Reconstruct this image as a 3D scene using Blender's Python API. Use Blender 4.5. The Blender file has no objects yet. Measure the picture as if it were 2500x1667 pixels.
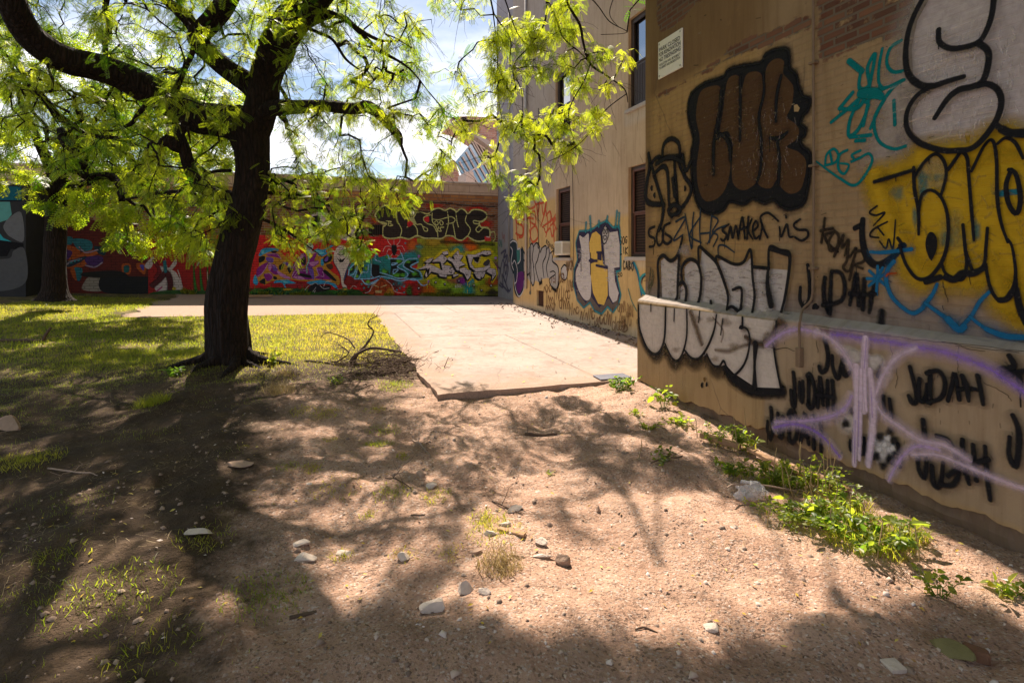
import bpy, math, random
import numpy as np
from mathutils import Vector
from mathutils.geometry import tessellate_polygon
random.seed(7)
RNG = np.random.default_rng(7)
SC = bpy.context.scene
COL = SC.collection

# ---------------------------------------------------------------- camera
F = 1389.0; HX = 1250.0; HY = 627.0; CZ = 1.6        # photo of 2500 x 1667 pixels
cam_d = bpy.data.cameras.new("camera"); cam = bpy.data.objects.new("camera", cam_d); COL.objects.link(cam)
cam_d.sensor_width = 36.0; cam_d.lens = 36.0 * F / 2500.0
cam_d.shift_y = -(833.5 - HY) / 2500.0
cam_d.clip_start = 0.05; cam_d.clip_end = 3000
cam.location = (0, 0, CZ); cam.rotation_euler = (math.radians(90), 0, 0)
SC.camera = cam

# ---------------------------------------------------------------- sun, sky, exposure
SUN_EL = math.radians(50.0); SUN_AZ = math.atan(-0.25)          # azimuth from +Y (the view) towards +X
SUN = np.array([math.sin(SUN_AZ) * math.cos(SUN_EL), math.cos(SUN_AZ) * math.cos(SUN_EL), math.sin(SUN_EL)])
sl = bpy.data.lights.new("sun", 'SUN'); sun = bpy.data.objects.new("sun", sl); COL.objects.link(sun)
sl.energy = 5.0; sl.angle = math.radians(0.55); sl.color = (1.0, 0.86, 0.71)
sun.rotation_euler = Vector(SUN).to_track_quat('Z', 'Y').to_euler()
sun.location = (0, 0, 30)
SC.view_settings.view_transform = 'Standard'; SC.view_settings.look = 'None'
SC.view_settings.exposure = 1.33; SC.view_settings.gamma = 1.0
SC.view_settings.use_curve_mapping = False
SKY = 0.05
w = bpy.data.worlds.new("World"); SC.world = w; w.use_nodes = True
wn = w.node_tree.nodes; wl = w.node_tree.links
bg = wn["Background"]; sky = wn.new('ShaderNodeTexSky'); sky.sky_type = 'NISHITA'; sky.sun_disc = False
sky.sun_elevation = SUN_EL; sky.sun_rotation = SUN_AZ; sky.air_density = 1.0; sky.dust_density = 0.6; sky.ozone_density = 1.5
tc = wn.new('ShaderNodeTexCoord'); mp = wn.new('ShaderNodeMapping'); mp.inputs['Scale'].default_value = (1, 1, 2.4)
mp.inputs['Location'].default_value = (0.3, 1.7, 0.35)
nz = wn.new('ShaderNodeTexNoise'); nz.inputs['Scale'].default_value = 3.2; nz.inputs['Detail'].default_value = 9; nz.inputs['Roughness'].default_value = 0.55
cr = wn.new('ShaderNodeValToRGB'); cr.color_ramp.elements[0].position = 0.40; cr.color_ramp.elements[1].position = 0.53
mx = wn.new('ShaderNodeMixRGB'); mx.inputs[2].default_value = (14.0, 13.7, 14.0, 1)
wl.new(tc.outputs['Generated'], mp.inputs[0]); wl.new(mp.outputs[0], nz.inputs['Vector']); wl.new(nz.outputs[0], cr.inputs[0])
sz = wn.new('ShaderNodeSeparateXYZ'); wl.new(tc.outputs['Generated'], sz.inputs[0]); el = wn.new('ShaderNodeMapRange'); wl.new(sz.outputs[2], el.inputs[0])
el.inputs[1].default_value = 0.40; el.inputs[2].default_value = 0.20; el.inputs[3].default_value = 0.16; el.inputs[4].default_value = 1.0
mm = wn.new('ShaderNodeMath'); mm.operation = 'MULTIPLY'; wl.new(cr.outputs[0], mm.inputs[0]); wl.new(el.outputs[0], mm.inputs[1]); wl.new(mm.outputs[0], mx.inputs[0]); wl.new(sky.outputs[0], mx.inputs[1]); wl.new(mx.outputs[0], bg.inputs[0])
bg.inputs[1].default_value = SKY
SC.cycles.max_bounces = 8; SC.cycles.transparent_max_bounces = 24
SC.cycles.use_denoising = True

# ---------------------------------------------------------------- geometry of the place
TH = math.atan(463.0 / F)
DV = np.array([-math.sin(TH), math.cos(TH), 0.0])     # along the building fronts, away from the camera
NU = np.array([math.cos(TH), math.sin(TH), 0.0])      # across, to the right
def ray(px, py): return np.array([(px - HX) / F, 1.0, (HY - py) / F])
def onU(U, px, py):
    r = ray(px, py); t = U / r.dot(NU); return r * t + np.array([0, 0, CZ])
def onV(V, px, py):
    r = ray(px, py); t = V / r.dot(DV); return r * t + np.array([0, 0, CZ])
def atY(Y, px, py): return ray(px, py) * Y + np.array([0, 0, CZ])
def D(x, y): return x * 1.06293, y * 1.06293           # pixel of the 2352 wide view -> photo pixel
def UVP(u, v, z=0.0): return NU * u + DV * v + np.array([0, 0, z])
def proj(P):
    P = np.asarray(P); return HX + F * P[..., 0] / P[..., 1], HY - F * (P[..., 2] - CZ) / P[..., 1]
U_A = 3.66; U_L = 3.55; U_B = 5.40; U_G = 5.92; V_F = 19.33; V_A = 5.94

def ss(a, b, x): t = np.clip((x - a) / (b - a), 0, 1); return t * t * (3 - 2 * t)
_perm = np.random.default_rng(3).random((256, 256))
def vnoise(x, y):
    xi = np.floor(x).astype(int); yi = np.floor(y).astype(int); fx = x - xi; fy = y - yi
    fx = fx * fx * (3 - 2 * fx); fy = fy * fy * (3 - 2 * fy)
    a = _perm[xi & 255, yi & 255]; b = _perm[(xi + 1) & 255, yi & 255]; c = _perm[xi & 255, (yi + 1) & 255]; d = _perm[(xi + 1) & 255, (yi + 1) & 255]
    return (a * (1 - fx) + b * fx) * (1 - fy) + (c * (1 - fx) + d * fx) * fy
def fbm(x, y, o=4):
    s = 0; a = 0.5; x = np.asarray(x, float); y = np.asarray(y, float)
    for i in range(o): s = s + a * vnoise(x + 17.3 * i, y + 9.1 * i); x = x * 2.03; y = y * 2.03; a *= 0.5
    return s
def slab_z(u, v): return 0.12 + np.clip(v - 6.1, 0, 13.3) / 13.25 * (0.07 + (5.9 - u) * 0.03)
_dr = np.random.default_rng(21)
DENTS = [(_dr.uniform(-3.2, 3.2), _dr.uniform(1.8, 6.3), _dr.uniform(0.06, 0.16), _dr.uniform(-0.034, 0.016)) for _ in range(210)]
def terrain(X, Y, fine=True):
    X = np.asarray(X, float); Y = np.asarray(Y, float)
    u = NU[0] * X + NU[1] * Y; v = DV[0] * X + DV[1] * Y
    far = slab_z(u, v) - 0.12
    z = (0.055 + .03 * ss(1.2, 3.4, u)) * ss(3.6, 6.0, v) + far + 0.06 * ss(6.0, 9.0, v)
    z = z + 0.055 * np.exp(-(((u - 3.3) / 0.5) ** 2 + ((v - 5.6) / 0.6) ** 2))           # earth heaped at the corner
    z = z + 0.06 * np.exp(-((X + 3.76) ** 2 + (Y - 7.6) ** 2) / 0.9)                          # round the trunk
    z = z - 0.02 * np.exp(-((u - 3.5) / 0.25) ** 2) * (v < 5)
    n = (fbm(X * 0.8, Y * 0.8, 3) - 0.44) * 0.12 + (fbm(X * 3.1 + 5, Y * 3.1, 4) - 0.47) * 0.095
    if fine:
        n = n + (fbm(X * 14, Y * 14, 3) - 0.44) * 0.016
        for dx, dy, r, h in DENTS:
            m = (abs(X - dx) < 3 * r) & (abs(Y - dy) < 3 * r)
            if m.any(): n = n + np.where(m, h * np.exp(-((X - dx) ** 2 + (Y - dy) ** 2) / (r * r)), 0)
    z = z + n * (1 - 0.65 * ss(7, 10, v))
    inside = (u > 1.15) & (v > 6.02) | ((v > 13.8) & (u > -4.2))
    edge = ss(1.15, 1.35, u) * ss(6.05, 6.25, v)
    edge = np.maximum(edge, ss(13.9, 14.1, v) * ss(-4.2, -3.6, u))
    return np.where(inside, z * (1 - edge) + (slab_z(u, v) - 0.09) * edge, z)
def ground_hit(px, py):
    r = ray(px, py); t = 2.0
    for _ in range(30):
        g = float(terrain(r[0] * t, t)); t = 0.5 * t + 0.5 * (CZ - g) / max(1e-3, (py - HY) / F)
    return np.array([r[0] * t, t, float(terrain(r[0] * t, t))])
def gD(x, y): return ground_hit(*D(x, y))

# ---------------------------------------------------------------- scene helpers
def tag(o, label=None, cat=None, group=None, kind=None):
    if label: o['label'] = label
    if cat: o['category'] = cat
    if group: o['group'] = group
    if kind: o['kind'] = kind
    return o
def empty(name, loc, label, cat, group=None):
    o = bpy.data.objects.new(name, None); COL.objects.link(o); o.location = [float(c) for c in loc]; o.empty_display_size = 0.2
    return tag(o, label, cat, group)
def mesh_obj(name, verts, faces, mat, parent=None, loc=None, attrs=None, smooth=False):
    """verts in world coordinates; the origin goes to loc (or to the parent's place)."""
    verts = np.asarray(verts, dtype=np.float64).reshape(-1, 3)
    org = np.array(parent_world(parent)) if parent is not None else (np.array(loc, float) if loc is not None else np.zeros(3))
    me = bpy.data.meshes.new(name)
    v = verts - org
    if isinstance(faces, np.ndarray):
        k = faces.shape[1]; n = len(faces)
        me.vertices.add(len(v)); me.vertices.foreach_set('co', v.astype(np.float32).ravel())
        me.loops.add(n * k); me.loops.foreach_set('vertex_index', faces.astype(np.int32).ravel())
        me.polygons.add(n); me.polygons.foreach_set('loop_start', np.arange(0, n * k, k, dtype=np.int32))
        me.update(calc_edges=True)
    else:
        me.from_pydata([tuple(a) for a in v], [], [tuple(int(i) for i in f) for f in faces]); me.update()
    if smooth: me.polygons.foreach_set('use_smooth', [True] * len(me.polygons))
    for m in (mat if isinstance(mat, (list, tuple)) else [mat]): me.materials.append(m)
    for an, ty, data in (attrs or []):
        a = me.attributes.new(an, ty, 'POINT'); data = np.asarray(data, dtype=np.float32)
        a.data.foreach_set('color' if ty == 'FLOAT_COLOR' else 'value', data.ravel())
    o = bpy.data.objects.new(name, me); COL.objects.link(o)
    if parent is not None: o.parent = parent
    else: o.location = [float(c) for c in org]
    return o
def parent_world(p):
    s = np.zeros(3)
    while p is not None: s = s + np.array(p.location); p = p.parent
    return s

class MB:
    """collects boxes, tubes and polygons in world coordinates into one mesh"""
    def __init__(s): s.v = []; s.f = []; s.c = []; s.col = (1, 1, 1)
    def add(s, vs, fs):
        b = len(s.v); s.v += [tuple(map(float, p)) for p in vs]; s.f += [tuple(i + b for i in f) for f in fs]; s.c += [s.col] * len(vs)
    def box(s, o, a, b, c, bev=0.0):
        """corner o and edge vectors a, b, c"""
        o, a, b, c = map(lambda q: np.array(q, float), (o, a, b, c))
        if np.dot(np.cross(a, b), c) < 0: o = o + c; c = -c
        if bev <= 0:
            P = [o, o + a, o + a + b, o + b, o + c, o + a + c, o + a + b + c, o + b + c]
            s.add(P, [(0, 3, 2, 1), (4, 5, 6, 7), (0, 1, 5, 4), (1, 2, 6, 5), (2, 3, 7, 6), (3, 0, 4, 7)]); return
        la, lb, lc = [np.linalg.norm(q) for q in (a, b, c)]; ea, eb, ec = a / la, b / lb, c / lc
        bev = min(bev, la * .45, lb * .45, lc * .45); P = []; idx = {}
        for i in (0, 1):
            for j in (0, 1):
                for k in (0, 1):
                    p = o + a * i + b * j + c * k
                    ia = ea * bev * (1 - 2 * i); jb = eb * bev * (1 - 2 * j); kc = ec * bev * (1 - 2 * k)
                    for t, q in enumerate((p + jb + kc, p + ia + kc, p + ia + jb)): idx[(i, j, k, t)] = len(P); P.append(q)
        fs = []
        for i in (0, 1): fs.append([idx[(i, 0, 0, 0)], idx[(i, 1, 0, 0)], idx[(i, 1, 1, 0)], idx[(i, 0, 1, 0)]][::(1 if i else -1)])
        for j in (0, 1): fs.append([idx[(0, j, 0, 1)], idx[(1, j, 0, 1)], idx[(1, j, 1, 1)], idx[(0, j, 1, 1)]][::(-1 if j else 1)])
        for k in (0, 1): fs.append([idx[(0, 0, k, 2)], idx[(1, 0, k, 2)], idx[(1, 1, k, 2)], idx[(0, 1, k, 2)]][::(1 if k else -1)])
        for j in (0, 1):
            for k in (0, 1): fs.append([idx[(0, j, k, 1)], idx[(1, j, k, 1)], idx[(1, j, k, 2)], idx[(0, j, k, 2)]])
        for i in (0, 1):
            for k in (0, 1): fs.append([idx[(i, 0, k, 0)], idx[(i, 1, k, 0)], idx[(i, 1, k, 2)], idx[(i, 0, k, 2)]])
        for i in (0, 1):
            for j in (0, 1): fs.append([idx[(i, j, 0, 0)], idx[(i, j, 1, 0)], idx[(i, j, 1, 1)], idx[(i, j, 0, 1)]])
        for i in (0, 1):
            for j in (0, 1):
                for k in (0, 1): fs.append([idx[(i, j, k, 0)], idx[(i, j, k, 1)], idx[(i, j, k, 2)]])
        s.add(P, fs)
    def ubox(s, u0, u1, v0, v1, z0, z1, bev=0.0):
        s.box(UVP(u0, v0, z0), NU * (u1 - u0), DV * (v1 - v0), (0, 0, z1 - z0), bev)
    def tube(s, pts, rad, n=8, cap=True):
        pts = [np.array(p, float) for p in pts]; m = len(pts)
        if np.isscalar(rad): rad = [rad] * m
        rings = []; up = None
        for i in range(m):
            t = pts[min(i + 1, m - 1)] - pts[max(i - 1, 0)]; t = t / (np.linalg.norm(t) + 1e-9)
            if up is None:
                up = np.array([0, 0, 1.]) if abs(t[2]) < .9 else np.array([1., 0, 0])
            a = np.cross(t, up); a /= np.linalg.norm(a) + 1e-9; up = np.cross(a, t)
            rings += [pts[i] + rad[i] * (a * math.cos(k * 2 * math.pi / n) + up * math.sin(k * 2 * math.pi / n)) for k in range(n)]
        fs = [(i * n + k, i * n + (k + 1) % n, (i + 1) * n + (k + 1) % n, (i + 1) * n + k) for i in range(m - 1) for k in range(n)]
        if cap: fs.append(tuple(range(n))[::-1]); fs.append(tuple((m - 1) * n + k for k in range(n)))
        s.add(rings, fs)
    def poly(s, pts): s.add(pts, [tuple(range(len(pts)))])
    def build(s, name, mat, parent=None, loc=None, smooth=False, col=False):
        return mesh_obj(name, s.v, s.f, mat, parent, loc, [('col', 'FLOAT_COLOR', [(*c, 1) for c in s.c])] if col else None, smooth)

def catmull(pts, k=8, closed=False):
    pts = np.array(pts, float); n = len(pts)
    if n < 3: return pts
    out = []
    g = (lambda i: pts[i % n]) if closed else (lambda i: pts[min(max(i, 0), n - 1)])
    for i in range(n if closed else n - 1):
        p0, p1, p2, p3 = g(i - 1), g(i), g(i + 1), g(i + 2)
        for j in range(k):
            t = j / k; out.append(0.5 * (2 * p1 + (p2 - p0) * t + (2 * p0 - 5 * p1 + 4 * p2 - p3) * t * t + (3 * p1 - p0 - 3 * p2 + p3) * t ** 3))
    if not closed: out.append(pts[-1])
    return np.array(out)

# ---------------------------------------------------------------- material helper
class M:
    def __init__(s, name):
        s.m = bpy.data.materials.new(name); s.m.use_nodes = True; s.t = s.m.node_tree; s.n = s.t.nodes; s.l = s.t.links
        s.b = s.n['Principled BSDF']; s.out = s.n['Material Output']; s.b.inputs['Specular IOR Level'].default_value = 0.25
        s.pos = s.n.new('ShaderNodeNewGeometry').outputs['Position']
    def put(s, sock, val):
        if isinstance(val, bpy.types.NodeSocket): s.l.new(val, sock)
        elif isinstance(val, (tuple, list)) and len(val) == 3 and sock.type == 'RGBA': sock.default_value = (*val, 1)
        else: sock.default_value = val
        return s
    def math(s, op, a, b=0.0, c=None, clamp=False):
        n = s.n.new('ShaderNodeMath'); n.operation = op; n.use_clamp = clamp; s.put(n.inputs[0], a); s.put(n.inputs[1], b)
        if c is not None: s.put(n.inputs[2], c)
        return n.outputs[0]
    def vmath(s, op, a, b):
        n = s.n.new('ShaderNodeVectorMath'); n.operation = op; s.put(n.inputs[0], a); s.put(n.inputs[1], b)
        return n.outputs['Value'] if op == 'DOT_PRODUCT' else n.outputs[0]
    def noise(s, scale, detail=4, rough=0.55, vec=None, color=False, dist=0.0):
        n = s.n.new('ShaderNodeTexNoise'); n.inputs['Scale'].default_value = scale; n.inputs['Detail'].default_value = detail
        n.inputs['Roughness'].default_value = rough; n.inputs['Distortion'].default_value = dist
        s.l.new(vec if vec is not None else s.pos, n.inputs['Vector']); return n.outputs[1 if color else 0]
    def voro(s, scale, vec=None, feature='F1', out=0, rnd=1.0):
        n = s.n.new('ShaderNodeTexVoronoi'); n.feature = feature; n.inputs['Scale'].default_value = scale; n.inputs['Randomness'].default_value = rnd
        s.l.new(vec if vec is not None else s.pos, n.inputs['Vector']); return n.outputs[out]
    def scale(s, vec, xyz):
        n = s.n.new('ShaderNodeMapping'); s.l.new(vec, n.inputs[0]); n.inputs['Scale'].default_value = xyz; return n.outputs[0]
    def ramp(s, fac, stops, interp='LINEAR'):
        n = s.n.new('ShaderNodeValToRGB'); e = n.color_ramp.elements; n.color_ramp.interpolation = interp
        while len(e) < len(stops): e.new(0.5)
        for i, (p, c) in enumerate(stops):
            e[i].position = p; e[i].color = (*c, 1) if isinstance(c, (tuple, list)) else (c, c, c, 1)
        s.l.new(fac, n.inputs[0]); return n.outputs[0]
    def mix(s, fac, a, b, mode='MIX'):
        n = s.n.new('ShaderNodeMixRGB'); n.blend_type = mode; s.put(n.inputs[0], fac); s.put(n.inputs[1], a); s.put(n.inputs[2], b); return n.outputs[0]
    def attr(s, name, fac=False):
        n = s.n.new('ShaderNodeAttribute'); n.attribute_name = name; return n.outputs['Fac' if fac else 'Color']
    def comb(s, x, y, z):
        n = s.n.new('ShaderNodeCombineXYZ'); s.put(n.inputs[0], x); s.put(n.inputs[1], y); s.put(n.inputs[2], z); return n.outputs[0]
    def sepz(s):
        n = s.n.new('ShaderNodeSeparateXYZ'); s.l.new(s.pos, n.inputs[0]); return n.outputs[2]
    def wallvec(s, along=DV, off=0.0):
        return s.comb(s.math('ADD', s.vmath('DOT_PRODUCT', s.pos, tuple(along)), off), s.sepz(), 0.0)
    def brick(s, vec, w_=0.215, h=0.075, mortar=0.012, c1=(1, 1, 1), c2=(.5, .5, .5), cm=(0, 0, 0), bias=0.0, smooth=0.1):
        n = s.n.new('ShaderNodeTexBrick'); s.l.new(vec, n.inputs['Vector']); n.inputs['Scale'].default_value = 1.0
        n.inputs['Brick Width'].default_value = w_; n.inputs['Row Height'].default_value = h; n.inputs['Mortar Size'].default_value = mortar
        n.inputs['Mortar Smooth'].default_value = smooth; n.inputs['Bias'].default_value = bias
        s.put(n.inputs['Color1'], c1); s.put(n.inputs['Color2'], c2); s.put(n.inputs['Mortar'], cm)
        return n.outputs['Color'], n.outputs['Fac']
    def bump(s, h, strength=0.5, dist=0.01, nrm=None):
        n = s.n.new('ShaderNodeBump'); n.inputs['Strength'].default_value = strength; n.inputs['Distance'].default_value = dist
        s.l.new(h, n.inputs['Height'])
        if nrm is not None: s.l.new(nrm, n.inputs['Normal'])
        s.l.new(n.outputs[0], s.b.inputs['Normal']); return n.outputs[0]
    def color(s, c): s.put(s.b.inputs['Base Color'], c); return s
    def rough(s, c): s.put(s.b.inputs['Roughness'], c); return s
def simple(name, col, rough=0.8, var=0.25, scale=20, metal=0.0, bump=0.0):
    m = M(name); n = m.noise(scale, 5)
    m.color(m.mix(m.math('MULTIPLY', n, 1.0), tuple(c * (1 - var) for c in col), tuple(min(1, c * (1 + var)) for c in col)))
    m.rough(rough); m.b.inputs['Metallic'].default_value = metal
    if bump: m.bump(m.noise(scale * 3, 6), 0.6, bump)
    return m.m
# ================================================================ materials
def mat_ground():
    m = M('earth_and_sand')
    g = m.attr('soil_shade', True)
    big = m.noise(0.9, 4); mid = m.noise(5, 5, .6); fine = m.noise(70, 3, .7); grit = m.voro(95, out=1); peb = m.voro(38, out=0)
    sand = m.ramp(mid, [(0.25, (.28, .158, .105)), (0.5, (.43, .255, .178)), (0.75, (.56, .365, .27))])
    sand = m.mix(m.ramp(fine, [(0.3, 0.0), (0.7, 0.8)]), sand, (.53, .355, .26))
    sepg = m.n.new('ShaderNodeSeparateColor'); m.l.new(grit, sepg.inputs[0])
    sand = m.mix(m.ramp(sepg.outputs[0], [(0.80, 0.0), (0.95, 0.75)]), sand, (.60, .50, .44))
    sand = m.mix(m.ramp(sepg.outputs[1], [(0.82, 0.0), (0.95, 0.7)]), sand, (.13, .085, .06))
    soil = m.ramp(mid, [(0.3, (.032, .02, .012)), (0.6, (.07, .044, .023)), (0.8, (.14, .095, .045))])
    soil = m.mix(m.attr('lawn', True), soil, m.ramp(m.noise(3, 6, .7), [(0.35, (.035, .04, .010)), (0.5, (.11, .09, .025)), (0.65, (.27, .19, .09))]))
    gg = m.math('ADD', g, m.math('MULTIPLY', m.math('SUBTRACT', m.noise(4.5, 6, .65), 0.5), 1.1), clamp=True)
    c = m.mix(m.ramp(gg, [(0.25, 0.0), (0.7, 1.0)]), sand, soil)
    c = m.mix(m.ramp(big, [(0.35, 0.35), (0.6, 0.0)]), c, (.15, .10, .07))
    m.color(c).rough(0.95)
    c2 = m.ramp(m.noise(1.7, 7, .72), [(0.46, 0.0), (0.60, .45)]); m.color(m.mix(c2, c, m.mix(1.0, c, (.58, .52, .48), 'MULTIPLY')))
    h = m.math('ADD', m.math('MULTIPLY', fine, 0.5), m.math('MULTIPLY', m.noise(28, 5, .65), 1.2))
    h = m.math('ADD', h, m.math('MULTIPLY', m.ramp(peb, [(0.0, 1.0), (0.28, 0.0)]), 0.35))
    m.bump(h, 1.0, 0.024)
    return m.m
def mat_slab():
    m = M('weathered_concrete')
    n = m.math('ADD', m.math('MULTIPLY', m.noise(1.2, 6, .6), .6), m.math('MULTIPLY', m.noise(11, 6, .7), .4)); f = m.noise(60, 4, .7); sp = m.voro(130, out=1)
    c = m.ramp(n, [(0.25, (.17, .125, .105)), (0.5, (.33, .265, .235)), (0.75, (.42, .35, .32))])
    c = m.mix(m.ramp(f, [(0.45, 0.0), (0.75, 0.35)]), c, (.33, .25, .2))
    c = m.mix(m.ramp(m.noise(2.4, 8, .7), [(0.50, 0.0), (0.62, 0.6)]), c, (.17, .12, .095))
    sepg = m.n.new('ShaderNodeSeparateColor'); m.l.new(sp, sepg.inputs[0])
    c = m.mix(m.ramp(sepg.outputs[0], [(0.9, 0.0), (0.97, 0.5)]), c, (.24, .2, .18))
    vd = m.vmath('DOT_PRODUCT', m.pos, tuple(DV)); ud = m.vmath('DOT_PRODUCT', m.pos, tuple(NU))
    cx, cf = m.brick(m.comb(m.math('ADD', ud, 20.05), m.math('ADD', vd, 1.65), 0.0), 3.1, 3.9, 0.02, smooth=0.3)
    wig = m.ramp(m.noise(9, 3), [(0.3, 0.2), (0.6, 0.8)])
    c = m.mix(m.math('MULTIPLY', cf, wig), c, (.13, .1, .085))
    cr = m.voro(0.33, vec=m.mix(0.12, m.pos, m.noise(2.2, 5, color=True)), feature='DISTANCE_TO_EDGE')
    c = m.mix(m.math('MULTIPLY', m.ramp(cr, [(0.0, 0.5), (0.004, 0.0)]), m.ramp(m.noise(.9, 2), [(0.5, 0.0), (0.56, .8)])), c, (.12, .09, .07))
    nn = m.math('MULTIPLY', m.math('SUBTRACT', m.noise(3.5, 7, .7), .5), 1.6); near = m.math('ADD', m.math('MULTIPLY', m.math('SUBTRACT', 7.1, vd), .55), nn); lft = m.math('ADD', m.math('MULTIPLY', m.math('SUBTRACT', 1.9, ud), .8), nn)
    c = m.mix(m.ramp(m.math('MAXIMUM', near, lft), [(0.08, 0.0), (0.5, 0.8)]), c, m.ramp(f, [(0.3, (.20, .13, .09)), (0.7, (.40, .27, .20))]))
    m.color(c).rough(0.9); m.bump(m.math('ADD', m.noise(40, 6, .7), m.math('MULTIPLY', f, .5)), 0.35, 0.006)
    return m.m
def mat_plaster(name, grade=1.0, brickbump=0.5):
    """painted render over brick: colour from the 'base' attribute, bare brick where 'brick' is high"""
    m = M(name); v = m.wallvec()
    base = m.attr('base'); br = m.attr('brick', True)
    v = m.vmath('ADD', v, m.vmath('MULTIPLY', m.vmath('SUBTRACT', m.noise(5, 3, color=True), (.5, .5, .5)), (.012, .012, 0)))
    bc, bf = m.brick(v, 0.200, 0.059, 0.011, (1, 1, 1), (0, 0, 0), (.5, .5, .5), smooth=0.35)
    n1 = m.noise(1.7, 7, .62); n2 = m.noise(9, 6, .65); drip = m.noise(2.2, 6, .6, m.scale(v, (6.5, .55, 1)))
    c = m.mix(m.ramp(n1, [(0.35, 0.0), (0.7, 0.4)]), base, m.mix(1.0, base, (.60, .53, .47), 'MULTIPLY'))
    c = m.mix(m.ramp(drip, [(0.48, 0.0), (0.72, 0.42)]), c, m.mix(1.0, base, (.48, .40, .34), 'MULTIPLY'))
    c = m.mix(m.ramp(n2, [(0.60, 0.0), (0.72, 0.5)]), c, m.mix(1.0, base, (1.25, 1.2, 1.15), 'MULTIPLY'))
    c = m.mix(m.ramp(m.noise(30, 4, .7), [(0.66, 0.0), (0.72, 0.6)]), c, (.10, .07, .05))
    # painted brick: slightly dark joints
    pb = m.attr('joints', True)
    c = m.mix(m.math('MULTIPLY', m.math('MULTIPLY', bf, pb), m.ramp(n2, [(0.35, 0.0), (0.75, 0.28)])), c, (.12, .085, .06))
    sepb = m.n.new('ShaderNodeSeparateColor'); m.l.new(bc, sepb.inputs[0])
    bare = m.ramp(sepb.outputs[0], [(0.0, (.075, .028, .018)), (0.5, (.13, .045, .025)), (1.0, (.19, .085, .048))])
    bare = m.mix(m.ramp(n2, [(0.3, 0.0), (0.8, 0.55)]), bare, (.10, .07, .05))
    bare = m.mix(bf, bare, (.13, .095, .07))
    msk = m.math('ADD', br, m.math('MULTIPLY', m.math('SUBTRACT', m.noise(7, 7, .7), 0.5), 0.8))
    msk = m.math('ADD', msk, m.math('MULTIPLY', m.math('SUBTRACT', sepb.outputs[0], .5), m.math('MULTIPLY', br, .5)))
    mk = m.ramp(msk, [(0.46, 0.0), (0.56, 1.0)])
    c = m.mix(mk, c, bare)
    # cracks
    ck = m.voro(0.55, vec=m.mix(0.10, m.pos, m.noise(3.1, 6, color=True)), feature='DISTANCE_TO_EDGE')
    c = m.mix(m.math('MULTIPLY', m.ramp(ck, [(0.0, 0.8), (0.0045, 0.0)]), m.ramp(m.noise(.7, 2), [(0.56, 0.0), (0.62, .8)])), c, (.08, .055, .04))
    m.color(c).rough(0.88)
    h = m.math('MULTIPLY', m.math('MULTIPLY', bf, -1.0), m.math('ADD', m.math('MULTIPLY', pb, brickbump), mk))
    h = m.math('ADD', h, m.math('MULTIPLY', m.noise(24, 6, .7), 0.55)); h = m.math('ADD', h, m.math('MULTIPLY', mk, -0.4))
    m.bump(h, 0.8, 0.008)
    return m.m
def mat_paint():
    m = M('spray_paint')
    a = m.attr('alpha', True); c = m.attr('col')
    n = m.noise(11, 5, .6)
    c = m.mix(m.ramp(n, [(0.4, 0.0), (0.75, 0.35)]), c, m.mix(1.0, c, (.62, .58, .55), 'MULTIPLY'))
    c = m.mix(m.ramp(m.noise(48, 4, .7), [(0.62, 0.0), (0.75, 0.3)]), c, (.33, .27, .22))
    m.color(c).rough(0.75); m.b.inputs['Specular IOR Level'].default_value = 0.1
    wear = m.math('MULTIPLY', m.math('SUBTRACT', m.noise(26, 5, .7), 0.5), 0.8)
    al = m.math('ADD', a, m.math('MULTIPLY', wear, m.ramp(a, [(0.0, 0.0), (0.3, 1.0), (0.99, 0.9), (1.0, 0.25)])), clamp=True)
    m.put(m.b.inputs['Alpha'], al)
    h = m.math('ADD', m.math('MULTIPLY', m.brick(m.wallvec(), 0.200, 0.059, 0.011, smooth=0.35)[1], -0.35), m.math('MULTIPLY', m.noise(24, 6, .7), 0.5))
    m.bump(h, 0.7, 0.006)
    return m.m
def mat_mural():
    m = M('mural_paint_on_brick')
    a = m.attr('alpha', True); c = m.attr('col'); v = m.wallvec(NU)
    bc, bf = m.brick(v, 0.215, 0.076, 0.012, (1, 1, 1), (.8, .8, .8), (.4, .4, .4), smooth=0.3)
    c = m.mix(1.0, c, m.mix(m.ramp(m.noise(6, 4), [(0.35, 0.35), (0.6, 1.0)]), (1, 1, 1), bc), 'MULTIPLY')
    m.color(c).rough(0.7); m.put(m.b.inputs['Alpha'], a)
    m.bump(m.math('MULTIPLY', bf, -1.0), 0.6, 0.008)
    return m.m
def mat_farbrick():
    m = M('old_red_brick'); v = m.wallvec(NU)
    bc, bf = m.brick(v, 0.215, 0.076, 0.012, (1, 1, 1), (0, 0, 0), (.5, .5, .5), smooth=0.2)
    s_ = m.n.new('ShaderNodeSeparateColor'); m.l.new(bc, s_.inputs[0])
    c = m.ramp(s_.outputs[0], [(0.0, (.14, .045, .02)), (0.5, (.24, .085, .035)), (1.0, (.36, .16, .065))])
    c = m.mix(m.ramp(m.noise(2, 6), [(0.4, 0.0), (0.7, 0.5)]), c, (.12, .06, .04)); c = m.mix(bf, c, (.26, .20, .155))
    m.color(c).rough(0.9); m.bump(m.math('MULTIPLY', bf, -1.0), 0.8, 0.01); return m.m
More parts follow.
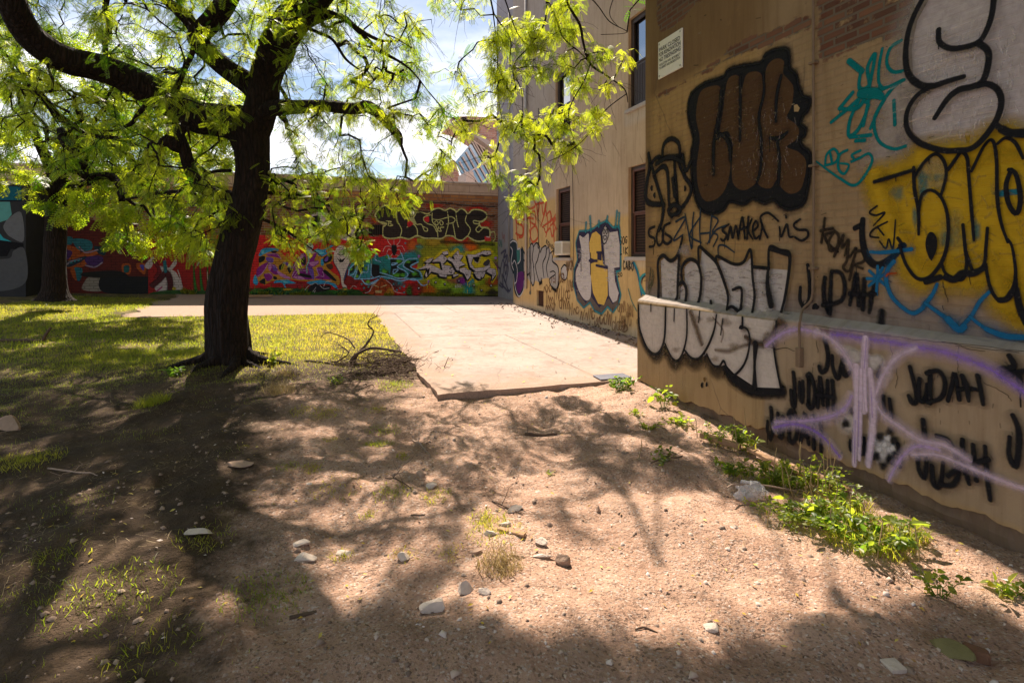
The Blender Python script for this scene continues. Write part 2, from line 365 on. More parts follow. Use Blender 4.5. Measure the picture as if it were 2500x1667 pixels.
def mat_block(name, c1, c2, w_, h, cm, along=NU, mort=.012):
    m = M(name); v = m.wallvec(along)
    bc, bf = m.brick(v, w_, h, mort, c1, c2, cm, smooth=0.3)
    c = m.mix(m.ramp(m.noise(3, 6), [(0.4, 0.0), (0.75, 0.5)]), bc, m.mix(1.0, bc, (.55, .5, .46), 'MULTIPLY'))
    m.color(c).rough(0.9); m.bump(m.math('ADD', m.math('MULTIPLY', bf, -1.0), m.math('MULTIPLY', m.noise(30, 5), .4)), 0.6, 0.01); return m.m
def mat_bark():
    m = M('furrowed_bark'); v = m.scale(m.pos, (1, 1, 0.17))
    n = m.noise(26, 7, .65, v, dist=0.6); r = m.voro(20, v, 'DISTANCE_TO_EDGE')
    c = m.ramp(n, [(0.3, (.008, .006, .005)), (0.55, (.024, .014, .010)), (0.8, (.055, .032, .022))])
    m.color(m.mix(m.ramp(r, [(0.0, .8), (0.12, 0.0)]), c, (.006, .004, .003))).rough(0.95); m.bump(m.math('ADD', n, m.math('MULTIPLY', r, 2.0)), 1.0, 0.045); return m.m
def mat_leaf(name, c1, c2, trans=0.55, attr='tint'):
    m = M(name); a = m.attr(attr, True)
    c = m.mix(a, c1, c2)
    m.color(c).rough(0.42); m.b.inputs['Specular IOR Level'].default_value = 0.4
    t = m.n.new('ShaderNodeBsdfTranslucent'); tcx = m.mix(a, tuple(min(1, x * 1.0) for x in TR1[name]), TR2[name]); m.l.new(tcx, t.inputs[0])
    ms = m.n.new('ShaderNodeMixShader'); ms.inputs[0].default_value = trans
    m.l.new(m.b.outputs[0], ms.inputs[1]); m.l.new(t.outputs[0], ms.inputs[2]); m.l.new(ms.outputs[0], m.out.inputs[0])
    return m.m
TR1 = {'locust_leaf': (.12, .32, .008), 'grass_blade': (.42, .55, .02), 'weed_leaf': (.25, .48, .03), 'straw': (.55, .40, .14)}
TR2 = {'locust_leaf': (.84, .93, .03), 'grass_blade': (.88, .74, .08), 'weed_leaf': (.70, .78, .05), 'straw': (.75, .58, .25)}
def mat_glass():
    m = M('window_glass'); m.color((.015, .017, .02)).rough(0.04); m.b.inputs['Specular IOR Level'].default_value = 1.0
    m.b.inputs['IOR'].default_value = 2.8
    m.bump(m.noise(1.5, 2), 0.05, 0.02); return m.m
MT = {}
MT['ground'] = mat_ground(); MT['slab'] = mat_slab(); MT['plaster'] = mat_plaster('painted_render'); MT['paint'] = mat_paint(); MT['mural'] = mat_mural()
MT['farbrick'] = mat_farbrick(); MT['bark'] = mat_bark()
MT['cap'] = mat_block('cap_blocks', (.62, .46, .35), (.54, .39, .29), 0.75, 0.24, (.30, .22, .17), mort=.008)
MT['capstone'] = simple('cap_stone', (.55, .46, .40), .9, .2, 6)
MT['orange'] = mat_block('orange_brick_course', (.46, .22, .08), (.34, .13, .05), 0.30, 0.11, (.22, .15, .11))
MT['leaf'] = mat_leaf('locust_leaf', (.03, .055, .008), (.13, .16, .015), 0.56)
MT['grass'] = mat_leaf('grass_blade', (.05, .075, .012), (.26, .23, .04), 0.55)
MT['straw'] = mat_leaf('straw', (.20, .14, .06), (.36, .27, .14), 0.3)
MT['weed'] = mat_leaf('weed_leaf', (.04, .075, .015), (.15, .18, .03), 0.5)
MT['stem'] = simple('dry_stem', (.32, .23, .11), .8)
MT['twig'] = simple('dead_twig', (.10, .065, .045), .9, .5, 40)
MT['twig_pale'] = simple('weathered_wood', (.30, .22, .17), .9, .4, 30, bump=.004)
MT['rock_pale'] = simple('pale_stone', (.55, .46, .39), .9, .3, 18, bump=.012)
MT['rock_brown'] = simple('brown_stone', (.32, .22, .16), .9, .35, 18, bump=.012)
MT['rock_dark'] = simple('mossy_stone', (.17, .145, .06), .9, .35, 14, bump=.012)
MT['redbrick'] = simple('brick_chunk', (.17, .085, .05), .9, .35, 30, bump=.006)
MT['pebble'] = simple('pebbles', (.42, .32, .26), .9, .5, 9)
MT['metal'] = simple('galvanised_metal', (.42, .38, .35), .5, .2, 8, 0.4)
MT['pipe'] = simple('painted_pipe', (.17, .115, .075), .6, .3, 12)
MT['dark'] = simple('dark_void', (.012, .010, .010), .8)
MT['frame'] = simple('dark_window_frame', (.05, .035, .032), .5, .2, 12)
MT['frame_red'] = simple('brown_sash', (.12, .055, .045), .55, .2, 12)
MT['white'] = simple('white_enamel', (.72, .68, .62), .5, .12, 10)
MT['black'] = simple('black_lettering', (.02, .02, .02), .6, .1, 10)
MT['wood'] = simple('old_plank', (.34, .20, .115), .85, .35, 14, bump=.004)
MT['glass'] = mat_glass()
MT['blind'] = mat_block('window_blind', (.06, .035, .028), (.05, .03, .025), 9.0, 0.05, (.015, .01, .01), along=DV)
MT['rustvent'] = simple('rusty_grille', (.09, .04, .028), .7, .4, 30)
MT['steel'] = simple('blue_grey_plate', (.20, .21, .26), .35, .3, 9, 0.5)
# ================================================================ walls
def inpoly(x, y, P):
    P = np.asarray(P, float); c = np.zeros(x.shape, bool); n = len(P); d = np.full(x.shape, 1e9)
    for i in range(n):
        x1, y1 = P[i]; x2, y2 = P[(i + 1) % n]
        cond = ((y1 > y) != (y2 > y)); xi = (x2 - x1) * (y - y1) / ((y2 - y1) if y2 != y1 else 1e-9) + x1
        c ^= cond & (x < xi)
        L = (x2 - x1) ** 2 + (y2 - y1) ** 2 + 1e-12; t = np.clip(((x - x1) * (x2 - x1) + (y - y1) * (y2 - y1)) / L, 0, 1)
        d = np.minimum(d, np.hypot(x - x1 - t * (x2 - x1), y - y1 - t * (y2 - y1)))
    return np.where(c, d, -d)
class Crop:
    def __init__(s, ox, oy, sc, plane, val): s.o = (ox, oy); s.s = sc; s.plane = plane; s.val = val
    def P(s, x, y): return s.o[0] + x / s.s, s.o[1] + y / s.s
    def w(s, x, y):                                   # -> (along, z) on the plane
        p = (onU if s.plane == 'u' else onV)(s.val, *s.P(x, y))
        return (float(p.dot(DV if s.plane == 'u' else NU)), float(p[2]))
    def ws(s, pts): return [s.w(*q) for q in pts]
C6 = Crop(1550, 0, 2.8, 'u', U_A); C7 = Crop(1980, 0, 2.8, 'u', U_A); CZ_ = Crop(2200, 300, 2.613, 'u', U_A)
CA = Crop(1550, 500, 3.136, 'u', U_A); CAL = Crop(1550, 500, 3.136, 'u', U_L); CB = Crop(1980, 500, 3.136, 'u', U_A)
CC = Crop(1900, 780, 2.528, 'u', U_L); C5 = Crop(1180, 440, 3.919, 'u', U_B); C5G = Crop(1180, 440, 3.919, 'u', U_G)
M2 = Crop(900, 480, 6.272, 'v', V_F); M1 = Crop(600, 560, 7.35, 'v', V_F); M3 = Crop(0, 420, 4.523, 'v', V_F)

def region(vv, zz, pts, val, soft=0.06):
    return ss(-soft, soft, inpoly(vv, zz, pts)) * val
def wall_grid(name, U, vs, zs, holes, mat, parent, colour, brick=None, joints=None, rough=0.0, reveal=0.12):
    vs = sorted(set([round(a, 4) for a in vs] + [round(h[i], 4) for h in holes for i in (0, 1)]))
    zs = sorted(set([round(a, 4) for a in zs] + [round(h[i], 4) for h in holes for i in (2, 3)]))
    rough = 0.0; V, Z = np.meshgrid(vs, zs, indexing='ij'); nv, nz_ = V.shape
    Up = U + (fbm(V * 4, Z * 4, 3) - .47) * rough
    P = NU[None, None] * Up[..., None] + DV[None, None] * V[..., None]; P[..., 2] = Z
    idx = np.arange(nv * nz_).reshape(nv, nz_)
    vm = (V[1:, 1:] + V[:-1, :-1]) / 2; zm = (Z[1:, 1:] + Z[:-1, :-1]) / 2; keep = np.ones(vm.shape, bool)
    for h in holes: keep &= ~((vm > h[0]) & (vm < h[1]) & (zm > h[2]) & (zm < h[3]))
    q = np.stack([idx[:-1, :-1], idx[:-1, 1:], idx[1:, 1:], idx[1:, :-1]], -1)[keep]
    verts = P.reshape(-1, 3).tolist(); faces = q.tolist(); vf = V.ravel().tolist(); zf = Z.ravel().tolist()
    for (a, b, c, d) in holes:                        # reveals
        k = len(verts)
        for (v_, z_) in ((a, c), (b, c), (b, d), (a, d)):
            verts.append(UVP(U, v_, z_).tolist()); verts.append(UVP(U + reveal, v_, z_).tolist()); vf += [v_, v_]; zf += [z_, z_]
        for i in range(4): j = (i + 1) % 4; faces.append([k + 2 * i, k + 2 * i + 1, k + 2 * j + 1, k + 2 * j])
    vf = np.array(vf); zf = np.array(zf)
    base = colour(vf, zf); bk = brick(vf, zf) if brick else np.zeros(len(vf)); jt = joints(vf, zf) if joints else np.zeros(len(vf))
    return mesh_obj(name, verts, np.array(faces), mat, parent, None,
                    [('base', 'FLOAT_COLOR', np.concatenate([base, np.ones((len(base), 1))], 1)), ('brick', 'FLOAT', bk), ('joints', 'FLOAT', jt)])
def lerpc(base, m, col): return base * (1 - m[:, None]) + np.array(col)[None] * m[:, None]

# ---------------------------------------------------------------- near building (right)
H_A = 7.6
root_a = empty('brick_building', UVP(U_A, V_A, 0), 'near tan painted building with graffiti and a low ledge, filling the right side', 'building')
pbA = [C6.ws([(140, 120), (150, -60), (520, -60), (470, 10), (400, 60), (330, 140), (240, 230), (160, 230)]),
       C6.ws([(130, 650), (300, 560), (450, 470), (590, 385), (640, 310), (800, 235), (1000, 160), (1225, 60), (1225, 195), (1020, 285), (850, 350), (640, 435), (470, 520), (300, 605), (140, 700)]),
       C7.ws([(30, -60), (860, -60), (700, 180), (640, 260), (350, 335), (60, 440), (30, 300)])]
pbA2 = C6.ws([(120, 700), (360, 640), (350, 900), (140, 980)])
pbA3 = C6.ws([(1235, -60), (2600, -60), (2600, 100), (1900, 400), (1235, 480)])
def colA(v, z):
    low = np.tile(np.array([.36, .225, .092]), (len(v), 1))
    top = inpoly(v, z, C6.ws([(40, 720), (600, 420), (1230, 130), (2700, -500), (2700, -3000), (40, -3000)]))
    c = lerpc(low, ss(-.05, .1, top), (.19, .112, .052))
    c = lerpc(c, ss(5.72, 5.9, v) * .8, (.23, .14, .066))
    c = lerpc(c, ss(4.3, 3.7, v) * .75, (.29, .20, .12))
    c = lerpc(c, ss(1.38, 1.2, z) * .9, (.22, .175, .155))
    return c
def brA(v, z):
    b = np.zeros(len(v))
    for p in pbA: b = np.maximum(b, region(v, z, p, 0.74, 0.10))
    b = np.maximum(b, region(v, z, pbA2, 0.38, .1)); return b
vsA = list(np.arange(-1.0, 1.2, .12)) + list(np.arange(1.2, V_A, .05)) + [V_A]; zsA = list(np.arange(0.9, 5.2, .05)) + [5.2, 6.2, H_A]
wall_grid('wall', U_A, vsA, zsA, [], MT['plaster'], root_a, colA, brA, lambda v, z: ss(.1, -.05, inpoly(v, z, C6.ws([(40, 720), (600, 420), (1230, 130), (2700, -500), (2700, -3000), (40, -3000)]))))
mb = MB(); mb.ubox(U_A + 0.004, 12, -1.0, V_A - 0.004, 0.0, H_A - .004)
mb.ubox(U_A - .06, 12.06, -1.06, V_A + .06, H_A, H_A + .12); mb.build('body', simple('side_render', (.36, .26, .17), .9, .2, 3), root_a)
# ledge: front, rough top, broken arris
def ledge():
    vs = np.concatenate([np.arange(-1.0, 1.0, .1), np.arange(1.0, V_A + .001, .03)]); vs[-1] = V_A
    prof = [(0.055, -0.35), (0.055, -.1), (0.05, 0.05), (0.045, 0.115), (0.0, 0.125)] + [(0.0, z) for z in np.linspace(.17, 1.04, 19)] + [(.002, 1.07), (.012, 1.094), (.05, 1.106), (.115, 1.15)]
    V = []; base = []; bk = []; n = len(prof)
    for v in vs:
        e = (fbm(v * 6, 3.3, 4) - .47); e2 = (fbm(v * 14, 8.3, 3) - .47)
        chip = max(0, fbm(v * 2.2, 5.5, 4) - .55) * .35
        if 3.9 < v < 4.55: chip += .03
        for i, (du, z) in enumerate(prof):
            u = U_L + du
            if i <= 2: u += (fbm(v * 5, z * 9, 4) - .5) * .11 - .015
            if 3 <= i <= 4: z += e * .11 + e2 * .05
            if 5 <= i < n - 4: u += (fbm(v * 3, z * 3, 3) - .47) * .004
            if n - 4 <= i < n - 1: u += chip; z += e2 * .012 - chip * .3
            if i == n - 1: z += e * .01 - .02 * ss(4, 2, v)
            if i == n - 2: z += .008 + e2 * .02
            V.append(UVP(u, v, z)); 
            t = np.array([.35, .24, .125]); t = t * (1 - .9 * (i <= 3)) + np.array([.17, .12, .09]) * (.9 * (i <= 3))
            if i >= n - 3: t = np.array([.30, .26, .235])
            if z < 1.1 and v < 3.9 and i > 4 and i < n - 3: t = t * .4 + np.array([.31, .24, .18]) * .6
            base.append(t); bk.append(.25 if i <= 2 else 0.0)
    f = [(a * n + i, a * n + i + 1, (a + 1) * n + i + 1, (a + 1) * n + i) for a in range(len(vs) - 1) for i in range(n - 1)]
    k = (len(vs) - 1) * n; kk = len(V); V += [UVP(U_A + .01, V_A, 1.115), UVP(U_A + .01, V_A, -.35)]; base += [[.3, .26, .23]] * 2; bk += [0, 0]
    f.append(tuple(range(k, k + n)) + (kk, kk + 1))
    mesh_obj('ledge', V, f, MT['plaster'], root_a, None, [('base', 'FLOAT_COLOR', [(*b, 1) for b in base]), ('brick', 'FLOAT', bk), ('joints', 'FLOAT', np.zeros(len(V)))])
ledge()
# bulge of soil-coloured footing under the plaster: rough stones
# thin pipe down the wall
def pipe():
    mb = MB(); a = lambda x, y, off: (lambda q: UVP(U_A - off, q[0], q[1]))(CA.w(x, y))
    q = CA.w(1388, 0); x0 = q[0]
    pts = [UVP(U_A - .03, x0, 5.6), UVP(U_A - .03, x0, 3.3), UVP(U_A - .03, x0 - .005, 2.2), a(1385, 600, .03), a(1382, 690, .03), a(1368, 740, .035), a(1330, 800, .06)]
    e = lambda x, y: UVP(U_L - .03, *CAL.w(x, y))
    pts += [e(1290, 880), e(1280, 930), e(1282, 1010), e(1285, 1100)]
    c = catmull(pts, 5); mb.tube(c, .010, 8)
    p = mb.build('drain_pipe', MT['pipe'], root_a, smooth=True)
    mb = MB(); p0 = CAL.w(1278, 1100); mb.ubox(U_L - .045, U_L - .002, p0[0] - .022, p0[0] + .022, CAL.w(1278, 1240)[1], CAL.w(1278, 1090)[1], .004); mb.build('pipe_shoe', MT['pipe'], p)
    for z in (1.5, 2.3, 3.1, 4.0): mb = MB(); mb.ubox(U_A - .05, U_A - .001, x0 - .03, x0 + .03, z, z + .02, .003); mb.build('bracket', MT['pipe'], p)
pipe()

# ---------------------------------------------------------------- far part of the yard: stucco building with windows
root_b = empty('apartment_building', UVP(U_B, 16.9, 0), 'tall stucco apartment building with four dark windows in view and bubble letters on its base', 'building')
def vB(px, U=U_B): return float(onU(U, px, 600).dot(DV))
V_BE = vB(1253)
zf = lambda px, py, U=U_B: float(onU(U, px, py)[2])
WIN = [(vB(1392), vB(1358), 1.58, 3.235, 'low_far'), (vB(1534) - 0.86, vB(1534), 1.60, 3.26, 'low_near'),
       (vB(1392), vB(1356), 4.42, 6.02, 'up_far'), (vB(1534) - .86, vB(1534), 4.33, 6.0, 'up_near'), (vB(1390), vB(1364), 7.27, 8.9, 'top_far'), (vB(1534) - .86, vB(1534), 7.2, 8.87, 'top_near')]
VENT = (vB(1327), vB(1310), zf(1327, 750), zf(1310, 708))
tanB = C5.ws([(240, 2600), (250, 260), (290, 270), (690, 175), (700, 440), (1010, 440), (1300, 345), (1700, 330), (4000, 200), (4000, 6000)])
greyB = C5.ws([(240, -3000), (240, 420), (660, 100), (700, -200), (700, -3000)])
def colB(v, z):
    c = np.tile(np.array([.57, .435, .315]), (len(v), 1))
    n = fbm(v * .9 + 4, z * .9, 4)
    c = c * (0.88 + .25 * n)[:, None]
    c = lerpc(c, region(v, z, greyB, .6, .3), (.38, .34, .33))
    c = lerpc(c, ss(11, 8, v) * ss(2, 3.4, z) * .6, (.52, .39, .24))
    c = lerpc(c, region(v, z, tanB, 1.0, .02), (.64, .44, .20))
    for (a, b, z0, z1, _) in WIN: c = lerpc(c, ((v > a - .15) & (v < b + .15) & (z < z0) & (z > z0 - .25)) * .5, (.55, .5, .45))
    c = lerpc(c, ss(.42, .22, z) * .5, (.55, .5, .46))
    return c
vsB = list(np.arange(V_A, V_BE, .11)) + [V_BE]; zsB = list(np.arange(-.2, 6.6, .11)) + list(np.arange(6.6, 12.01, .4))
wall_grid('wall', U_B, vsB, zsB, [w_[:4] for w_ in WIN] + [VENT], MT['plaster'], root_b, colB, None, None, rough=.012, reveal=.13)
mb = MB(); mb.ubox(U_B + .30, 12, V_A - .003, V_BE - .003, -.3, 11.99); mb.ubox(U_B - .08, 12.1, V_A + .01, V_BE, 12.0, 12.15)
for zz in (-.3, 11.9): pass
mb.box(UVP(U_B + .003, V_BE - .002, -.3), NU * .3, DV * -.01, (0, 0, 12.25))
bodym = simple('grey_render', (.42, .38, .36), .9, .25, 2)
mb.build('body', bodym, root_b)
def colG(v, z):
    c = np.tile(np.array([.36, .34, .37]), (len(v), 1)); n = fbm(v * 1.1, z * 1.1 + 9, 4); c = c * (.85 + .3 * n)[:, None]
    return lerpc(c, ss(3.4, 3.2, z) * ss(-.5, .3, z) * .35, (.36, .35, .38))
wall_grid('annex_wall', U_G, list(np.arange(V_BE - .05, 19.5, .15)), list(np.arange(-.2, 6, .15)) + list(np.arange(6, 12.1, .5)), [], MT['plaster'], root_b, colG, None, None, rough=.01)
mb = MB(); mb.ubox(U_G + .01, 12, V_BE, 19.4, -.3, 11.98); mb.build('annex_body', bodym, root_b)
mb = MB()
for px, r in ((1215, .05),): pass
# vertical pipes and wires on the facade
for px, y0, y1, r in ((1288, -700, 705, .035), (1246, -700, 640, .02)):
    U = U_B if px > 1253 else U_G
    p0 = onU(U, px, 500); v = p0.dot(DV); 
    z1 = float(onU(U, px, y1)[2]); mb.tube([UVP(U - .05, v, 9.8), UVP(U - .05, v, z1)], r, 8)
mb.build('drain_pipe', MT['metal'], root_b, smooth=True)
mb = MB(); v = vB(1402)
mb.tube([UVP(U_B - .02, v + .02, 9), UVP(U_B - .02, v, 4.2), UVP(U_B - .025, v + .05, 3.5), UVP(U_B - .02, v - .02, 2.2), UVP(U_B - .02, v + .05, .9)], .006, 5)
v = vB(1316); mb.tube([UVP(U_B - .02, v, 5.5), UVP(U_B - .02, v + .03, 3.4), UVP(U_B - .02, v, 1.95)], .008, 5); mb.tube([UVP(U_B - .02, v + .04 * math.cos(t), 1.9 + .09 * math.sin(t)) for t in np.linspace(0, 6.28, 12)], .008, 5)
mb.build('cable', MT['black'], root_b)
def window(v0, v1, z0, z1, kind):
    U = U_B; R = .11; low = kind.startswith('low')
    mb = MB(); t = .055
    mb.ubox(U + R - .05, U + R, v0, v0 + t, z0, z1); mb.ubox(U + R - .05, U + R, v1 - t, v1, z0, z1)
    mb.ubox(U + R - .05, U + R, v0 + t, v1 - t, z0, z0 + t); mb.ubox(U + R - .05, U + R, v0 + t, v1 - t, z1 - t, z1)
    wo = mb.build('window', MT['frame'], root_b)
    zm = (z0 + z1) / 2 - .03
    mb = MB(); i0, i1 = v0 + t, v1 - t
    for (a, b, du) in ((z0 + t, zm, 0.0), (zm, z1 - t, -.02)):
        s_ = .038; u0, u1 = U + R - .03 + du, U + R - .005 + du
        mb.ubox(u0, u1, i0, i0 + s_, a, b); mb.ubox(u0, u1, i1 - s_, i1, a, b); mb.ubox(u0, u1, i0 + s_, i1 - s_, a, a + s_ * .8); mb.ubox(u0 - .004, u1, i0 + s_, i1 - s_, b - s_, b)
    mb.build('sash', MT['frame_red'] if low else MT['frame'], wo)
    mb = MB(); mb.ubox(U + R + .004, U + R + .008, i0, i1, z0 + t, z1 - t); mb.build('pane', MT['blind'] if low else MT['glass'], wo)
    mb = MB(); mb.ubox(U - .05, U + R - .05, v0 - .06, v1 + .06, z0 - .07, z0 - .001, .008)
    mb.build('sill', bodym, wo)
    if not low:
        mb = MB(); mb.ubox(U + R - .035, U + R + .002, i0 + .04, i1 - .04, z0 + t + .03, zm - .03); 
        for k in range(12): mb.ubox(U + R - .042, U + R - .036, i0 + .05 + k * .055, i0 + .07 + k * .055, z0 + t + .05, zm - .05)
        mb.build('lower_blind', MT['frame'], wo)
for w_ in WIN: window(*w_)
mb = MB(); a, b, z0, z1 = VENT; mb.ubox(U_B + .08, U_B + .12, a, b, z0, z1)
for k in range(7): mb.ubox(U_B + .03, U_B + .079, a + .03 + k * (b - a - .06) / 7, a + .05 + k * (b - a - .06) / 7, z0 + .02, z1 - .02)
mb.build('basement_grille', MT['rustvent'], root_b)
# air conditioner in the lower far window
def aircon():
    v0, v1 = WIN[0][0] + .02, WIN[0][0] + .46; z0 = 1.64; z1 = 1.96
    r = empty('air_conditioner', UVP(U_B, (v0 + v1) / 2, z0), 'beige window air conditioner sticking out of the lower far window', 'air conditioner')
    mb = MB(); mb.ubox(U_B - .20, U_B + .055, v0, v1, z0, z1, .015); mb.build('housing', MT['white'], r)
    g = simple('grille_beige', (.50, .45, .38), .6, .2, 30); mb = MB()
    for k in range(11): mb.ubox(U_B - .208, U_B - .201, v0 + .04, v1 - .04, z0 + .035 + k * .023, z0 + .045 + k * .023)
    mb.build('grille', g, r); mb = MB()
    for k in range(9): mb.ubox(U_B - .18 + k * .02, U_B - .172 + k * .02, v0 - .008, v0 - .001, z0 + .05, z1 - .05)
    mb.build('side_vent', g, r)
aircon()

# ---------------------------------------------------------------- far brick wall with the mural
root_f = empty('boundary_wall', UVP(-2, V_F, .3), 'long red brick wall at the back of the lot covered by a colourful mural', 'wall')
mb = MB(); mb.ubox(-15.5, U_G - .003, V_F, V_F + .4, -.3, 3.52); mb.build('brickwork', MT['farbrick'], root_f)
mb = MB(); mb.ubox(-15.5, U_G - .004, V_F - .012, V_F + .4, 3.52, 3.76); mb.build('orange_course', MT['orange'], root_f)
mb = MB(); mb.ubox(-15.5, U_G - .005, V_F - .03, V_F + .42, 3.76, 4.14); mb.build('cap_course', MT['cap'], root_f)
mb = MB()
u = -15.5
while u < U_G - .1:
    e = min(u + random.uniform(.9, 1.3), U_G - .006); mb.ubox(u, e - .006, V_F - .07, V_F + .46, 4.142, 4.20 + random.uniform(-.006, .006), .006); u = e
mb.build('coping', MT['capstone'], root_f)
mb = MB()
q = M2.ws([(380, 60), (800, 85), (1150, 105), (1500, 140), (1925, 160)]); mb.tube([UVP(a, V_F - .05, z) for a, z in q], .014, 6)
q = M2.ws([(-200, 150), (400, 190), (800, 230), (1100, 255), (1400, 275), (1930, 300)]); mb.tube([UVP(a, V_F - .05, z) for a, z in q], .016, 6)
mb.build('cable', MT['black'], root_f)
mb = MB(); (a0, z1), (a1, z0) = M2.w(0, 430), M2.w(210, 590); mb.ubox(a0, a1, V_F - .03, V_F - .002, z0, z1)
wf = mb.build('vent_opening', MT['dark'], root_f)
mb = MB()
for k in range(6): mb.ubox(a0 + .05 + k * (a1 - a0 - .1) / 6, a0 + .065 + k * (a1 - a0 - .1) / 6, V_F - .05, V_F - .031, z0, z1)
mb.build('grille', MT['frame'], wf)

# ---------------------------------------------------------------- garage at far left
def garage():
    V = 18.2; r = empty('garage', UVP(float(onV(V, 60, 600).dot(NU)), V, .6), 'dark garage block at the far left edge with teal and grey paint', 'garage')
    u1 = float(onV(V, 63, 600).dot(NU)); z1 = float(onV(V, 60, 452)[2])
    mb = MB(); mb.ubox(-18, u1, V, V + 1.1, -.2, z1); mb.build('block_wall', simple('shade_dark_render', (.03, .03, .033), .9, .3, 4), r)  # render colour lowered to carry the shade of the tree
    mb = MB(); mb.ubox(-18.05, u1 + .05, V - .05, V + 1.12, z1, z1 + .09, .01); mb.build('coping', MT['capstone'], r)
    return r, V, u1, z1
garage_r, V_GA, U_GA, Z_GA = garage()

# ---------------------------------------------------------------- arched brick hall behind
def hall():
    V = 40.0; C = Crop(1080, 270, 6.82, 'v', V); W = lambda x, y, off=0: UVP(C.w(x, y)[0], V + off, C.w(x, y)[1])
    r = empty('brick_hall', UVP(float(onV(V, 1150, 500).dot(NU)), V, 0), 'distant brick hall with a curved white eave over slanted glazing, behind the mural wall', 'building')
    bm = mat_block('pink_brick', (.50, .29, .22), (.40, .21, .16), .5, .17, (.46, .36, .31), mort=.02)
    def extr(name, pts, d0, d1, mat, par=r):
        mb = MB(); n = len(pts); mb.add([W(x, y, d0) for x, y in pts] + [W(x, y, d1) for x, y in pts], [tuple(range(n)), tuple(range(2 * n - 1, n - 1, -1))] + [(i, n + i, n + (i + 1) % n, (i + 1) % n) for i in range(n)])
        return mb.build(name, mat, par)
    arc = [(120, 195), (240, 215), (360, 270), (480, 345), (600, 425), (720, 510), (840, 600), (960, 700), (1080, 810)]
    extr('brick_wall', [(120, 195), (150, 110), (440, 95), (700, 110), (1200, 130), (1200, 960)] + arc[::-1][:-1], 0, 2.4, bm)
    arc2 = [(x - 20, y + 75) for x, y in arc]
    tr = extr('eave', arc + arc2[::-1], -.5, 2.6, simple('white_concrete', (.40, .35, .32), .8, .12, 1))
    extr('brick_pier', [(228, 780), (262, 800), (355, 1100), (360, 1260), (250, 1260)], 1.0, 6, bm)
    gl = extr('glazing', [(250, 830), (545, 480), (620, 520), (860, 690), (1100, 880), (1100, 1300), (480, 1300)], .6, .75, MT['glass'])
    mb = MB(); mw = simple('white_mullion', (.66, .60, .58), .6, .1, 1)
    for k in range(11):
        x0 = 300 + k * 62; y0 = 840 - k * 62 if k < 5 else 500 + (k - 4) * 70
        if k < 5: x0 = 310 + k * 55; y0 = 830 - k * 80
        else: x0 = 560 + (k - 5) * 90; y0 = 490 + (k - 5) * 66
        mb.tube([W(x0, y0, .45), W(x0 + (1260 - y0) * .56, 1260, .45)], .055, 4)
    mb.tube([W(390, 1055, .40), W(860, 780, .40)], .06, 4)
    mb.tube([W(545, 480, .40), W(1100, 880, .40)], .07, 4)
    mb.build('mullion', mw, gl)
    extr('parapet', [(285, 1085), (400, 1085), (440, 1300), (285, 1300)], -2, .4, MT['capstone'])
    extr('lower_wall', [(230, 1262), (1200, 1302), (1200, 2200), (230, 2200)], .8, 9, bm)
hall()

# ---------------------------------------------------------------- sign on the near wall
def sign():
    c = C6.ws([(174, 291), (338, 190), (329, 468), (165, 546)])
    v0 = (c[1][0] + c[2][0]) / 2; v1 = (c[0][0] + c[3][0]) / 2; z1 = (c[0][1] + c[1][1]) / 2; z0 = (c[2][1] + c[3][1]) / 2
    r = empty('notice_sign', UVP(U_A - .01, (v0 + v1) / 2, z0), 'white park closed notice board on the near wall', 'sign')
    mb = MB(); mb.ubox(U_A - .022, U_A - .004, v0, v1, z0, z1, .004); mb.build('board', MT['white'], r)
    W_ = v1 - v0; H_ = z1 - z0
    lines = [("PARK CLOSED", .86, .075, .72), ("FOR RENOVATION", .90, .075, .585), ("NO TRESPASSING", .90, .085, .445), ("VIOLATORS WILL BE SUBJECT", .88, .04, .33), ("TO ARREST AND PROSECUTION", .88, .04, .24)]
    vs, fs = [], []
    for txt, wf_, hf, yb in lines:
        cu = bpy.data.curves.new('t', 'FONT'); cu.body = txt; cu.size = 1.0; cu.extrude = 0.0; cu.offset = 0.012
        ob = bpy.data.objects.new('t', cu); COL.objects.link(ob); bpy.context.view_layer.update()
        me = bpy.data.meshes.new_from_object(ob); P = np.array([v_.co[:] for v_ in me.vertices]); b = len(vs)
        x = (P[:, 0] - P[:, 0].min()) / (np.ptp(P[:, 0])); y = P[:, 1] / .70
        hh = H_ * (.105 if hf > .05 else .062)
        for i in range(len(P)): vs.append(UVP(U_A - .0245, v1 - W_ * ((1 - wf_) / 2 + wf_ * x[i]), z0 + H_ * yb + hh * y[i]))
        fs += [tuple(q + b for q in p.vertices) for p in me.polygons]
        bpy.data.objects.remove(ob); bpy.data.meshes.remove(me); bpy.data.curves.remove(cu)
    mesh_obj('lettering', vs, fs, MT['black'], r)
    for a in (v0 + .03, v1 - .03):
        for zz in (z0 + .03, z1 - .03): mb = MB(); mb.ubox(U_A - .028, U_A - .022, a - .008, a + .008, zz - .008, zz + .008); mb.build('screw', MT['metal'], r)
sign()
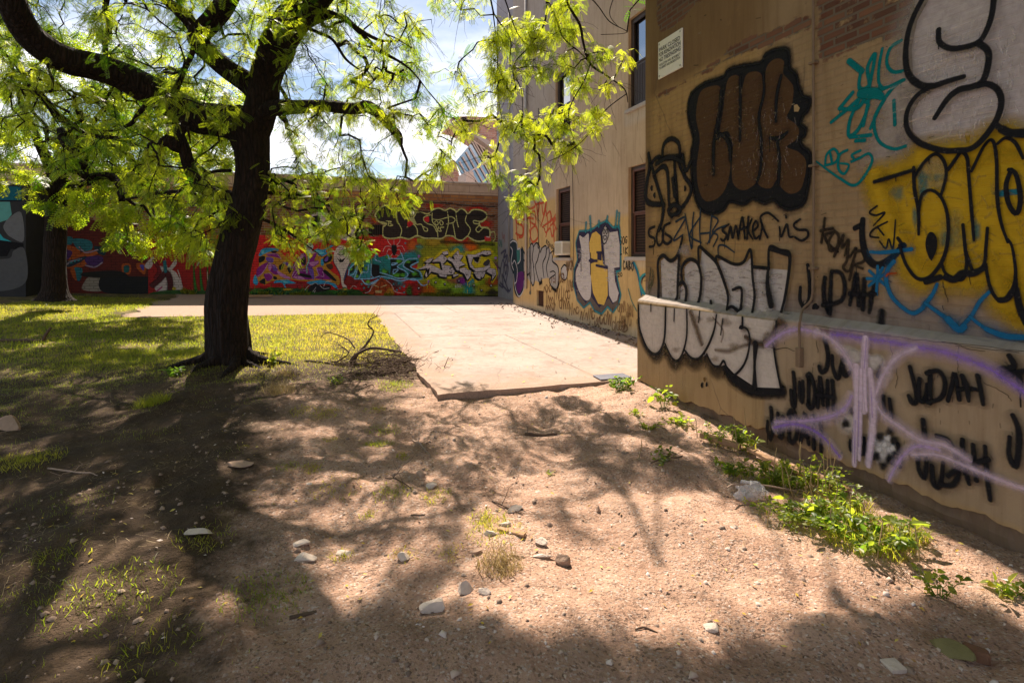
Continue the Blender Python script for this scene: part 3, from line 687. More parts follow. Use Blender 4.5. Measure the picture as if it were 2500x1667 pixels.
# ================================================================ ground and paving
def grid_axis(segs):
    out = [segs[0][0]]
    for a, b, st in segs:
        n = max(1, int(round((b - a) / st))); out += list(a + (b - a) * (np.arange(n) + 1) / n)
    return np.array(out)
gx = grid_axis([(-90, -30, 10), (-30, -10, 1.0), (-10, -4.5, .09), (-4.5, 3.6, .026), (3.6, 6, .08), (6, 12, .5), (12, 90, 10)])
gy = grid_axis([(-40, -4, 4), (-4, 1.4, .3), (1.4, 7.5, .026), (7.5, 12, .06), (12, 20, .12), (20, 30, 1), (30, 190, 16)])
X, Y = np.meshgrid(gx, gy, indexing='ij'); Z = terrain(X, Y)
farm = np.clip((np.hypot(X, Y) - 22) / 6, 0, 1); Z = Z * (1 - farm) + 0.2 * farm
u_ = NU[0] * X + NU[1] * Y; v_ = DV[0] * X + DV[1] * Y
# soil cover under the grass; the left side also carries painted shade
PX, PY = proj(np.stack([X, np.maximum(Y, .3), Z], -1)); DX, DY = PX / 1.06293, PY / 1.06293
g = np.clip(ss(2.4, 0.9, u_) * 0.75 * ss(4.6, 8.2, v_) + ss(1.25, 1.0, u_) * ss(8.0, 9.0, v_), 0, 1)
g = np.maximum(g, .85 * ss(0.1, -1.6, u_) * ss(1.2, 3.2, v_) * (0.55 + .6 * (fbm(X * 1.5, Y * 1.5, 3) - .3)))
g = np.maximum(g, .9 * ss(.3, -1.0, u_)); g = np.where(u_ > 3.3, .25, g); LAWN = ss(1.3, 1.0, u_) * ss(7.9, 9.3, v_) * ss(-9, -4, u_ + 3)  # left side pushed to dark soil, partly to deepen its shade
nx, ny = X.shape; idx = np.arange(nx * ny).reshape(nx, ny)
q = np.stack([idx[:-1, :-1], idx[1:, :-1], idx[1:, 1:], idx[:-1, 1:]], -1).reshape(-1, 4)
go = mesh_obj('ground', np.stack([X, Y, Z], -1).reshape(-1, 3), q, MT['ground'], None, (0, 0, 0), [('soil_shade', 'FLOAT', g.ravel()), ('lawn', 'FLOAT', LAWN.ravel())], smooth=True)
tag(go, kind='structure')
def grassy_at(x, y):
    u = NU[0] * x + NU[1] * y; v = DV[0] * x + DV[1] * y
    g = np.clip(ss(2.4, 0.9, u) * 0.75 * ss(4.6, 8.2, v) + ss(1.25, 1.0, u) * ss(7.0, 9.2, v), 0, 1)
    return np.maximum(g, .85 * ss(0.1, -1.6, u) * ss(1.2, 3.2, v) * (0.55 + .6 * (fbm(x * 1.5, y * 1.5, 3) - .3)))
# paving: two joined sheets with a real edge
def paving():

    mb = MB()
    def sheet(u0, u1, v0, v1, wob0, wobl, st=.12):
        nu = int((u1 - u0) / st) + 1; nv = int((v1 - v0) / st) + 1
        uu = np.linspace(u0, u1, nu); vv = np.linspace(v0, v1, nv); P = []
        for a in uu:
            for j, b in enumerate(vv):
                a2, b2 = a, b
                if j == 0: b2 = b + (fbm(a * 3, 1.1, 3) - .47) * wob0
                if a == u0: a2 = a + (fbm(b * 2.5, 7.7, 3) - .47) * wobl
                P.append(UVP(a2, b2, slab_z(a2, b2) + (fbm(a * 1.2, b * 1.2, 2) - .4) * .01))
        fs = [(i * nv + j, (i + 1) * nv + j, (i + 1) * nv + j + 1, i * nv + j + 1) for i in range(nu - 1) for j in range(nv - 1)]
        b0 = len(P); k = 0
        for i in range(nu): P.append(P[i * nv] + np.array([0, 0, -.12]) + DV * .01)
        fs += [(i * nv, b0 + i, b0 + i + 1, (i + 1) * nv) for i in range(nu - 1)]
        b1 = len(P)
        for j in range(nv): P.append(P[j] + np.array([0, 0, -.12]) + NU * .01)
        fs += [(j, j + 1, b1 + j + 1, b1 + j) for j in range(nv - 1)]
        mb.add(P, fs)
    sheet(1.17, U_B + .02, 6.06, 13.86, .16, .14); sheet(-4.0, U_G + .02, 13.86, V_F + .01, .12, .9, .16)
    o = mb.build('paving', MT['slab'], None, (0, 0, 0)); tag(o, kind='structure')
paving()

# ---------------------------------------------------------------- loose stones, each a thing
def rock(px, py, w, h, d, mat, label, flat=1.0, seed=0, name='stone', group='pale stones lying on the sand', rot=0.0, ang=.75):
    """D pixel of the centre of its foot; w, h in D pixels"""
    p = gD(px, py); k = 1.06293 * p[1] / F; W_, H_ = w * k, h * k * flat; rr = np.random.default_rng(seed + int(px * 7 + py))
    import bmesh
    bm = bmesh.new(); bmesh.ops.create_icosphere(bm, subdivisions=3, radius=1.0)
    pl = [(rr.normal(size=3), rr.uniform(.25, .75)) for _ in range(14)]
    for v in bm.verts:
        c = np.array(v.co)
        for nrm, dd in pl:
            nn = nrm / np.linalg.norm(nrm); s_ = c.dot(nn)
            if s_ > dd * ang + .2: c = c - nn * (s_ - dd * ang - .2)
        c = c * (1 + .10 * (fbm(c[0] * 2 + c[2] + seed, c[1] * 2 + 5, 3) - .45))
        x, y, z = c[0] * W_ / 2 * 1.25, c[1] * W_ * d / 2 * 1.2, c[2] * H_ * .75
        v.co = (x * math.cos(rot) - y * math.sin(rot), x * math.sin(rot) + y * math.cos(rot), z + H_ * .22)
    me = bpy.data.meshes.new(name); bm.to_mesh(me); bm.free(); me.materials.append(MT[mat]) 
    o = bpy.data.objects.new(name, me); COL.objects.link(o); o.location = p; tag(o, label, 'stone', group); return o
ROCKS = [
 (698, 1283, 50, 18, .7, 'rock_pale', 'white jagged stone in the sun, left of centre'), (690, 1249, 38, 13, .6, 'rock_pale', 'small white stone just behind the jagged one, left of centre'),
 (458, 1222, 75, 12, .4, 'rock_pale', 'long low stone sunk in the ground at lower left'), (787, 1268, 38, 8, .6, 'rock_pale', 'flat pale stone with a grass tuft at its side'),
 (925, 1281, 30, 17, .8, 'rock_pale', 'small blocky white stone on the shade edge, near the middle'), (1067, 1355, 42, 30, .9, 'rock_pale', 'tall white angular stone, middle one of the trio in the foreground'),
 (1115, 1360, 34, 16, .6, 'rock_pale', 'flat cream stone, rightmost of the trio in the foreground'), (998, 1396, 58, 30, .8, 'rock_pale', 'largest white stone, leftmost of the trio in the foreground'),
 (1287, 1292, 38, 30, .9, 'rock_brown', 'brown peaked stone standing on bright sand'), (1250, 1276, 52, 8, .3, 'rock_pale', 'narrow flat stone lying left of the brown peaked stone'),
 (1092, 1270, 28, 14, .8, 'rock_brown', 'brown knobby stone behind the dry grass tuft'), (1185, 1274, 28, 10, .6, 'rock_brown', 'small brown wedge stone right of the dry grass tuft'),
 (1158, 1205, 26, 14, .6, 'rock_pale', 'pale crumbly stone above the short plank'), (1182, 1170, 40, 14, .6, 'rock_pale', 'pale stone at the far end of the rubble line'),
 (1125, 1225, 30, 12, .7, 'rock_pale', 'pale stone at the left end of the short plank'), (1240, 1245, 30, 18, .8, 'rock_pale', 'crumbly pale stone on the bright sand'),
 (968, 1092, 28, 16, .8, 'rock_brown', 'round brown stone among the twigs in the dappled middle'), (993, 1115, 30, 12, .6, 'rock_pale', 'pale stone among the twigs in the dappled middle'),
 (1374, 1172, 14, 15, .9, 'rock_brown', 'small round pebble alone on the brightest sand'), (670, 1354, 20, 16, .9, 'rock_brown', 'small round tan stone at the shade edge, lower left'),
 (1637, 1446, 48, 17, .6, 'rock_pale', 'pale angular stone in the right foreground'), (1402, 1524, 18, 14, .8, 'rock_pale', 'small pale stone at the bottom edge of the shade'),
 (555, 1066, 85, 9, .4, 'rock_brown', 'low flat tan stone in the tree shadow'), (20, 985, 52, 36, .8, 'rock_brown', 'big grey brown boulder at the left edge'),
 (710, 1110, 24, 6, .6, 'rock_pale', 'flat pale chip in the dappled light left of centre'), (1690, 1210, 12, 8, .8, 'rock_pale', 'tiny pale stone left of the plastic bag'),
]
for i, (x, y, w_, h_, d_, m_, lb) in enumerate(ROCKS): rock(x, y + 2, w_, h_, d_, m_, lb, seed=i)
rock(2178, 1490, 92, 26, .8, 'rock_dark', 'large flat mossy stone in the lower right corner', seed=77, group=None, rot=-.75, ang=.8)
def chunk(px, py, dims, rot, mat, name, label, cat, tilt=0.0, group=None):
    p = gD(px, py); c, s_ = math.cos(rot), math.sin(rot); a = np.array([c, s_, 0]) * dims[0]; b = np.array([-s_, c, 0]) * dims[1]; cc = np.array([0, 0, dims[2]])
    a = a + np.array([0, 0, tilt * dims[0]]); mb = MB(); mb.box(p - a / 2 - b / 2 - np.array([0, 0, .005]), a, b, cc, min(dims) * .15)
    vs = np.array(mb.v); vs += (np.random.default_rng(int(px)).random(vs.shape) - .5) * min(dims) * .18; mb.v = vs.tolist()
    o = mb.build(name, mat, None, p); tag(o, label, cat, group); return o
chunk(2242, 1512, (.085, .06, .05), -.6, MT['redbrick'], 'brick_fragment', 'broken brick touching the mossy stone at lower right', 'brick')
chunk(2052, 1532, (.065, .065, .02), .15, MT['rock_pale'], 'tile_fragment', 'pale square tile fragment sunk in the sand at lower right', 'tile')
chunk(1175, 1222, (.17, .035, .015), -.45, MT['wood'], 'plank_offcut', 'short pale wood offcut in the rubble line near the middle', 'plank')
chunk(960, 1183, (.09, .014, .01), 0.0, MT['twig'], 'wood_strip', 'short dark wood strip on the dappled sand', 'plank')
chunk(700, 1412, (.13, .018, .014), .35, MT['twig'], 'bark_strip', 'brown bark strip in the foreground shade at left', 'bark')
# pebbles: scattered litter nobody could count
def pebbles():
    n = 3400; T = []; 
    base = np.array([(1, 0, 0), (-.5, .87, 0), (-.5, -.87, 0), (.3, .5, .7), (-.6, 0, .6), (.3, -.5, .65)]) ; fc = np.array([(0, 3, 5), (3, 4, 5), (0, 1, 3), (1, 4, 3), (1, 2, 4), (2, 5, 4), (2, 0, 5)])
    px = RNG.uniform(-3.2, 3.4, n); py = 1.9 + RNG.random(n) ** 1.6 * 4.8; u = NU[0] * px + NU[1] * py
    k = (u < 3.5) & (fbm(px * 1.3, py * 1.3, 3) + RNG.random(n) * .5 > .62); px, py = px[k], py[k]; n = len(px)
    s_ = RNG.gamma(2.0, .0038, n) + .003; s_ = np.minimum(s_, .026); z = terrain(px, py)
    a = RNG.uniform(0, 6.28, n); ca, sa = np.cos(a), np.sin(a)
    b = base[None] * (s_[:, None, None]) * RNG.uniform(.6, 1.3, (n, 6, 3)); b[..., 2] *= .9
    V = np.stack([b[..., 0] * ca[:, None] - b[..., 1] * sa[:, None] + px[:, None], b[..., 0] * sa[:, None] + b[..., 1] * ca[:, None] + py[:, None], b[..., 2] + z[:, None] - .001], -1)
    Fc = (fc[None] + (np.arange(n) * 6)[:, None, None]).reshape(-1, 3)
    m = M('pebble_mix'); m.color(m.ramp(m.attr('tint', True), [(0, (.16, .11, .085)), (.4, (.34, .25, .19)), (.75, (.48, .37, .30)), (1, (.66, .60, .58))])).rough(.9)
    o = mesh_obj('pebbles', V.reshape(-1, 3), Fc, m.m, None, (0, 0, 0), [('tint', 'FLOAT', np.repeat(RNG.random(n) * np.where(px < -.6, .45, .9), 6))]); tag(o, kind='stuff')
pebbles()
# paper-thin chips and yellow fallen leaves
def litter():
    m = M('litter_mix'); m.color(m.attr('col')).rough(.7); mb = MB()
    def leafchip(x, y, s_, c, lift=.006):
        z = float(terrain(x, y)) + lift; a = random.uniform(0, 6.28); d1 = np.array([math.cos(a), math.sin(a), random.uniform(-.3, .3)]) * s_; d2 = np.array([-math.sin(a), math.cos(a), random.uniform(-.3, .3)]) * s_ * .4
        p = np.array([x, y, z + s_ * .15]); mb.col = c; mb.add([p - d1, p - d2, p + d1, p + d2 + [0, 0, .003]], [(0, 1, 2), (0, 2, 3)])
    for _ in range(900):
        v = random.uniform(1.9, 6.5); leafchip(random.uniform(-3, 2.6), v, random.uniform(.006, .018), random.choice([(.42, .28, .03), (.3, .17, .06), (.12, .07, .04), (.5, .4, .1), (.6, .5, .45)]))
    for _ in range(420):
        u = random.uniform(1.2, 5.0); v = random.uniform(6.1, 13); p = UVP(u, v); z = slab_z(u, v) + .012; s_ = random.uniform(.01, .035); a = random.uniform(0, 3)
        mb.col = random.choice([(.5, .42, .03), (.16, .1, .06), (.12, .08, .05), (.3, .2, .1)]); d1 = np.array([math.cos(a), math.sin(a), .1]) * s_; d2 = np.array([-math.sin(a), math.cos(a), .1]) * s_ * .3; p[2] = z
        mb.add([p - d1, p - d2, p + d1, p + d2], [(0, 1, 2), (0, 2, 3)])
    for _ in range(420):   # rubble line along the foot of the stucco wall
        v = random.uniform(6.2, 16.5); w_ = ss(6, 9, v) * .3 + .35; u = U_B - abs(random.gauss(0, w_ * .5)) - .02; p = UVP(u, v); p[2] = slab_z(u, v) + .012; s_ = random.uniform(.012, .05); a = random.uniform(0, 3)
        mb.col = random.choice([(.10, .07, .05), (.17, .12, .09), (.07, .05, .04), (.35, .3, .28), (.22, .13, .08)]); d1 = np.array([math.cos(a), math.sin(a), .2]) * s_; d2 = np.array([-math.sin(a), math.cos(a), .3]) * s_ * .5
        mb.add([p - d1, p - d2, p + d1, p + d2, p + [0, 0, s_ * .5]], [(0, 1, 4), (1, 2, 4), (2, 3, 4), (3, 0, 4)])
    o = mb.build('leaf_litter', m.m, None, (0, 0, 0), col=True); tag(o, kind='stuff')
litter()

# ---------------------------------------------------------------- grass: one mass of blades
def blades(px, py, h, w_, lean, tint, segs=2):
    n = len(px); a = RNG.uniform(0, 6.28, n); z = terrain(px, py) - .004
    dx, dy = np.cos(a), np.sin(a); b = RNG.uniform(0, 6.28, n); lx, ly = np.cos(b) * lean * h, np.sin(b) * lean * h
    P = np.zeros((n, 5, 3)); ts = [0, .5, 1]
    for i, t in enumerate((0, .55)):
        ww = w_ * (1 - .3 * t) / 2
        cx = px + lx * t * t; cy = py + ly * t * t; cz = z + h * t * (1 - .15 * t * lean)
        P[:, 2 * i] = np.stack([cx - dx * ww, cy - dy * ww, cz], -1); P[:, 2 * i + 1] = np.stack([cx + dx * ww, cy + dy * ww, cz], -1)
    P[:, 4] = np.stack([px + lx, py + ly, z + h * (1 - .35 * np.minimum(lean, 1.6))], -1)
    t = np.array([(0, 1, 3), (0, 3, 2), (2, 3, 4)]); return P.reshape(-1, 3), (t[None] + (np.arange(n) * 5)[:, None, None]).reshape(-1, 3), np.repeat(tint, 5)
def grass():
    n = 270000; m_ = 130000; px = np.concatenate([RNG.uniform(-12, 3.2, n), RNG.uniform(-6, 1.2, m_)]); py = np.concatenate([2.0 + RNG.random(n) ** .8 * 13.5, 1.9 + RNG.random(m_) * 6.6]); n += m_
    u = NU[0] * px + NU[1] * py; v = DV[0] * px + DV[1] * py
    g = grassy_at(px, py) + (fbm(px * 2.2, py * 2.2, 4) - np.where(v < 8.0, .44, .52)) * 2.0
    on = ((u > 1.2 + (fbm(v * 2.5, u * 0 + 7.7, 3) - .47) * .5) & (v > 6.06)) | ((v > 13.85 + (fbm(u * 2, v, 3) - .5) * .8) & (u > -4 + (fbm(v * 1.5, u, 3) - .5) * 1.5)) | (u > 2.3)
    vis = (abs(px / py + .05) < 1.05)
    dens = .03 + .97 * ss(6.9, 9.8, v)
    dens = np.maximum(dens, .75 * ss(.45, 1.15, g) * ss(.4, -1.0, u))
    k = ~on & vis & (g > .38) & (RNG.random(n) < dens); px, py, g, v = px[k], py[k], g[k], v[k]; n = len(px)
    h = RNG.gamma(5, .0085, n) * (.6 + .6 * ss(7.5, 9.5, v)); tint = np.clip(.25 + .45 * ss(-3.5, .5, u[k]) + .5 * (fbm(px, py, 3) - .4) * 2 + RNG.normal(0, .22, n) - .5 * ss(8.6, 6.8, v), 0, 1)  # tint yellower over the sunlit lawn, lowered nearby to paint in shade
    V1, F1, t1 = blades(px, py, h, RNG.uniform(.003, .008, n) * (.32 + .68 * ss(6, 9, py)), RNG.uniform(.1, 1.2, n), tint)
    # weeds along the joints and the foot of the mural wall
    m = 2600; uu = RNG.uniform(-4, 5.3, m); vv = np.where(RNG.random(m) < 1.1, V_F - .03 - abs(RNG.normal(0, .07, m)), np.where(RNG.random(m) < .5, 15.6, 13.9) + RNG.normal(0, .05, m))
    keep = fbm(uu * 1.5, vv, 3) > .47; uu, vv = uu[keep], vv[keep]; m = len(uu); P = np.stack([NU[0] * uu + DV[0] * vv, NU[1] * uu + DV[1] * vv], -1)
    V2, F2, t2 = blades(P[:, 0], P[:, 1], RNG.uniform(.05, .22, m), RNG.uniform(.01, .03, m), RNG.uniform(.1, .9, m), RNG.uniform(0, .6, m)); V2[:, 2] += .08
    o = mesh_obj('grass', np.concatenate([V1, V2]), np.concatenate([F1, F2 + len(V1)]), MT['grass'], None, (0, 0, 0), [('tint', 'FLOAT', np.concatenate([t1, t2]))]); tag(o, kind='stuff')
grass()
def straw():
    n = 16000; px = RNG.uniform(-6, 1.6, n); py = 1.8 + RNG.random(n) * 7; g = grassy_at(px, py) + (fbm(px * 2.5 + 3, py * 2.5, 3) - .47) * 1.6
    u = NU[0] * px + NU[1] * py; v = DV[0] * px + DV[1] * py; k = (g > .35) & ~((u > 1.1) & (v > 6)); px, py = px[k], py[k]; n = len(px); z = terrain(px, py) + RNG.uniform(.003, .016, n)
    a = RNG.uniform(0, 3.14, n); L = RNG.gamma(3, .006, n) + .005; w_ = RNG.uniform(.0005, .0013, n); dx, dy = np.cos(a) * L, np.sin(a) * L; ex, ey = -np.sin(a) * w_, np.cos(a) * w_
    P = np.stack([np.stack([px - dx - ex, py - dy - ey, z], -1), np.stack([px + dx - ex, py + dy - ey, z + L * .15], -1), np.stack([px + dx + ex, py + dy + ey, z + L * .15], -1), np.stack([px - dx + ex, py - dy + ey, z], -1)], 1)
    o = mesh_obj('dry_straw', P.reshape(-1, 3), np.arange(n * 4).reshape(n, 4), MT['straw'], None, (0, 0, 0), [('tint', 'FLOAT', np.repeat(RNG.random(n), 4))]); tag(o, kind='stuff')
straw()
# ================================================================ trees
def hq_tube(path, rad, nseg=26, rough=0.09, seed=0.0, flare=None):
    """furrowed limb: path (n,3) smooth, rad (n); returns verts, quads"""
    path = np.asarray(path, float); m = len(path); t = np.gradient(path, axis=0); t /= np.linalg.norm(t, axis=1)[:, None]
    up = np.array([0.3, -1, 0.2]); V = []; L = np.concatenate([[0], np.cumsum(np.linalg.norm(np.diff(path, axis=0), axis=1))])
    ang = np.arange(nseg) / nseg * 2 * np.pi
    for i in range(m):
        a = np.cross(t[i], up); a /= np.linalg.norm(a); up = np.cross(a, t[i])
        r = rad[i] * (1 + rough * 2.4 * (fbm(np.cos(ang) * 2.2 + seed, np.sin(ang) * 2.2 + L[i] * 1.3, 3) - .44) + rough * 1.1 * (fbm(ang * 4.4 + seed + 20, L[i] * 2.2 + ang * 0, 3) - .44))
        if flare is not None: r = r * (1 + flare[i] * (0.5 + .5 * np.cos(ang * 4 + 1.1)))
        V.append(path[i] + r[:, None] * (np.cos(ang)[:, None] * a + np.sin(ang)[:, None] * up))
    V = np.concatenate(V); Q = []
    idx = np.arange(m * nseg).reshape(m, nseg); Q = np.stack([idx[:-1], np.roll(idx[:-1], -1, 1), np.roll(idx[1:], -1, 1), idx[1:]], -1).reshape(-1, 4)
    return V, Q
class Tree:
    def __init__(s): s.V = []; s.Q = []; s.nodes = []; s.nr = []; s.off = 0
    def limb(s, pts, seed=0.0, k=10, nseg=24, rough=.09, flare=None, node=True):
        """pts: (x, y in D pixels, depth Y, width in D pixels)"""
        P = np.array([[*atY(Y, *D(x, y)), w_ * 1.06293 / F * Y / 2] for x, y, Y, w_ in pts]); C = catmull(P, k)
        fl = None
        if flare: fl = np.clip(1 - np.arange(len(C)) / (k * 1.1), 0, 1) ** 2 * flare
        V, Q = hq_tube(C[:, :3], C[:, 3], nseg, rough, seed, fl); s.V.append(V); s.Q.append(Q + s.off); s.off += len(V)
        if node: s.nodes += list(C[:, :3]); s.nr += list(C[:, 3])
        return C
    def mesh(s): return np.concatenate(s.V), np.concatenate(s.Q)
def thin_tubes(paths, radii, n=5):
    V, Q, off = [], [], 0
    for P, R in zip(paths, radii):
        P = np.asarray(P); m = len(P); t = np.gradient(P, axis=0); t /= np.linalg.norm(t, axis=1)[:, None] + 1e-9
        ref = np.array([0.31, .2, 1.0]); a = np.cross(t, ref); a /= np.linalg.norm(a, axis=1)[:, None] + 1e-9; b = np.cross(a, t); ang = np.arange(n) / n * 2 * np.pi
        V.append((P[:, None] + np.asarray(R)[:, None, None] * (np.cos(ang)[None, :, None] * a[:, None] + np.sin(ang)[None, :, None] * b[:, None])).reshape(-1, 3))
        idx = np.arange(m * n).reshape(m, n) + off; Q.append(np.stack([idx[:-1], np.roll(idx[:-1], -1, 1), np.roll(idx[1:], -1, 1), idx[1:]], -1).reshape(-1, 4)); off += m * n
    return np.concatenate(V), np.concatenate(Q)
def grow(nodes, nrad, attract, rng, sag=.10, step=.14, wig=.03):
    """join every attractor to the nearest wood by a bent twig, so that twigs branch from twigs"""
    N = [np.array(p) for p in nodes]; arr = np.array(N); cap = len(arr) + len(attract) * 14 + 10; A = np.zeros((cap, 3)); A[:len(arr)] = arr; cnt = len(arr)
    par = [-1] * cnt; order = np.argsort([np.min(np.sum((arr - a) ** 2, 1)) for a in attract]); chains = []
    for o in order:
        a = attract[o]; d2 = np.sum((A[:cnt] - a) ** 2, 1); i = int(np.argmin(d2)); d = math.sqrt(d2[i])
        k = int(np.clip(round(d / step), 2, 13)); p0 = A[i].copy(); side = rng.normal(0, 1, 3) * d * .10
        t = np.linspace(0, 1, k + 1)[1:]; pts = p0 + (a - p0) * t[:, None] + side * np.sin(t * np.pi)[:, None] + np.array([0, 0, 1]) * (np.sin(t * np.pi) * d * sag)[:, None] + rng.normal(0, wig, (k, 3)) * (t < 1)[:, None]
        A[cnt:cnt + k] = pts; ids = list(range(cnt, cnt + k)); par += [i] + ids[:-1]; cnt += k; chains.append((i, ids, d))
    # radii from the number of tips carried
    load = np.zeros(cnt); nb = len(nodes)
    for (i, ids, d) in chains: load[ids[-1]] += 1
    for j in range(cnt - 1, nb - 1, -1):
        if par[j] >= 0: load[par[j]] += load[j]
    return A[:cnt], load, chains
def frond_template(pairs=10, L=.15, lw=.0085, ll=.027):
    V = []; 
    V += [(0, -.0008, 0), (L, -.0005, 0), (L, .0005, 0), (0, .0008, 0)]
    for i in range(pairs):
        x = L * (.12 + .88 * i / pairs); l = ll * (0.75 + .5 * math.sin(math.pi * (i + 1) / (pairs + 1)))
        for s_ in (1, -1):
            V += [(x, 0, 0), (x + .18 * l + lw * .5, s_ * l * .5, .001), (x + .34 * l, s_ * l, -.003), (x + .18 * l - lw * .5, s_ * l * .5, .001)]
    V = np.array(V); V[:, 2] -= (V[:, 0] / L) ** 2 * .03; return V
FT = frond_template(); FT_far = frond_template(5, .17, .022, .042)
def fronds(P, dirs, nrm, size, T, tint):
    n = len(P); x = dirs / np.linalg.norm(dirs, axis=1)[:, None]; y = np.cross(nrm, x); y /= np.linalg.norm(y, axis=1)[:, None] + 1e-9; z = np.cross(x, y)
    R = np.stack([x, y, z], 1); V = P[:, None] + size[:, None, None] * np.einsum('kj,njd->nkd', T, R); m = len(T)
    return V.reshape(-1, 3), np.arange(n * m).reshape(-1, 4), np.repeat(tint, m)
def foliage(A, chains, rng, per, reach, T, size=(.75, 1.25), droop=.55):
    P, Dr = [], []
    Tn = []
    for (i, ids, d) in chains:
        c = A[ids]; k = len(ids); n = rng.poisson(per); tb = rng.normal(.5, .27)
        for _ in range(n):
            t = (1 - rng.random() ** 1.4 * min(1.0, reach / max(d, .05))) * (k - 1); j = int(max(0, min(k - 2, math.floor(t)))) if k > 1 else 0
            p = c[j] + (c[min(j + 1, k - 1)] - c[j]) * (t - j); ax = c[min(j + 1, k - 1)] - c[j]
            dd = rng.normal(0, 1, 3); dd[2] *= .5; dd = dd / np.linalg.norm(dd) + ax / (np.linalg.norm(ax) + 1e-6) * .5; dd[2] -= droop * rng.random() * 2
            off = rng.normal(0, .055, 3); P.append(p + off); Dr.append(dd); Tn.append(tb)
    P = np.array(P); Dr = np.array(Dr); nr = rng.normal(0, .55, (len(P), 3)); nr[:, 2] += 1.0
    return fronds(P, Dr, nr, rng.uniform(*size, len(P)), T, np.clip(np.array(Tn) + rng.normal(0, .15, len(P)), 0, 1))
def shadow_D(p):
    g = p - SUN[None] * (p[:, 2:3] / SUN[2]); x, y = proj(np.stack([g[:, 0], np.maximum(g[:, 1], .2), g[:, 2]], -1)); return x / 1.06293, y / 1.06293, g
def sample_poly(poly, n, rng):
    P = np.array(poly, float); lo, hi = P.min(0), P.max(0); out = []
    while len(out) < n:
        q = lo + (hi - lo) * rng.random((n * 3, 2)); k = inpoly(q[:, 0], q[:, 1], P) > 0; out += list(q[k])
    return np.array(out[:n])
rt = np.random.default_rng(11)
main = Tree()
trunk = main.limb([(528, 896, 7.6, 128), (529, 858, 7.6, 101), (526, 790, 7.6, 93), (521, 700, 7.6, 89), (530, 620, 7.6, 83), (550, 540, 7.6, 80), (569, 470, 7.6, 77), (578, 400, 7.6, 75), (577, 350, 7.6, 77), (568, 300, 7.6, 92), (568, 255, 7.6, 104)], 1.0, 12, 64, .12, .4)
BASE = atY(7.6, *D(529, 870)); BASE[2] = float(terrain(BASE[0], BASE[1]))
for k_, (a_, L_, r_) in enumerate([(-.1, .85, .10), (.9, .6, .09), (-1.0, .7, .10), (-1.75, .55, .11), (-2.5, .8, .10), (3.3, .75, .09), (-.6, .5, .08), (2.2, .5, .08)]):
    t_ = np.linspace(0, 1, 12); d_ = .12 + L_ * t_; an = a_ + .25 * np.sin(t_ * 3 + k_); x_ = BASE[0] + d_ * np.cos(an); y_ = BASE[1] + d_ * np.sin(an)
    R_ = r_ * .75 * (1 - t_) ** .8 + .010; z_ = terrain(x_, y_) + .26 * np.exp(-t_ * 7) * .8 + R_ * .2 - .02 * t_
    V_, Q_ = hq_tube(np.stack([x_, y_, z_], 1), R_, 16, .16, 60.0 + k_); main.V.append(V_); main.Q.append(Q_ + main.off); main.off += len(V_)
left = main.limb([(575, 310, 7.6, 80), (530, 283, 7.55, 76), (456, 270, 7.4, 72), (400, 238, 7.3, 66), (340, 205, 7.1, 66), (274, 172, 6.9, 62), (215, 152, 6.7, 60), (160, 140, 6.5, 60), (105, 112, 6.3, 60), (60, 70, 6.1, 58), (30, 10, 5.9, 58), (0, -80, 5.8, 54), (-60, -180, 5.8, 40)], 2.0, 8, 30, .13)
upr = main.limb([(568, 330, 7.6, 76), (590, 280, 7.6, 78), (602, 230, 7.55, 74), (608, 185, 7.5, 70), (625, 130, 7.4, 72), (660, 65, 7.25, 76), (712, 5, 7.1, 74), (765, -60, 6.9, 66), (830, -140, 6.6, 50), (900, -230, 6.3, 34), (960, -330, 6.0, 20)], 3.0, 8, 30, .12)
upl = main.limb([(600, 225, 7.5, 50), (575, 195, 7.5, 50), (524, 160, 7.4, 44), (480, 122, 7.3, 42), (455, 88, 7.3, 46), (490, 45, 7.2, 46), (520, 5, 7.1, 44), (550, -60, 7.0, 36), (560, -150, 6.8, 26), (540, -240, 6.6, 16)], 4.0, 8, 24, .13)
upl2 = main.limb([(462, 95, 7.3, 30), (440, 55, 7.2, 30), (405, 22, 7.1, 24), (370, -10, 7.0, 20), (320, -70, 6.8, 14)], 4.5, 7, 14, .1)
rgt = main.limb([(600, 260, 7.5, 44), (635, 248, 7.4, 36), (690, 246, 7.3, 31), (750, 245, 7.2, 27), (812, 250, 7.1, 27), (845, 246, 7.1, 28), (876, 268, 7.05, 22), (900, 295, 7.0, 19), (915, 312, 7.0, 17), (921, 332, 7.0, 9)], 5.0, 8, 18, .15)
brk = main.limb([(548, 462, 7.6, 22), (530, 452, 7.6, 24), (497, 442, 7.5, 26), (462, 432, 7.4, 27), (438, 392, 7.3, 27), (424, 345, 7.2, 26), (412, 305, 7.25, 24), (430, 282, 7.35, 26)], 6.0, 8, 16, .15)
knob = main.limb([(425, 350, 7.2, 18), (405, 335, 7.15, 34), (385, 325, 7.1, 30), (365, 335, 7.1, 14)], 6.5, 6, 12, .2)
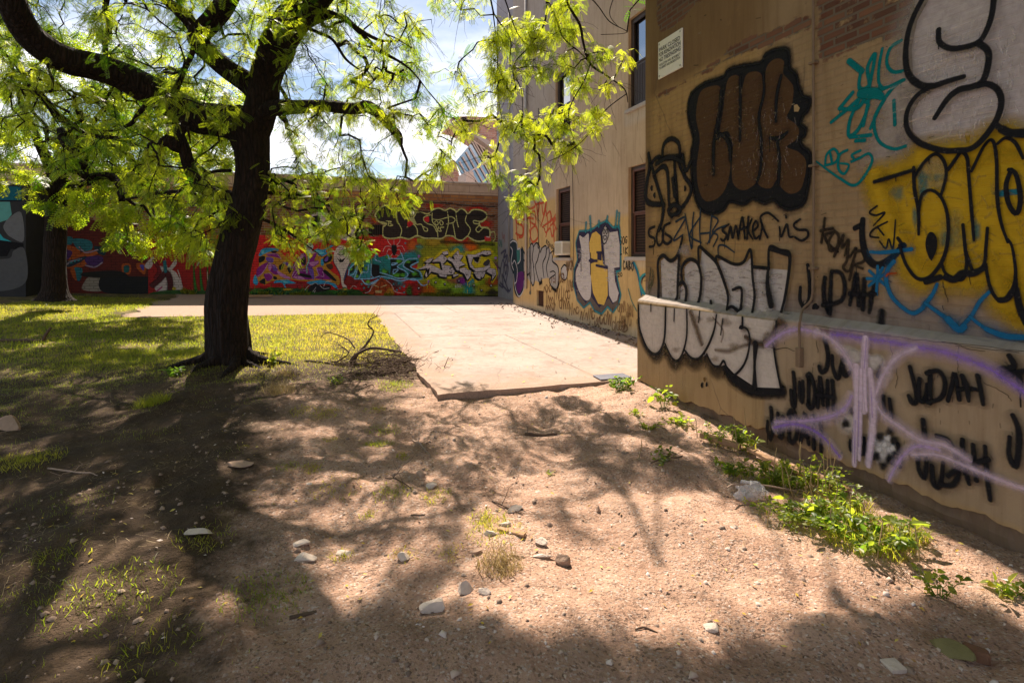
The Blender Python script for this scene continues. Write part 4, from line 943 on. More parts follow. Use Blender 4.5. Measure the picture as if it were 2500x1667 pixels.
for i, L_ in enumerate([
  [(705, 60, 7.3, 16), (745, 40, 7.2, 15), (782, 38, 7.1, 13), (812, 60, 7.0, 13), (838, 86, 6.9, 10), (876, 118, 6.8, 8), (938, 156, 6.6, 5), (985, 212, 6.5, 2)],
  [(700, 40, 7.2, 10), (751, 28, 7.1, 11), (790, 45, 7.0, 10), (835, 75, 6.9, 9), (876, 94, 6.8, 7), (923, 94, 6.7, 3)],
  [(876, 94, 6.8, 6), (880, 125, 6.8, 5), (882, 150, 6.8, 4), (860, 185, 6.8, 3), (820, 215, 6.8, 2)],
  [(695, 60, 7.3, 9), (730, 75, 7.3, 8), (764, 92, 7.2, 7), (795, 137, 7.1, 6), (832, 165, 7.0, 3)],
  [(350, 225, 7.2, 12), (318, 262, 7.2, 11), (300, 285, 7.2, 10), (262, 300, 7.2, 6), (235, 300, 7.2, 3)],
  [(65, 195, 6.6, 10), (100, 225, 6.7, 14), (130, 262, 6.9, 16), (160, 285, 7.1, 16), (210, 310, 7.2, 10), (270, 320, 7.3, 7), (350, 345, 7.3, 3)],
  [(438, 60, 6.4, 14), (445, 110, 6.4, 13), (420, 170, 6.5, 12), (405, 220, 6.6, 12), (425, 270, 6.7, 9), (438, 330, 6.8, 3)],
  [(500, 450, 7.6, 12), (460, 445, 7.7, 10), (395, 440, 7.9, 9), (330, 450, 8.0, 7), (280, 460, 8.1, 4)],
  [(530, 392, 7.6, 8), (500, 393, 7.6, 8), (475, 400, 7.6, 6), (462, 420, 7.6, 3)],
  [(560, 440, 7.7, 12), (640, 445, 8.0, 9), (720, 455, 8.2, 6), (800, 500, 8.2, 4), (860, 545, 8.2, 2)],
  [(570, 490, 7.7, 9), (640, 520, 8.0, 7), (700, 560, 8.1, 4), (740, 590, 8.1, 2)]]):
    main.limb(L_, 8.0 + i, 6, 8, .08)
# the boughs that come over from the crown and hang in front of the stucco building
HB = [
  [(1000, -330, 6.0, 5), (1150, -260, 5.9, 6), (1260, -120, 5.8, 7), (1300, 0, 5.7, 8), (1331, 56, 5.65, 9), (1340, 100, 5.6, 8), (1356, 147, 5.6, 8), (1394, 175, 5.5, 6), (1434, 205, 5.4, 4.5), (1442, 236, 5.4, 2.5)],
  [(1150, -260, 5.9, 4), (1230, -100, 5.9, 5), (1255, 0, 5.9, 7), (1248, 60, 5.9, 5), (1216, 106, 5.9, 4), (1180, 150, 5.9, 3), (1185, 200, 5.9, 2)],
  [(1100, -150, 6.0, 8), (1129, 9, 6.0, 6), (1140, 41, 6.0, 5), (1172, 90, 6.0, 4), (1172, 150, 6.0, 3), (1197, 206, 6.0, 2.6), (1200, 262, 6.0, 2)],
  [(1131, 20, 6.0, 4), (1138, 75, 6.0, 4), (1142, 131, 6.0, 4), (1144, 187, 6.0, 3.4), (1147, 243, 6.0, 3), (1160, 306, 6.0, 2)],
  [(1110, -120, 6.0, 6), (1160, 0, 5.9, 5), (1172, 37, 5.9, 4), (1191, 81, 5.9, 4), (1216, 106, 5.9, 3), (1260, 120, 5.9, 2)],
  [(1255, 0, 5.8, 6), (1272, 30, 5.8, 6), (1294, 87, 5.8, 5), (1331, 120, 5.7, 4), (1356, 147, 5.6, 4)],
  [(1356, 147, 5.6, 4), (1341, 187, 5.6, 4), (1313, 237, 5.6, 3.5), (1306, 274, 5.6, 3), (1320, 331, 5.6, 2)],
  [(1440, 215, 5.4, 3.5), (1388, 256, 5.5, 3.5), (1344, 318, 5.5, 3.5), (1300, 352, 5.5, 2.8), (1260, 371, 5.5, 1.6)],
  [(1320, -40, 5.6, 4), (1370, 10, 5.6, 3.5), (1400, 50, 5.6, 3), (1440, 75, 5.5, 2), (1380, 80, 5.6, 2)],
  [(1420, -30, 5.6, 3), (1400, 30, 5.6, 2.6), (1420, 62, 5.6, 1.6)]]
HK = 1.33
for i, L_ in enumerate(HB): main.limb([(a, b, c * HK, d * .75) for a, b, c, d in L_], 20.0 + i, 6, 6, .06)

# attractors: first those the photograph shows, then the crown above the frame
def blobs(crop, bl):   # crop scale/offset in D pixels
    out = []
    for (x, y, rx, ry, n, Y0, Y1) in bl:
        for _ in range(n):
            a = rt.uniform(0, 6.28); r = math.sqrt(rt.random()); X_ = crop[0] + (x + rx * r * math.cos(a)) / crop[2]; Y_ = crop[1] + (y + ry * r * math.sin(a)) / crop[2]
            out.append(atY(rt.uniform(Y0, Y1) * HK, *D(X_, Y_)))
    return out
att = []
def addpoly(poly, n, Y0, Y1, holes=()):
    for x, y in sample_poly(poly, n, rt):
        if any(((x - hx) / rx) ** 2 + ((y - hy) / ry) ** 2 < 1 for hx, hy, rx, ry in holes): continue
        att.append(atY(rt.uniform(Y0, Y1), *D(x, y)))
addpoly([(-30, -30), (640, -30), (590, 180), (560, 260), (540, 400), (500, 460), (330, 470), (200, 400), (-30, 380)], 330, 5.6, 10.5, [(640, 130, 50, 70), (130, 250, 40, 25)])
addpoly([(330, 330), (545, 330), (535, 620), (450, 600), (400, 520), (330, 500)], 60, 7.2, 9.5)
n_a = len(att)
addpoly([(610, 380), (870, 400), (880, 440), (860, 480), (860, 590), (820, 600), (780, 570), (700, 545), (690, 590), (650, 600), (615, 530)], 80, 7.0, 8.8, [(820, 420, 30, 18)])
addpoly([(610, -20), (1110, -20), (1060, 110), (1000, 150), (1040, 230), (1100, 330), (1080, 420), (1010, 440), (990, 350), (900, 400), (800, 420), (640, 400), (625, 200)], 250, 6.0, 9.5,
        [(1020, 110, 50, 60), (950, 350, 60, 40), (840, 300, 40, 20), (700, 180, 40, 45), (1010, 210, 30, 30), (950, 430, 120, 50), (1080, 390, 50, 60)])
n_b = len(att)
addpoly([(870, 400), (1010, 400), (1000, 470), (960, 500), (900, 470)], 9, 6.6, 7.6)
n_vis = len(att)
att += blobs((1082, 0, 3.206), [(430, 180, 150, 90, 13, 5.7, 6.2), (200, 330, 100, 90, 12, 5.8, 6.2), (190, 520, 90, 110, 12, 5.8, 6.2), (700, 60, 110, 90, 9, 5.6, 6), (690, 200, 110, 80, 10, 5.6, 6), (470, 300, 150, 80, 12, 5.7, 6), (460, 500, 150, 80, 12, 5.7, 6),
     (250, 640, 120, 60, 9, 5.8, 6.1), (700, 470, 120, 60, 9, 5.5, 5.8), (800, 600, 120, 80, 10, 5.5, 5.8), (930, 390, 70, 50, 6, 5.4, 5.6), (840, 790, 130, 90, 12, 5.4, 5.8), (930, 880, 40, 80, 4, 5.4, 5.6), (110, 820, 80, 90, 4, 5.8, 6.2), (300, 880, 150, 60, 9, 5.7, 6.1),
     (620, 870, 130, 90, 10, 5.6, 5.9), (390, 1020, 160, 120, 18, 5.7, 6.1), (700, 1060, 110, 110, 12, 5.5, 5.8), (170, 1180, 70, 70, 5, 5.8, 6.1), (200, 1310, 90, 40, 6, 5.8, 6.1), (410, 1360, 80, 90, 10, 5.8, 6.0), (360, 1490, 50, 60, 6, 5.8, 6.0), (1100, 430, 50, 70, 3, 5.3, 5.5), (1000, 620, 60, 50, 3, 5.3, 5.5), (-60, 560, 90, 150, 6, 6, 6.8), (-90, 880, 60, 40, 2, 6, 6.8), (0, 740, 80, 60, 3, 6, 6.5)])
LIT = [(540, 1330, 120, 45), (180, 1200, 110, 40), (300, 1500, 140, 40), (700, 1480, 130, 40), (420, 1010, 70, 30), (560, 1250, 90, 45), (120, 1440, 70, 40), (380, 1160, 70, 35), (250, 1060, 60, 25), (760, 1340, 110, 40), (1250, 1330, 260, 90), (1600, 1300, 260, 90), (1950, 1480, 120, 40), (230, 960, 80, 25), (1230, 800, 330, 65), (725, 765, 150, 25), (1250, 1130, 290, 90), (1450, 1240, 260, 80), (1180, 1380, 230, 60), (870, 1240, 120, 60), (1500, 1400, 200, 50), (1720, 1180, 160, 120), (1800, 1350, 160, 60), (720, 1150, 90, 40),
       (120, 730, 160, 18), (330, 790, 130, 14), (60, 870, 90, 20), (640, 1000, 70, 40), (2150, 1350, 120, 50), (850, 900, 90, 30), (70, 1060, 60, 30), (330, 1130, 60, 25), (1250, 1010, 130, 40), (1600, 960, 120, 60)]
def crown_above(n, cx, cy, cz, rx, ry, rz, reject=True):
    P = rt.normal(0, 1, (n, 3)); P /= np.linalg.norm(P, axis=1)[:, None]; P *= rt.random((n, 1)) ** .4; P = P * [rx, ry, rz] + [cx, cy, cz]
    Yc = np.maximum(P[:, 1], .3); x, y = proj(np.stack([P[:, 0], Yc, P[:, 2]], -1))
    out = (y < -60) | (P[:, 1] < .5)
    sx, sy, g = shadow_D(P); ok = np.ones(n, bool)
    if reject:
        for (a, b, c, d) in LIT: ok &= ((sx - a) / c) ** 2 + ((sy - b) / d) ** 2 > 1
    if reject: ok &= ~((inpoly(sx, sy, [(900, 960), (2352, 980), (2352, 1420), (1000, 1420)]) > 0) & (rt.random(n) < .6))
    u = P @ NU; ok &= u < 5.0
    return list(P[out & ok])
HANG = np.array(att[n_vis:])[::2]; RIGHTF = np.array(att[n_a:n_b])[::2]
above = crown_above(520, -2.8, 7.2, 6.4, 4.6, 4.0, 2.4) + crown_above(130, 1.2, 5.4, 6.4, 3.6, 3.2, 1.8) + crown_above(170, -5.2, 3.6, 6.2, 3.2, 2.6, 1.6)
above += crown_above(420, -1.5, .4, 6.6, 5.5, 2.6, 1.6, False)  # unseen canopy over the camera, added to block sky light
for x, y in sample_poly([(300, 1450), (800, 1430), (1300, 1510), (2352, 1440), (2352, 1620), (200, 1620)], 120, rt): g_ = gD(x, min(y, 1600)); above.append(g_ + SUN * (rt.uniform(5.6, 7.6) / SUN[2]))
def blocks(p, H, r):
    q = p - H; t = q @ SUN; d = np.linalg.norm(q - t[:, None] * SUN, axis=1); return bool(((t > 0) & (d < r)).any())
above = [p for p in above if not blocks(p, HANG, .6) and not (blocks(p, RIGHTF, .3) and rt.random() < .75)]
above = [p for p in above if not (p[2] < 3.4)]
def build_tree():
    root = empty('honey_locust_tree', atY(7.6, *D(529, 880)), 'big dark leaning locust tree with lime leaves, left of centre', 'tree')
    V, Q = main.mesh(); mesh_obj('trunk', V, Q, MT['bark'], root, smooth=True)
    nodes = np.array(main.nodes)
    keep = nodes[:, 2] > 2.0; nodes = nodes[keep]
    allatt = np.array(att); hm = np.zeros(len(att), bool); hm[n_vis:] = True; hm[n_vis:] &= rt.random(len(att) - n_vis) < 2
    drop = hm & (rt.random(len(att)) < .30); allatt = allatt[~drop]; hm = hm[~drop]
    A, load, chains = grow(nodes, None, allatt, rt)
    vis_ch = chains
    hang = lambda c: HX + F * A[c[1][-1]][0] / A[c[1][-1]][1] > 1130
    Vf, Ff, t = foliage(A, [c for c in chains if not hang(c)], rt, 18, 1.2, FT, (.7, 1.15))
    Vh, Fh, th = foliage(A, [c for c in chains if hang(c)], rt, 17, 1.0, FT, (.75, 1.15), .8); Ff = np.concatenate([Ff, Fh + len(Vf)]); Vf = np.concatenate([Vf, Vh]); t = np.concatenate([t, np.clip(th + .25, 0, 1)])
    A2, load2, ch2 = grow(np.concatenate([nodes[::2], A[len(nodes)::6]]), None, np.array(above), rt, step=.3)
    Vg, Fg, t2 = foliage(A2, ch2, rt, 17, 1.2, FT_far, (.9, 1.4))
    mesh_obj('crown', np.concatenate([Vf, Vg]), np.concatenate([Ff, Fg + len(Vf)]), MT['leaf'], root, None, [('tint', 'FLOAT', np.concatenate([t, t2]))])
    paths, rads = [], []
    for (AA, LL, CH, sc) in ((A, load, vis_ch, 1.0), (A2, load2, ch2, 1.0)):
        for (i, ids, d) in CH:
            P = np.concatenate([AA[i][None], AA[ids]]); r = .0050 * (LL[ids]) ** .5; paths.append(P); rads.append(np.concatenate([[r[0] * 1.1], r]))
    # bare drooping twiglets
    for _ in range(2200):
        j = rt.integers(len(nodes), len(A)); p = A[j]; d = rt.normal(0, 1, 3); d[2] = -abs(d[2]) * .8; d /= np.linalg.norm(d); L = rt.uniform(.15, .5)
        tt = np.linspace(0, 1, 6)[:, None]; paths.append(p + d * L * tt + rt.normal(0, .012, (6, 3)) * tt + np.array([0, 0, -.08]) * tt ** 2); rads.append(np.linspace(.0030, .0014, 6))
    Vt, Qt = thin_tubes(paths, rads, 4); mesh_obj('twigs', Vt, Qt, MT['bark'], root)
    print('fronds', (len(Ff) + len(Fg)) // 17, 'above', len(above), 'att', len(att))
build_tree()

# second, darker tree at the back left
def back_tree():
    b = Tree()
    b.limb([(124, 690, 12.6, 66), (125, 660, 12.6, 50), (126, 600, 12.6, 44), (128, 520, 12.6, 42), (130, 450, 12.6, 40), (132, 410, 12.6, 46)], 31, 8, 20, .08, .3)
    b.limb([(132, 420, 12.6, 34), (115, 380, 12.6, 26), (90, 330, 12.4, 20), (60, 260, 12.2, 12), (30, 180, 12, 6)], 32, 8, 12, .1)
    b.limb([(132, 420, 12.6, 30), (160, 370, 12.6, 24), (175, 330, 12.5, 18), (240, 250, 12.2, 10), (300, 180, 12, 5)], 33, 8, 12, .1)
    b.limb([(130, 440, 12.6, 22), (200, 420, 12.3, 15), (300, 420, 12, 9), (400, 450, 11.8, 4)], 34, 8, 10, .1)
    pts = []
    for poly, n, Y0, Y1 in (([(60, 330), (330, 330), (500, 470), (490, 590), (420, 610), (330, 575), (240, 560), (150, 500), (60, 470)], 120, 11, 13.6), ([(-40, 330), (80, 330), (70, 450), (-40, 430)], 18, 11, 13),
                            ([(0, 60), (400, 60), (480, 330), (60, 330), (-40, 330)], 120, 11, 14.5)):
        for x, y in sample_poly(poly, n, rt): pts.append(atY(rt.uniform(Y0, Y1), *D(x, y)))
    for poly, n in (([(-60, 742), (470, 735), (470, 785), (-60, 800)], 95), ([(-60, 800), (500, 800), (490, 850), (-60, 860)], 90), ([(-40, 690), (300, 690), (260, 715), (-40, 722)], 40)):
        for x, y in sample_poly(poly, n, rt): g_ = gD(x, y); pts.append(g_ + SUN * (rt.uniform(3.2, 5.2) / SUN[2]))
    pts = [p for p in pts if p.dot(DV) < V_F - .6] + crown_above(520, -6.9, 12.4, 8.0, 4.2, 2.6, 1.7)  # unseen crown on top, added sunward to darken the left foliage
    root = empty('background_tree', atY(12.6, *D(124, 690)), 'shaded slimmer tree at the far left in front of the mural', 'tree')
    V, Q = b.mesh(); mesh_obj('trunk', V, Q, MT['bark'], root, smooth=True)
    A, load, ch = grow(np.array(b.nodes), None, np.array(pts), rt, step=.25)
    Vf, Ff, t = foliage(A, ch, rt, 19, 1.6, FT_far, (1.1, 1.7)); mesh_obj('crown', Vf, Ff, MT['leaf'], root, None, [('tint', 'FLOAT', t)])
    paths = [np.concatenate([A[i][None], A[ids]]) for i, ids, d in ch]; rads = [np.concatenate([[.004 * load[ids[0]] ** .5], .004 * load[ids] ** .5]) for i, ids, d in ch]
    Vt, Qt = thin_tubes(paths, rads, 4); mesh_obj('twigs', Vt, Qt, MT['bark'], root)
back_tree()
# ================================================================ spray paint on the walls
class Paint:
    """flat paint on a wall: ribbons and filled shapes a fraction of a millimetre apart, in wall coordinates"""
    def __init__(s, crop, base=.002, step=.00012):
        s.c = crop; s.h = base; s.step = step; s.v = []; s.f = []; s.col = []; s.al = []; s.rot = random.Random(5)
    def at(s, a, z, h):
        if s.c.plane == 'u': return UVP(s.c.val - h, a, z)
        return UVP(a, s.c.val - h, z)
    def emit(s, pts, al, faces, col, h0, ramp=None):
        b = len(s.v)
        for i, (a, z) in enumerate(pts): s.v.append(s.at(a, z, h0 + (ramp[i] if ramp is not None else 0)))
        s.al += list(al); s.col += [col] * len(pts); s.f += [tuple(q + b for q in f) for f in faces]
    def ribbon(s, P, w_, col, soft=.25, alpha=1.0, taper=None):
        """P (n,2) wall coordinates"""
        P = np.asarray(P, float); d = np.linalg.norm(np.diff(P, axis=0), axis=1); P = P[np.concatenate([[True], d > 1e-5])]
        if len(P) < 2: return
        L = np.concatenate([[0], np.cumsum(np.linalg.norm(np.diff(P, axis=0), axis=1))]); n = max(3, int(L[-1] / max(w_ * .3, .004)) + 2); n = min(n, 240)
        t = np.linspace(0, L[-1], n); P = np.stack([np.interp(t, L, P[:, 0]), np.interp(t, L, P[:, 1])], 1)
        T = np.gradient(P, axis=0); T /= np.linalg.norm(T, axis=1)[:, None] + 1e-9; N = np.stack([-T[:, 1], T[:, 0]], 1)
        W = np.full(n, w_ / 2.0) * (1 + .10 * (fbm(t * 9 + s.h * 9000, t * 0 + 3.3, 2) - .37))
        if taper: W = W * np.interp(np.linspace(0, 1, n), *zip(*taper))
        # caps
        ca = [1.0, .85, .5]; Ps = [P[0] - T[0] * W[0] * a for a in ca]; Ws = [W[0] * x for x in (.12, .55, .88)]; Pe = [P[-1] + T[-1] * W[-1] * a for a in ca[::-1]]; We = [W[-1] * x for x in (.88, .55, .12)]
        P = np.concatenate([Ps, P, Pe]); N = np.concatenate([[N[0]] * 3, N, [N[-1]] * 3]); W = np.concatenate([Ws, W, We]); n = len(P)
        al = []; pts = []; rp = []
        for i in range(n):
            e = W[i] * (1 + soft); q = W[i] * max(.05, 1 - soft)
            for k, (o, a) in enumerate(((-e, 0), (-q, alpha), (q, alpha), (e, 0))):
                pts.append(P[i] + N[i] * o); al.append(a if 0 < i < n - 1 else 0); rp.append(s.step * .9 * i / n)
        fs = [(i * 4 + k, i * 4 + k + 1, i * 4 + k + 5, i * 4 + k + 4) for i in range(n - 1) for k in range(3)]
        s.h += s.step; s.emit(pts, al, fs, col, s.h, rp)
    def line(s, pts, wpx, col, soft=.25, alpha=1.0, closed=False, smooth=True, taper=None, metres=None):
        """pts in crop pixels, width in crop pixels measured at the middle of the line"""
        if closed: pts = list(pts) + [pts[0]]
        W = np.array(s.c.ws(pts)); W = catmull(W, 7) if smooth and len(W) > 2 else W
        if metres is None:
            m = pts[len(pts) // 2]; a = s.c.w(m[0] - wpx / 2, m[1]); b = s.c.w(m[0] + wpx / 2, m[1]); c = s.c.w(m[0], m[1] - wpx / 2); d = s.c.w(m[0], m[1] + wpx / 2)
            metres = (abs(b[0] - a[0]) + abs(c[1] - d[1])) / 2 if s.c.plane == 'u' else abs(c[1] - d[1])
        if soft >= .25 and .012 < metres < .09 and s.c.plane == 'u' and alpha > .7 and sum(col) < .5: s.ribbon(W, metres * 2.1, col, .95, .22 * alpha)
        if metres > .014 and s.c.plane == 'u' and s.rot.random() < .16 and alpha > .8:
            q = W[s.rot.randrange(len(W))]; L = s.rot.uniform(.03, .12); s.ribbon([q, q + np.array([.002, -L * .5]), q + np.array([0, -L])], min(.009, metres * .3), col, .3, .9)
        if s.c.plane == 'u' and taper is None and len(W) > 4: n_ = len(W); taper = [(0, s.rot.uniform(.75, 1.05)), (.35, s.rot.uniform(.9, 1.1)), (.7, s.rot.uniform(.85, 1.12)), (1, s.rot.uniform(.65, .95))]
        s.ribbon(W, metres, col, soft, alpha, taper)
    def fill(s, pts, col, smooth=False, alpha=1.0, edge=0.0):
        W = np.array(s.c.ws(pts)); W = catmull(W, 5, True) if smooth else W
        tris = tessellate_polygon([[Vector((a, z, 0)) for a, z in W]]); s.h += s.step; s.emit(W, [alpha] * len(W), tris, col, s.h)
        if edge: s.ribbon(np.concatenate([W, W[:1]]), edge, col, .8, alpha)
    def blob(s, x, y, rx, ry, col, alpha=1.0, core=.35):
        c = np.array(s.c.w(x, y)); e = np.array(s.c.w(x + rx, y)) - c; f = np.array(s.c.w(x, y - ry)) - c; n = 20; pts = [c]; al = [alpha]; fs = []
        for k, (r, a) in enumerate(((core, alpha), (core + (1 - core) * .5, alpha * .5), (1, 0))):
            for i in range(n): t = 2 * math.pi * i / n; q = 1 + .12 * math.sin(3 * t + x) + .07 * math.sin(5 * t + y); pts.append(c + (e * math.cos(t) + f * math.sin(t)) * r * q); al.append(a)
        fs = [(0, 1 + i, 1 + (i + 1) % n) for i in range(n)] + [(1 + k * n + i, 1 + (k + 1) * n + i, 1 + (k + 1) * n + (i + 1) % n, 1 + k * n + (i + 1) % n) for k in range(2) for i in range(n)]
        s.h += s.step; s.emit(pts, al, fs, col, s.h)
    def dot(s, x, y, rx, ry, col): s.blob(x, y, rx, ry, col, 1.0, .85)
    def scuffs(s, poly, n, col, wm=.006, l=(.02, .12), ang=(1.2, 1.9), alpha=.6):
        P = np.array(s.c.ws(poly)); lo, hi = P.min(0), P.max(0); k = 0
        while k < n:
            q = np.array([s.rot.uniform(lo[0], hi[0]), s.rot.uniform(lo[1], hi[1])])
            if inpoly(q[:1], q[1:], P)[0] < .02: k += .2; continue
            a = s.rot.uniform(*ang); L = s.rot.uniform(*l); s.ribbon([q, q + np.array([math.cos(a + .1), math.sin(a + .1)]) * L * .5, q + np.array([math.cos(a), math.sin(a)]) * L], wm * s.rot.uniform(.5, 1.3), col, .6, alpha * s.rot.uniform(.4, 1)); k += 1
    def word(s, txt, x0, y0, x1, y1, hx, hy, wpx, col, soft=.3, gap=.22, jit=.09, alpha=1.0):
        """handwriting between two baseline points; (hx, hy) is the height vector, crop pixels"""
        n = len(txt); tot = sum(GL[c][0] for c in txt) + gap * (n - 1); k = 0.0; b = np.array([x1 - x0, y1 - y0]); h = np.array([hx, hy])
        for c in txt:
            wd, st = GL[c]
            for pl in st:
                pts = [tuple(np.array([x0, y0]) + b * ((k + q[0] * wd + s.rot.uniform(-jit, jit) * .5) / tot) + h * (q[1] + s.rot.uniform(-jit, jit))) for q in pl]
                if len(pts) == 1: s.dot(pts[0][0], pts[0][1], wpx * .6, wpx * .6, col)
                else: s.line(pts, wpx, col, soft, alpha)
            k += wd + gap
    def build(s, name, parent, label, mat='paint'):
        if mat == 'mural' and s.c is not M3: s.col = [tuple(min(.9, q * 1.35) for q in c) for c in s.col]  # left section stays dimmer, its tree shade being in the paint colours
        o = mesh_obj(name, s.v, s.f, MT[mat], parent, None, [('col', 'FLOAT_COLOR', [(*c, 1) for c in s.col]), ('alpha', 'FLOAT', s.al)]); o['label'] = label; return o
GL = {
 'J': (.6, [[(.45, 1.02), (.55, .6), (.58, .2), (.4, -.08), (.12, .02), (.0, .28), (.02, .42)]]),
 'U': (.6, [[(.0, .75), (.02, .2), (.25, .0), (.5, .1), (.62, .5), (.62, .78)]]), 'u': (.6, [[(.0, .75), (.02, .2), (.25, .0), (.5, .1), (.62, .5), (.62, .78)]]),
 'D': (.75, [[(.12, .9), (.1, .02)], [(-.05, .86), (.45, .98), (.9, .6), (.75, .12), (.3, -.02), (.0, .06)]]),
 'A': (.7, [[(.0, .0), (.22, .55), (.42, .98), (.6, .5), (.82, .02)], [(.1, .36), (.8, .34)]]),
 'H': (.7, [[(.08, .95), (.1, .0)], [(.8, .98), (.95, .45), (.95, -.08)], [(-.15, .48), (.9, .42)]]),
 'S': (.55, [[(.95, .92), (.4, 1.0), (.1, .78), (.45, .52), (.8, .28), (.55, .02), (.0, .08)]]),
 'O': (.65, [[(.5, 1), (.1, .75), (.05, .3), (.45, .0), (.9, .3), (.85, .8), (.5, 1), (.4, .96)]]),
 'G': (.65, [[(.9, .9), (.4, 1), (.05, .5), (.4, .0), (.85, .15), (.85, .45), (.5, .45)]]),
 'L': (.5, [[(.1, 1), (.05, .05), (.8, .0)]]), 'I': (.2, [[(.5, 1), (.5, 0)]]), 'K': (.6, [[(.1, 1), (.1, 0)], [(.85, .95), (.15, .45), (.9, 0)]]),
 '2': (.6, [[(.05, .75), (.4, 1), (.8, .75), (.4, .35), (.0, .0), (.9, .05)]]), '0': (.6, [[(.5, 1), (.1, .75), (.05, .3), (.45, .0), (.9, .3), (.85, .8), (.5, 1)]]),
 's': (.5, [[(.8, .68), (.35, .7), (.2, .5), (.7, .3), (.6, .02), (.0, .02)]]), 'm': (.9, [[(.0, .65), (.05, .0), (.15, .55), (.35, .6), (.45, .02), (.6, .55), (.8, .6), (.95, .0)]]),
 'o': (.55, [[(.5, .65), (.1, .4), (.3, .0), (.8, .1), (.85, .5), (.5, .65)]]), 'a': (.55, [[(.8, .6), (.3, .6), (.05, .25), (.4, .0), (.8, .2), (.85, .6), (.9, .0)]]),
 'k': (.5, [[(.1, 1), (.08, .0)], [(.75, .6), (.15, .28), (.85, .0)]]), 'e': (.5, [[(.1, .3), (.8, .36), (.55, .66), (.1, .45), (.2, .02), (.85, .08)]]),
 'r': (.45, [[(.1, .62), (.12, .0), (.2, .45), (.8, .62)]]), 'i': (.25, [[(.4, .6), (.45, .0)], [(.45, .88)]]), ' ': (.35, []),
 't': (.45, [[(.5, 1), (.45, .0)], [(.0, .66), (1.0, .7)]]), 'w': (.8, [[(.0, .6), (.2, .0), (.45, .5), (.7, .0), (1., .62)]]),
 'N': (.65, [[(.05, 0), (.05, 1), (.8, 0), (.85, 1)]]), 'Y': (.6, [[(.0, 1), (.45, .5), (.9, 1)], [(.45, .5), (.4, 0)]]), 'C': (.6, [[(.9, .85), (.4, 1), (.05, .5), (.4, .0), (.9, .12)]]),
 'P': (.6, [[(.1, 0), (.1, 1), (.8, .85), (.7, .5), (.1, .45)]]), 'E': (.55, [[(.9, 1), (.1, 1), (.1, 0), (.9, 0)], [(.1, .5), (.7, .5)]]), 'R': (.6, [[(.1, 0), (.1, 1), (.8, .8), (.15, .5), (.9, 0)]]), 'B': (.6, [[(.1, 0), (.1, 1), (.75, .8), (.15, .52), (.85, .25), (.1, 0)]]),
 'V': (.6, [[(.0, 1), (.4, 0), (.85, 1)]]), 'T': (.6, [[(.0, 1), (.95, 1)], [(.5, 1), (.5, 0)]]), 'W': (.8, [[(.0, 1), (.2, 0), (.45, .7), (.7, 0), (1., 1)]])}
BLK = (.010, .010, .013); SIL = (.50, .44, .43); TEAL = (.0, .13, .145); YEL = (.44, .27, .012); BLU = (.01, .115, .25)

# ------------------------------------------------ near wall, upper left: dark brown bubble letters
def g_brown():
    p = Paint(C6)
    sil = [(390, 640), (480, 570), (600, 530), (640, 480), (740, 450), (860, 430), (900, 370), (980, 338), (1045, 345), (1058, 420), (1062, 475), (1105, 515), (1122, 600), (1150, 660), (1200, 680), (1188, 745), (1150, 795), (1132, 850), (1168, 885), (1160, 930), (1130, 965), (1150, 1010), (1200, 1055), (1197, 1180), (1180, 1300), (1150, 1395), (1060, 1430), (990, 1405), (950, 1368), (880, 1388), (812, 1360), (740, 1398), (650, 1380), (600, 1440), (520, 1462), (450, 1430), (410, 1340), (390, 1200), (385, 1050), (400, 950), (370, 820), (365, 720)]
    p.line(sil, 46, BLK, .9, .55, closed=True)
    p.fill(sil, BLK, True, edge=.03)
    br = (.075, .038, .018)
    p.fill([(445, 640), (520, 592), (585, 600), (592, 720), (568, 860), (548, 945), (600, 930), (640, 980), (652, 1090), (650, 1180), (620, 1290), (560, 1360), (480, 1372), (435, 1280), (425, 1130), (445, 950), (420, 800)], br, True)
    p.fill([(632, 560), (690, 515), (722, 545), (728, 640), (760, 520), (820, 490), (872, 520), (882, 640), (852, 800), (862, 950), (862, 1100), (842, 1230), (780, 1290), (720, 1297), (672, 1250), (664, 1150), (670, 1000), (640, 900), (585, 900), (605, 760)], br, True)
    p.fill([(900, 470), (960, 405), (1020, 420), (1015, 500), (1050, 545), (1085, 600), (1075, 720), (1042, 800), (1100, 850), (1125, 900), (1100, 960), (1042, 1005), (1120, 1040), (1170, 1100), (1165, 1200), (1130, 1300), (1060, 1325), (1000, 1280), (975, 1225), (930, 1287), (862, 1275), (837, 1220), (862, 1100), (872, 900), (852, 800), (885, 640)], br, True)
    for l in ([(590, 620), (582, 740), (560, 870), (540, 1000), (540, 1190)], [(722, 530), (722, 750), (720, 960)], [(880, 520), (884, 640), (850, 800), (866, 960), (862, 1150), (838, 1240)], [(1002, 520), (972, 660), (966, 830)], [(925, 945), (990, 945), (1045, 905)], [(975, 960), (990, 1080), (985, 1250)], [(560, 945), (600, 925), (645, 985), (655, 1100)]): p.line(l, 26, BLK, .3)
    p.fill([(1090, 720), (1112, 715), (1130, 740), (1120, 765), (1092, 765)], (.36, .25, .13))
    p.scuffs([(640, 800), (1100, 700), (1170, 1200), (1000, 1300), (680, 1290)], 110, (.30, .24, .22), .005, (.02, .08), (1.2, 2.0), .55); p.scuffs([(440, 620), (880, 520), (860, 1250), (450, 1350)], 90, (.22, .15, .10), .012, (.02, .05), (0, 3), .4)
    p.build('graffiti_piece', root_a, 'dark brown bubble letters with thick black outline')
g_brown()
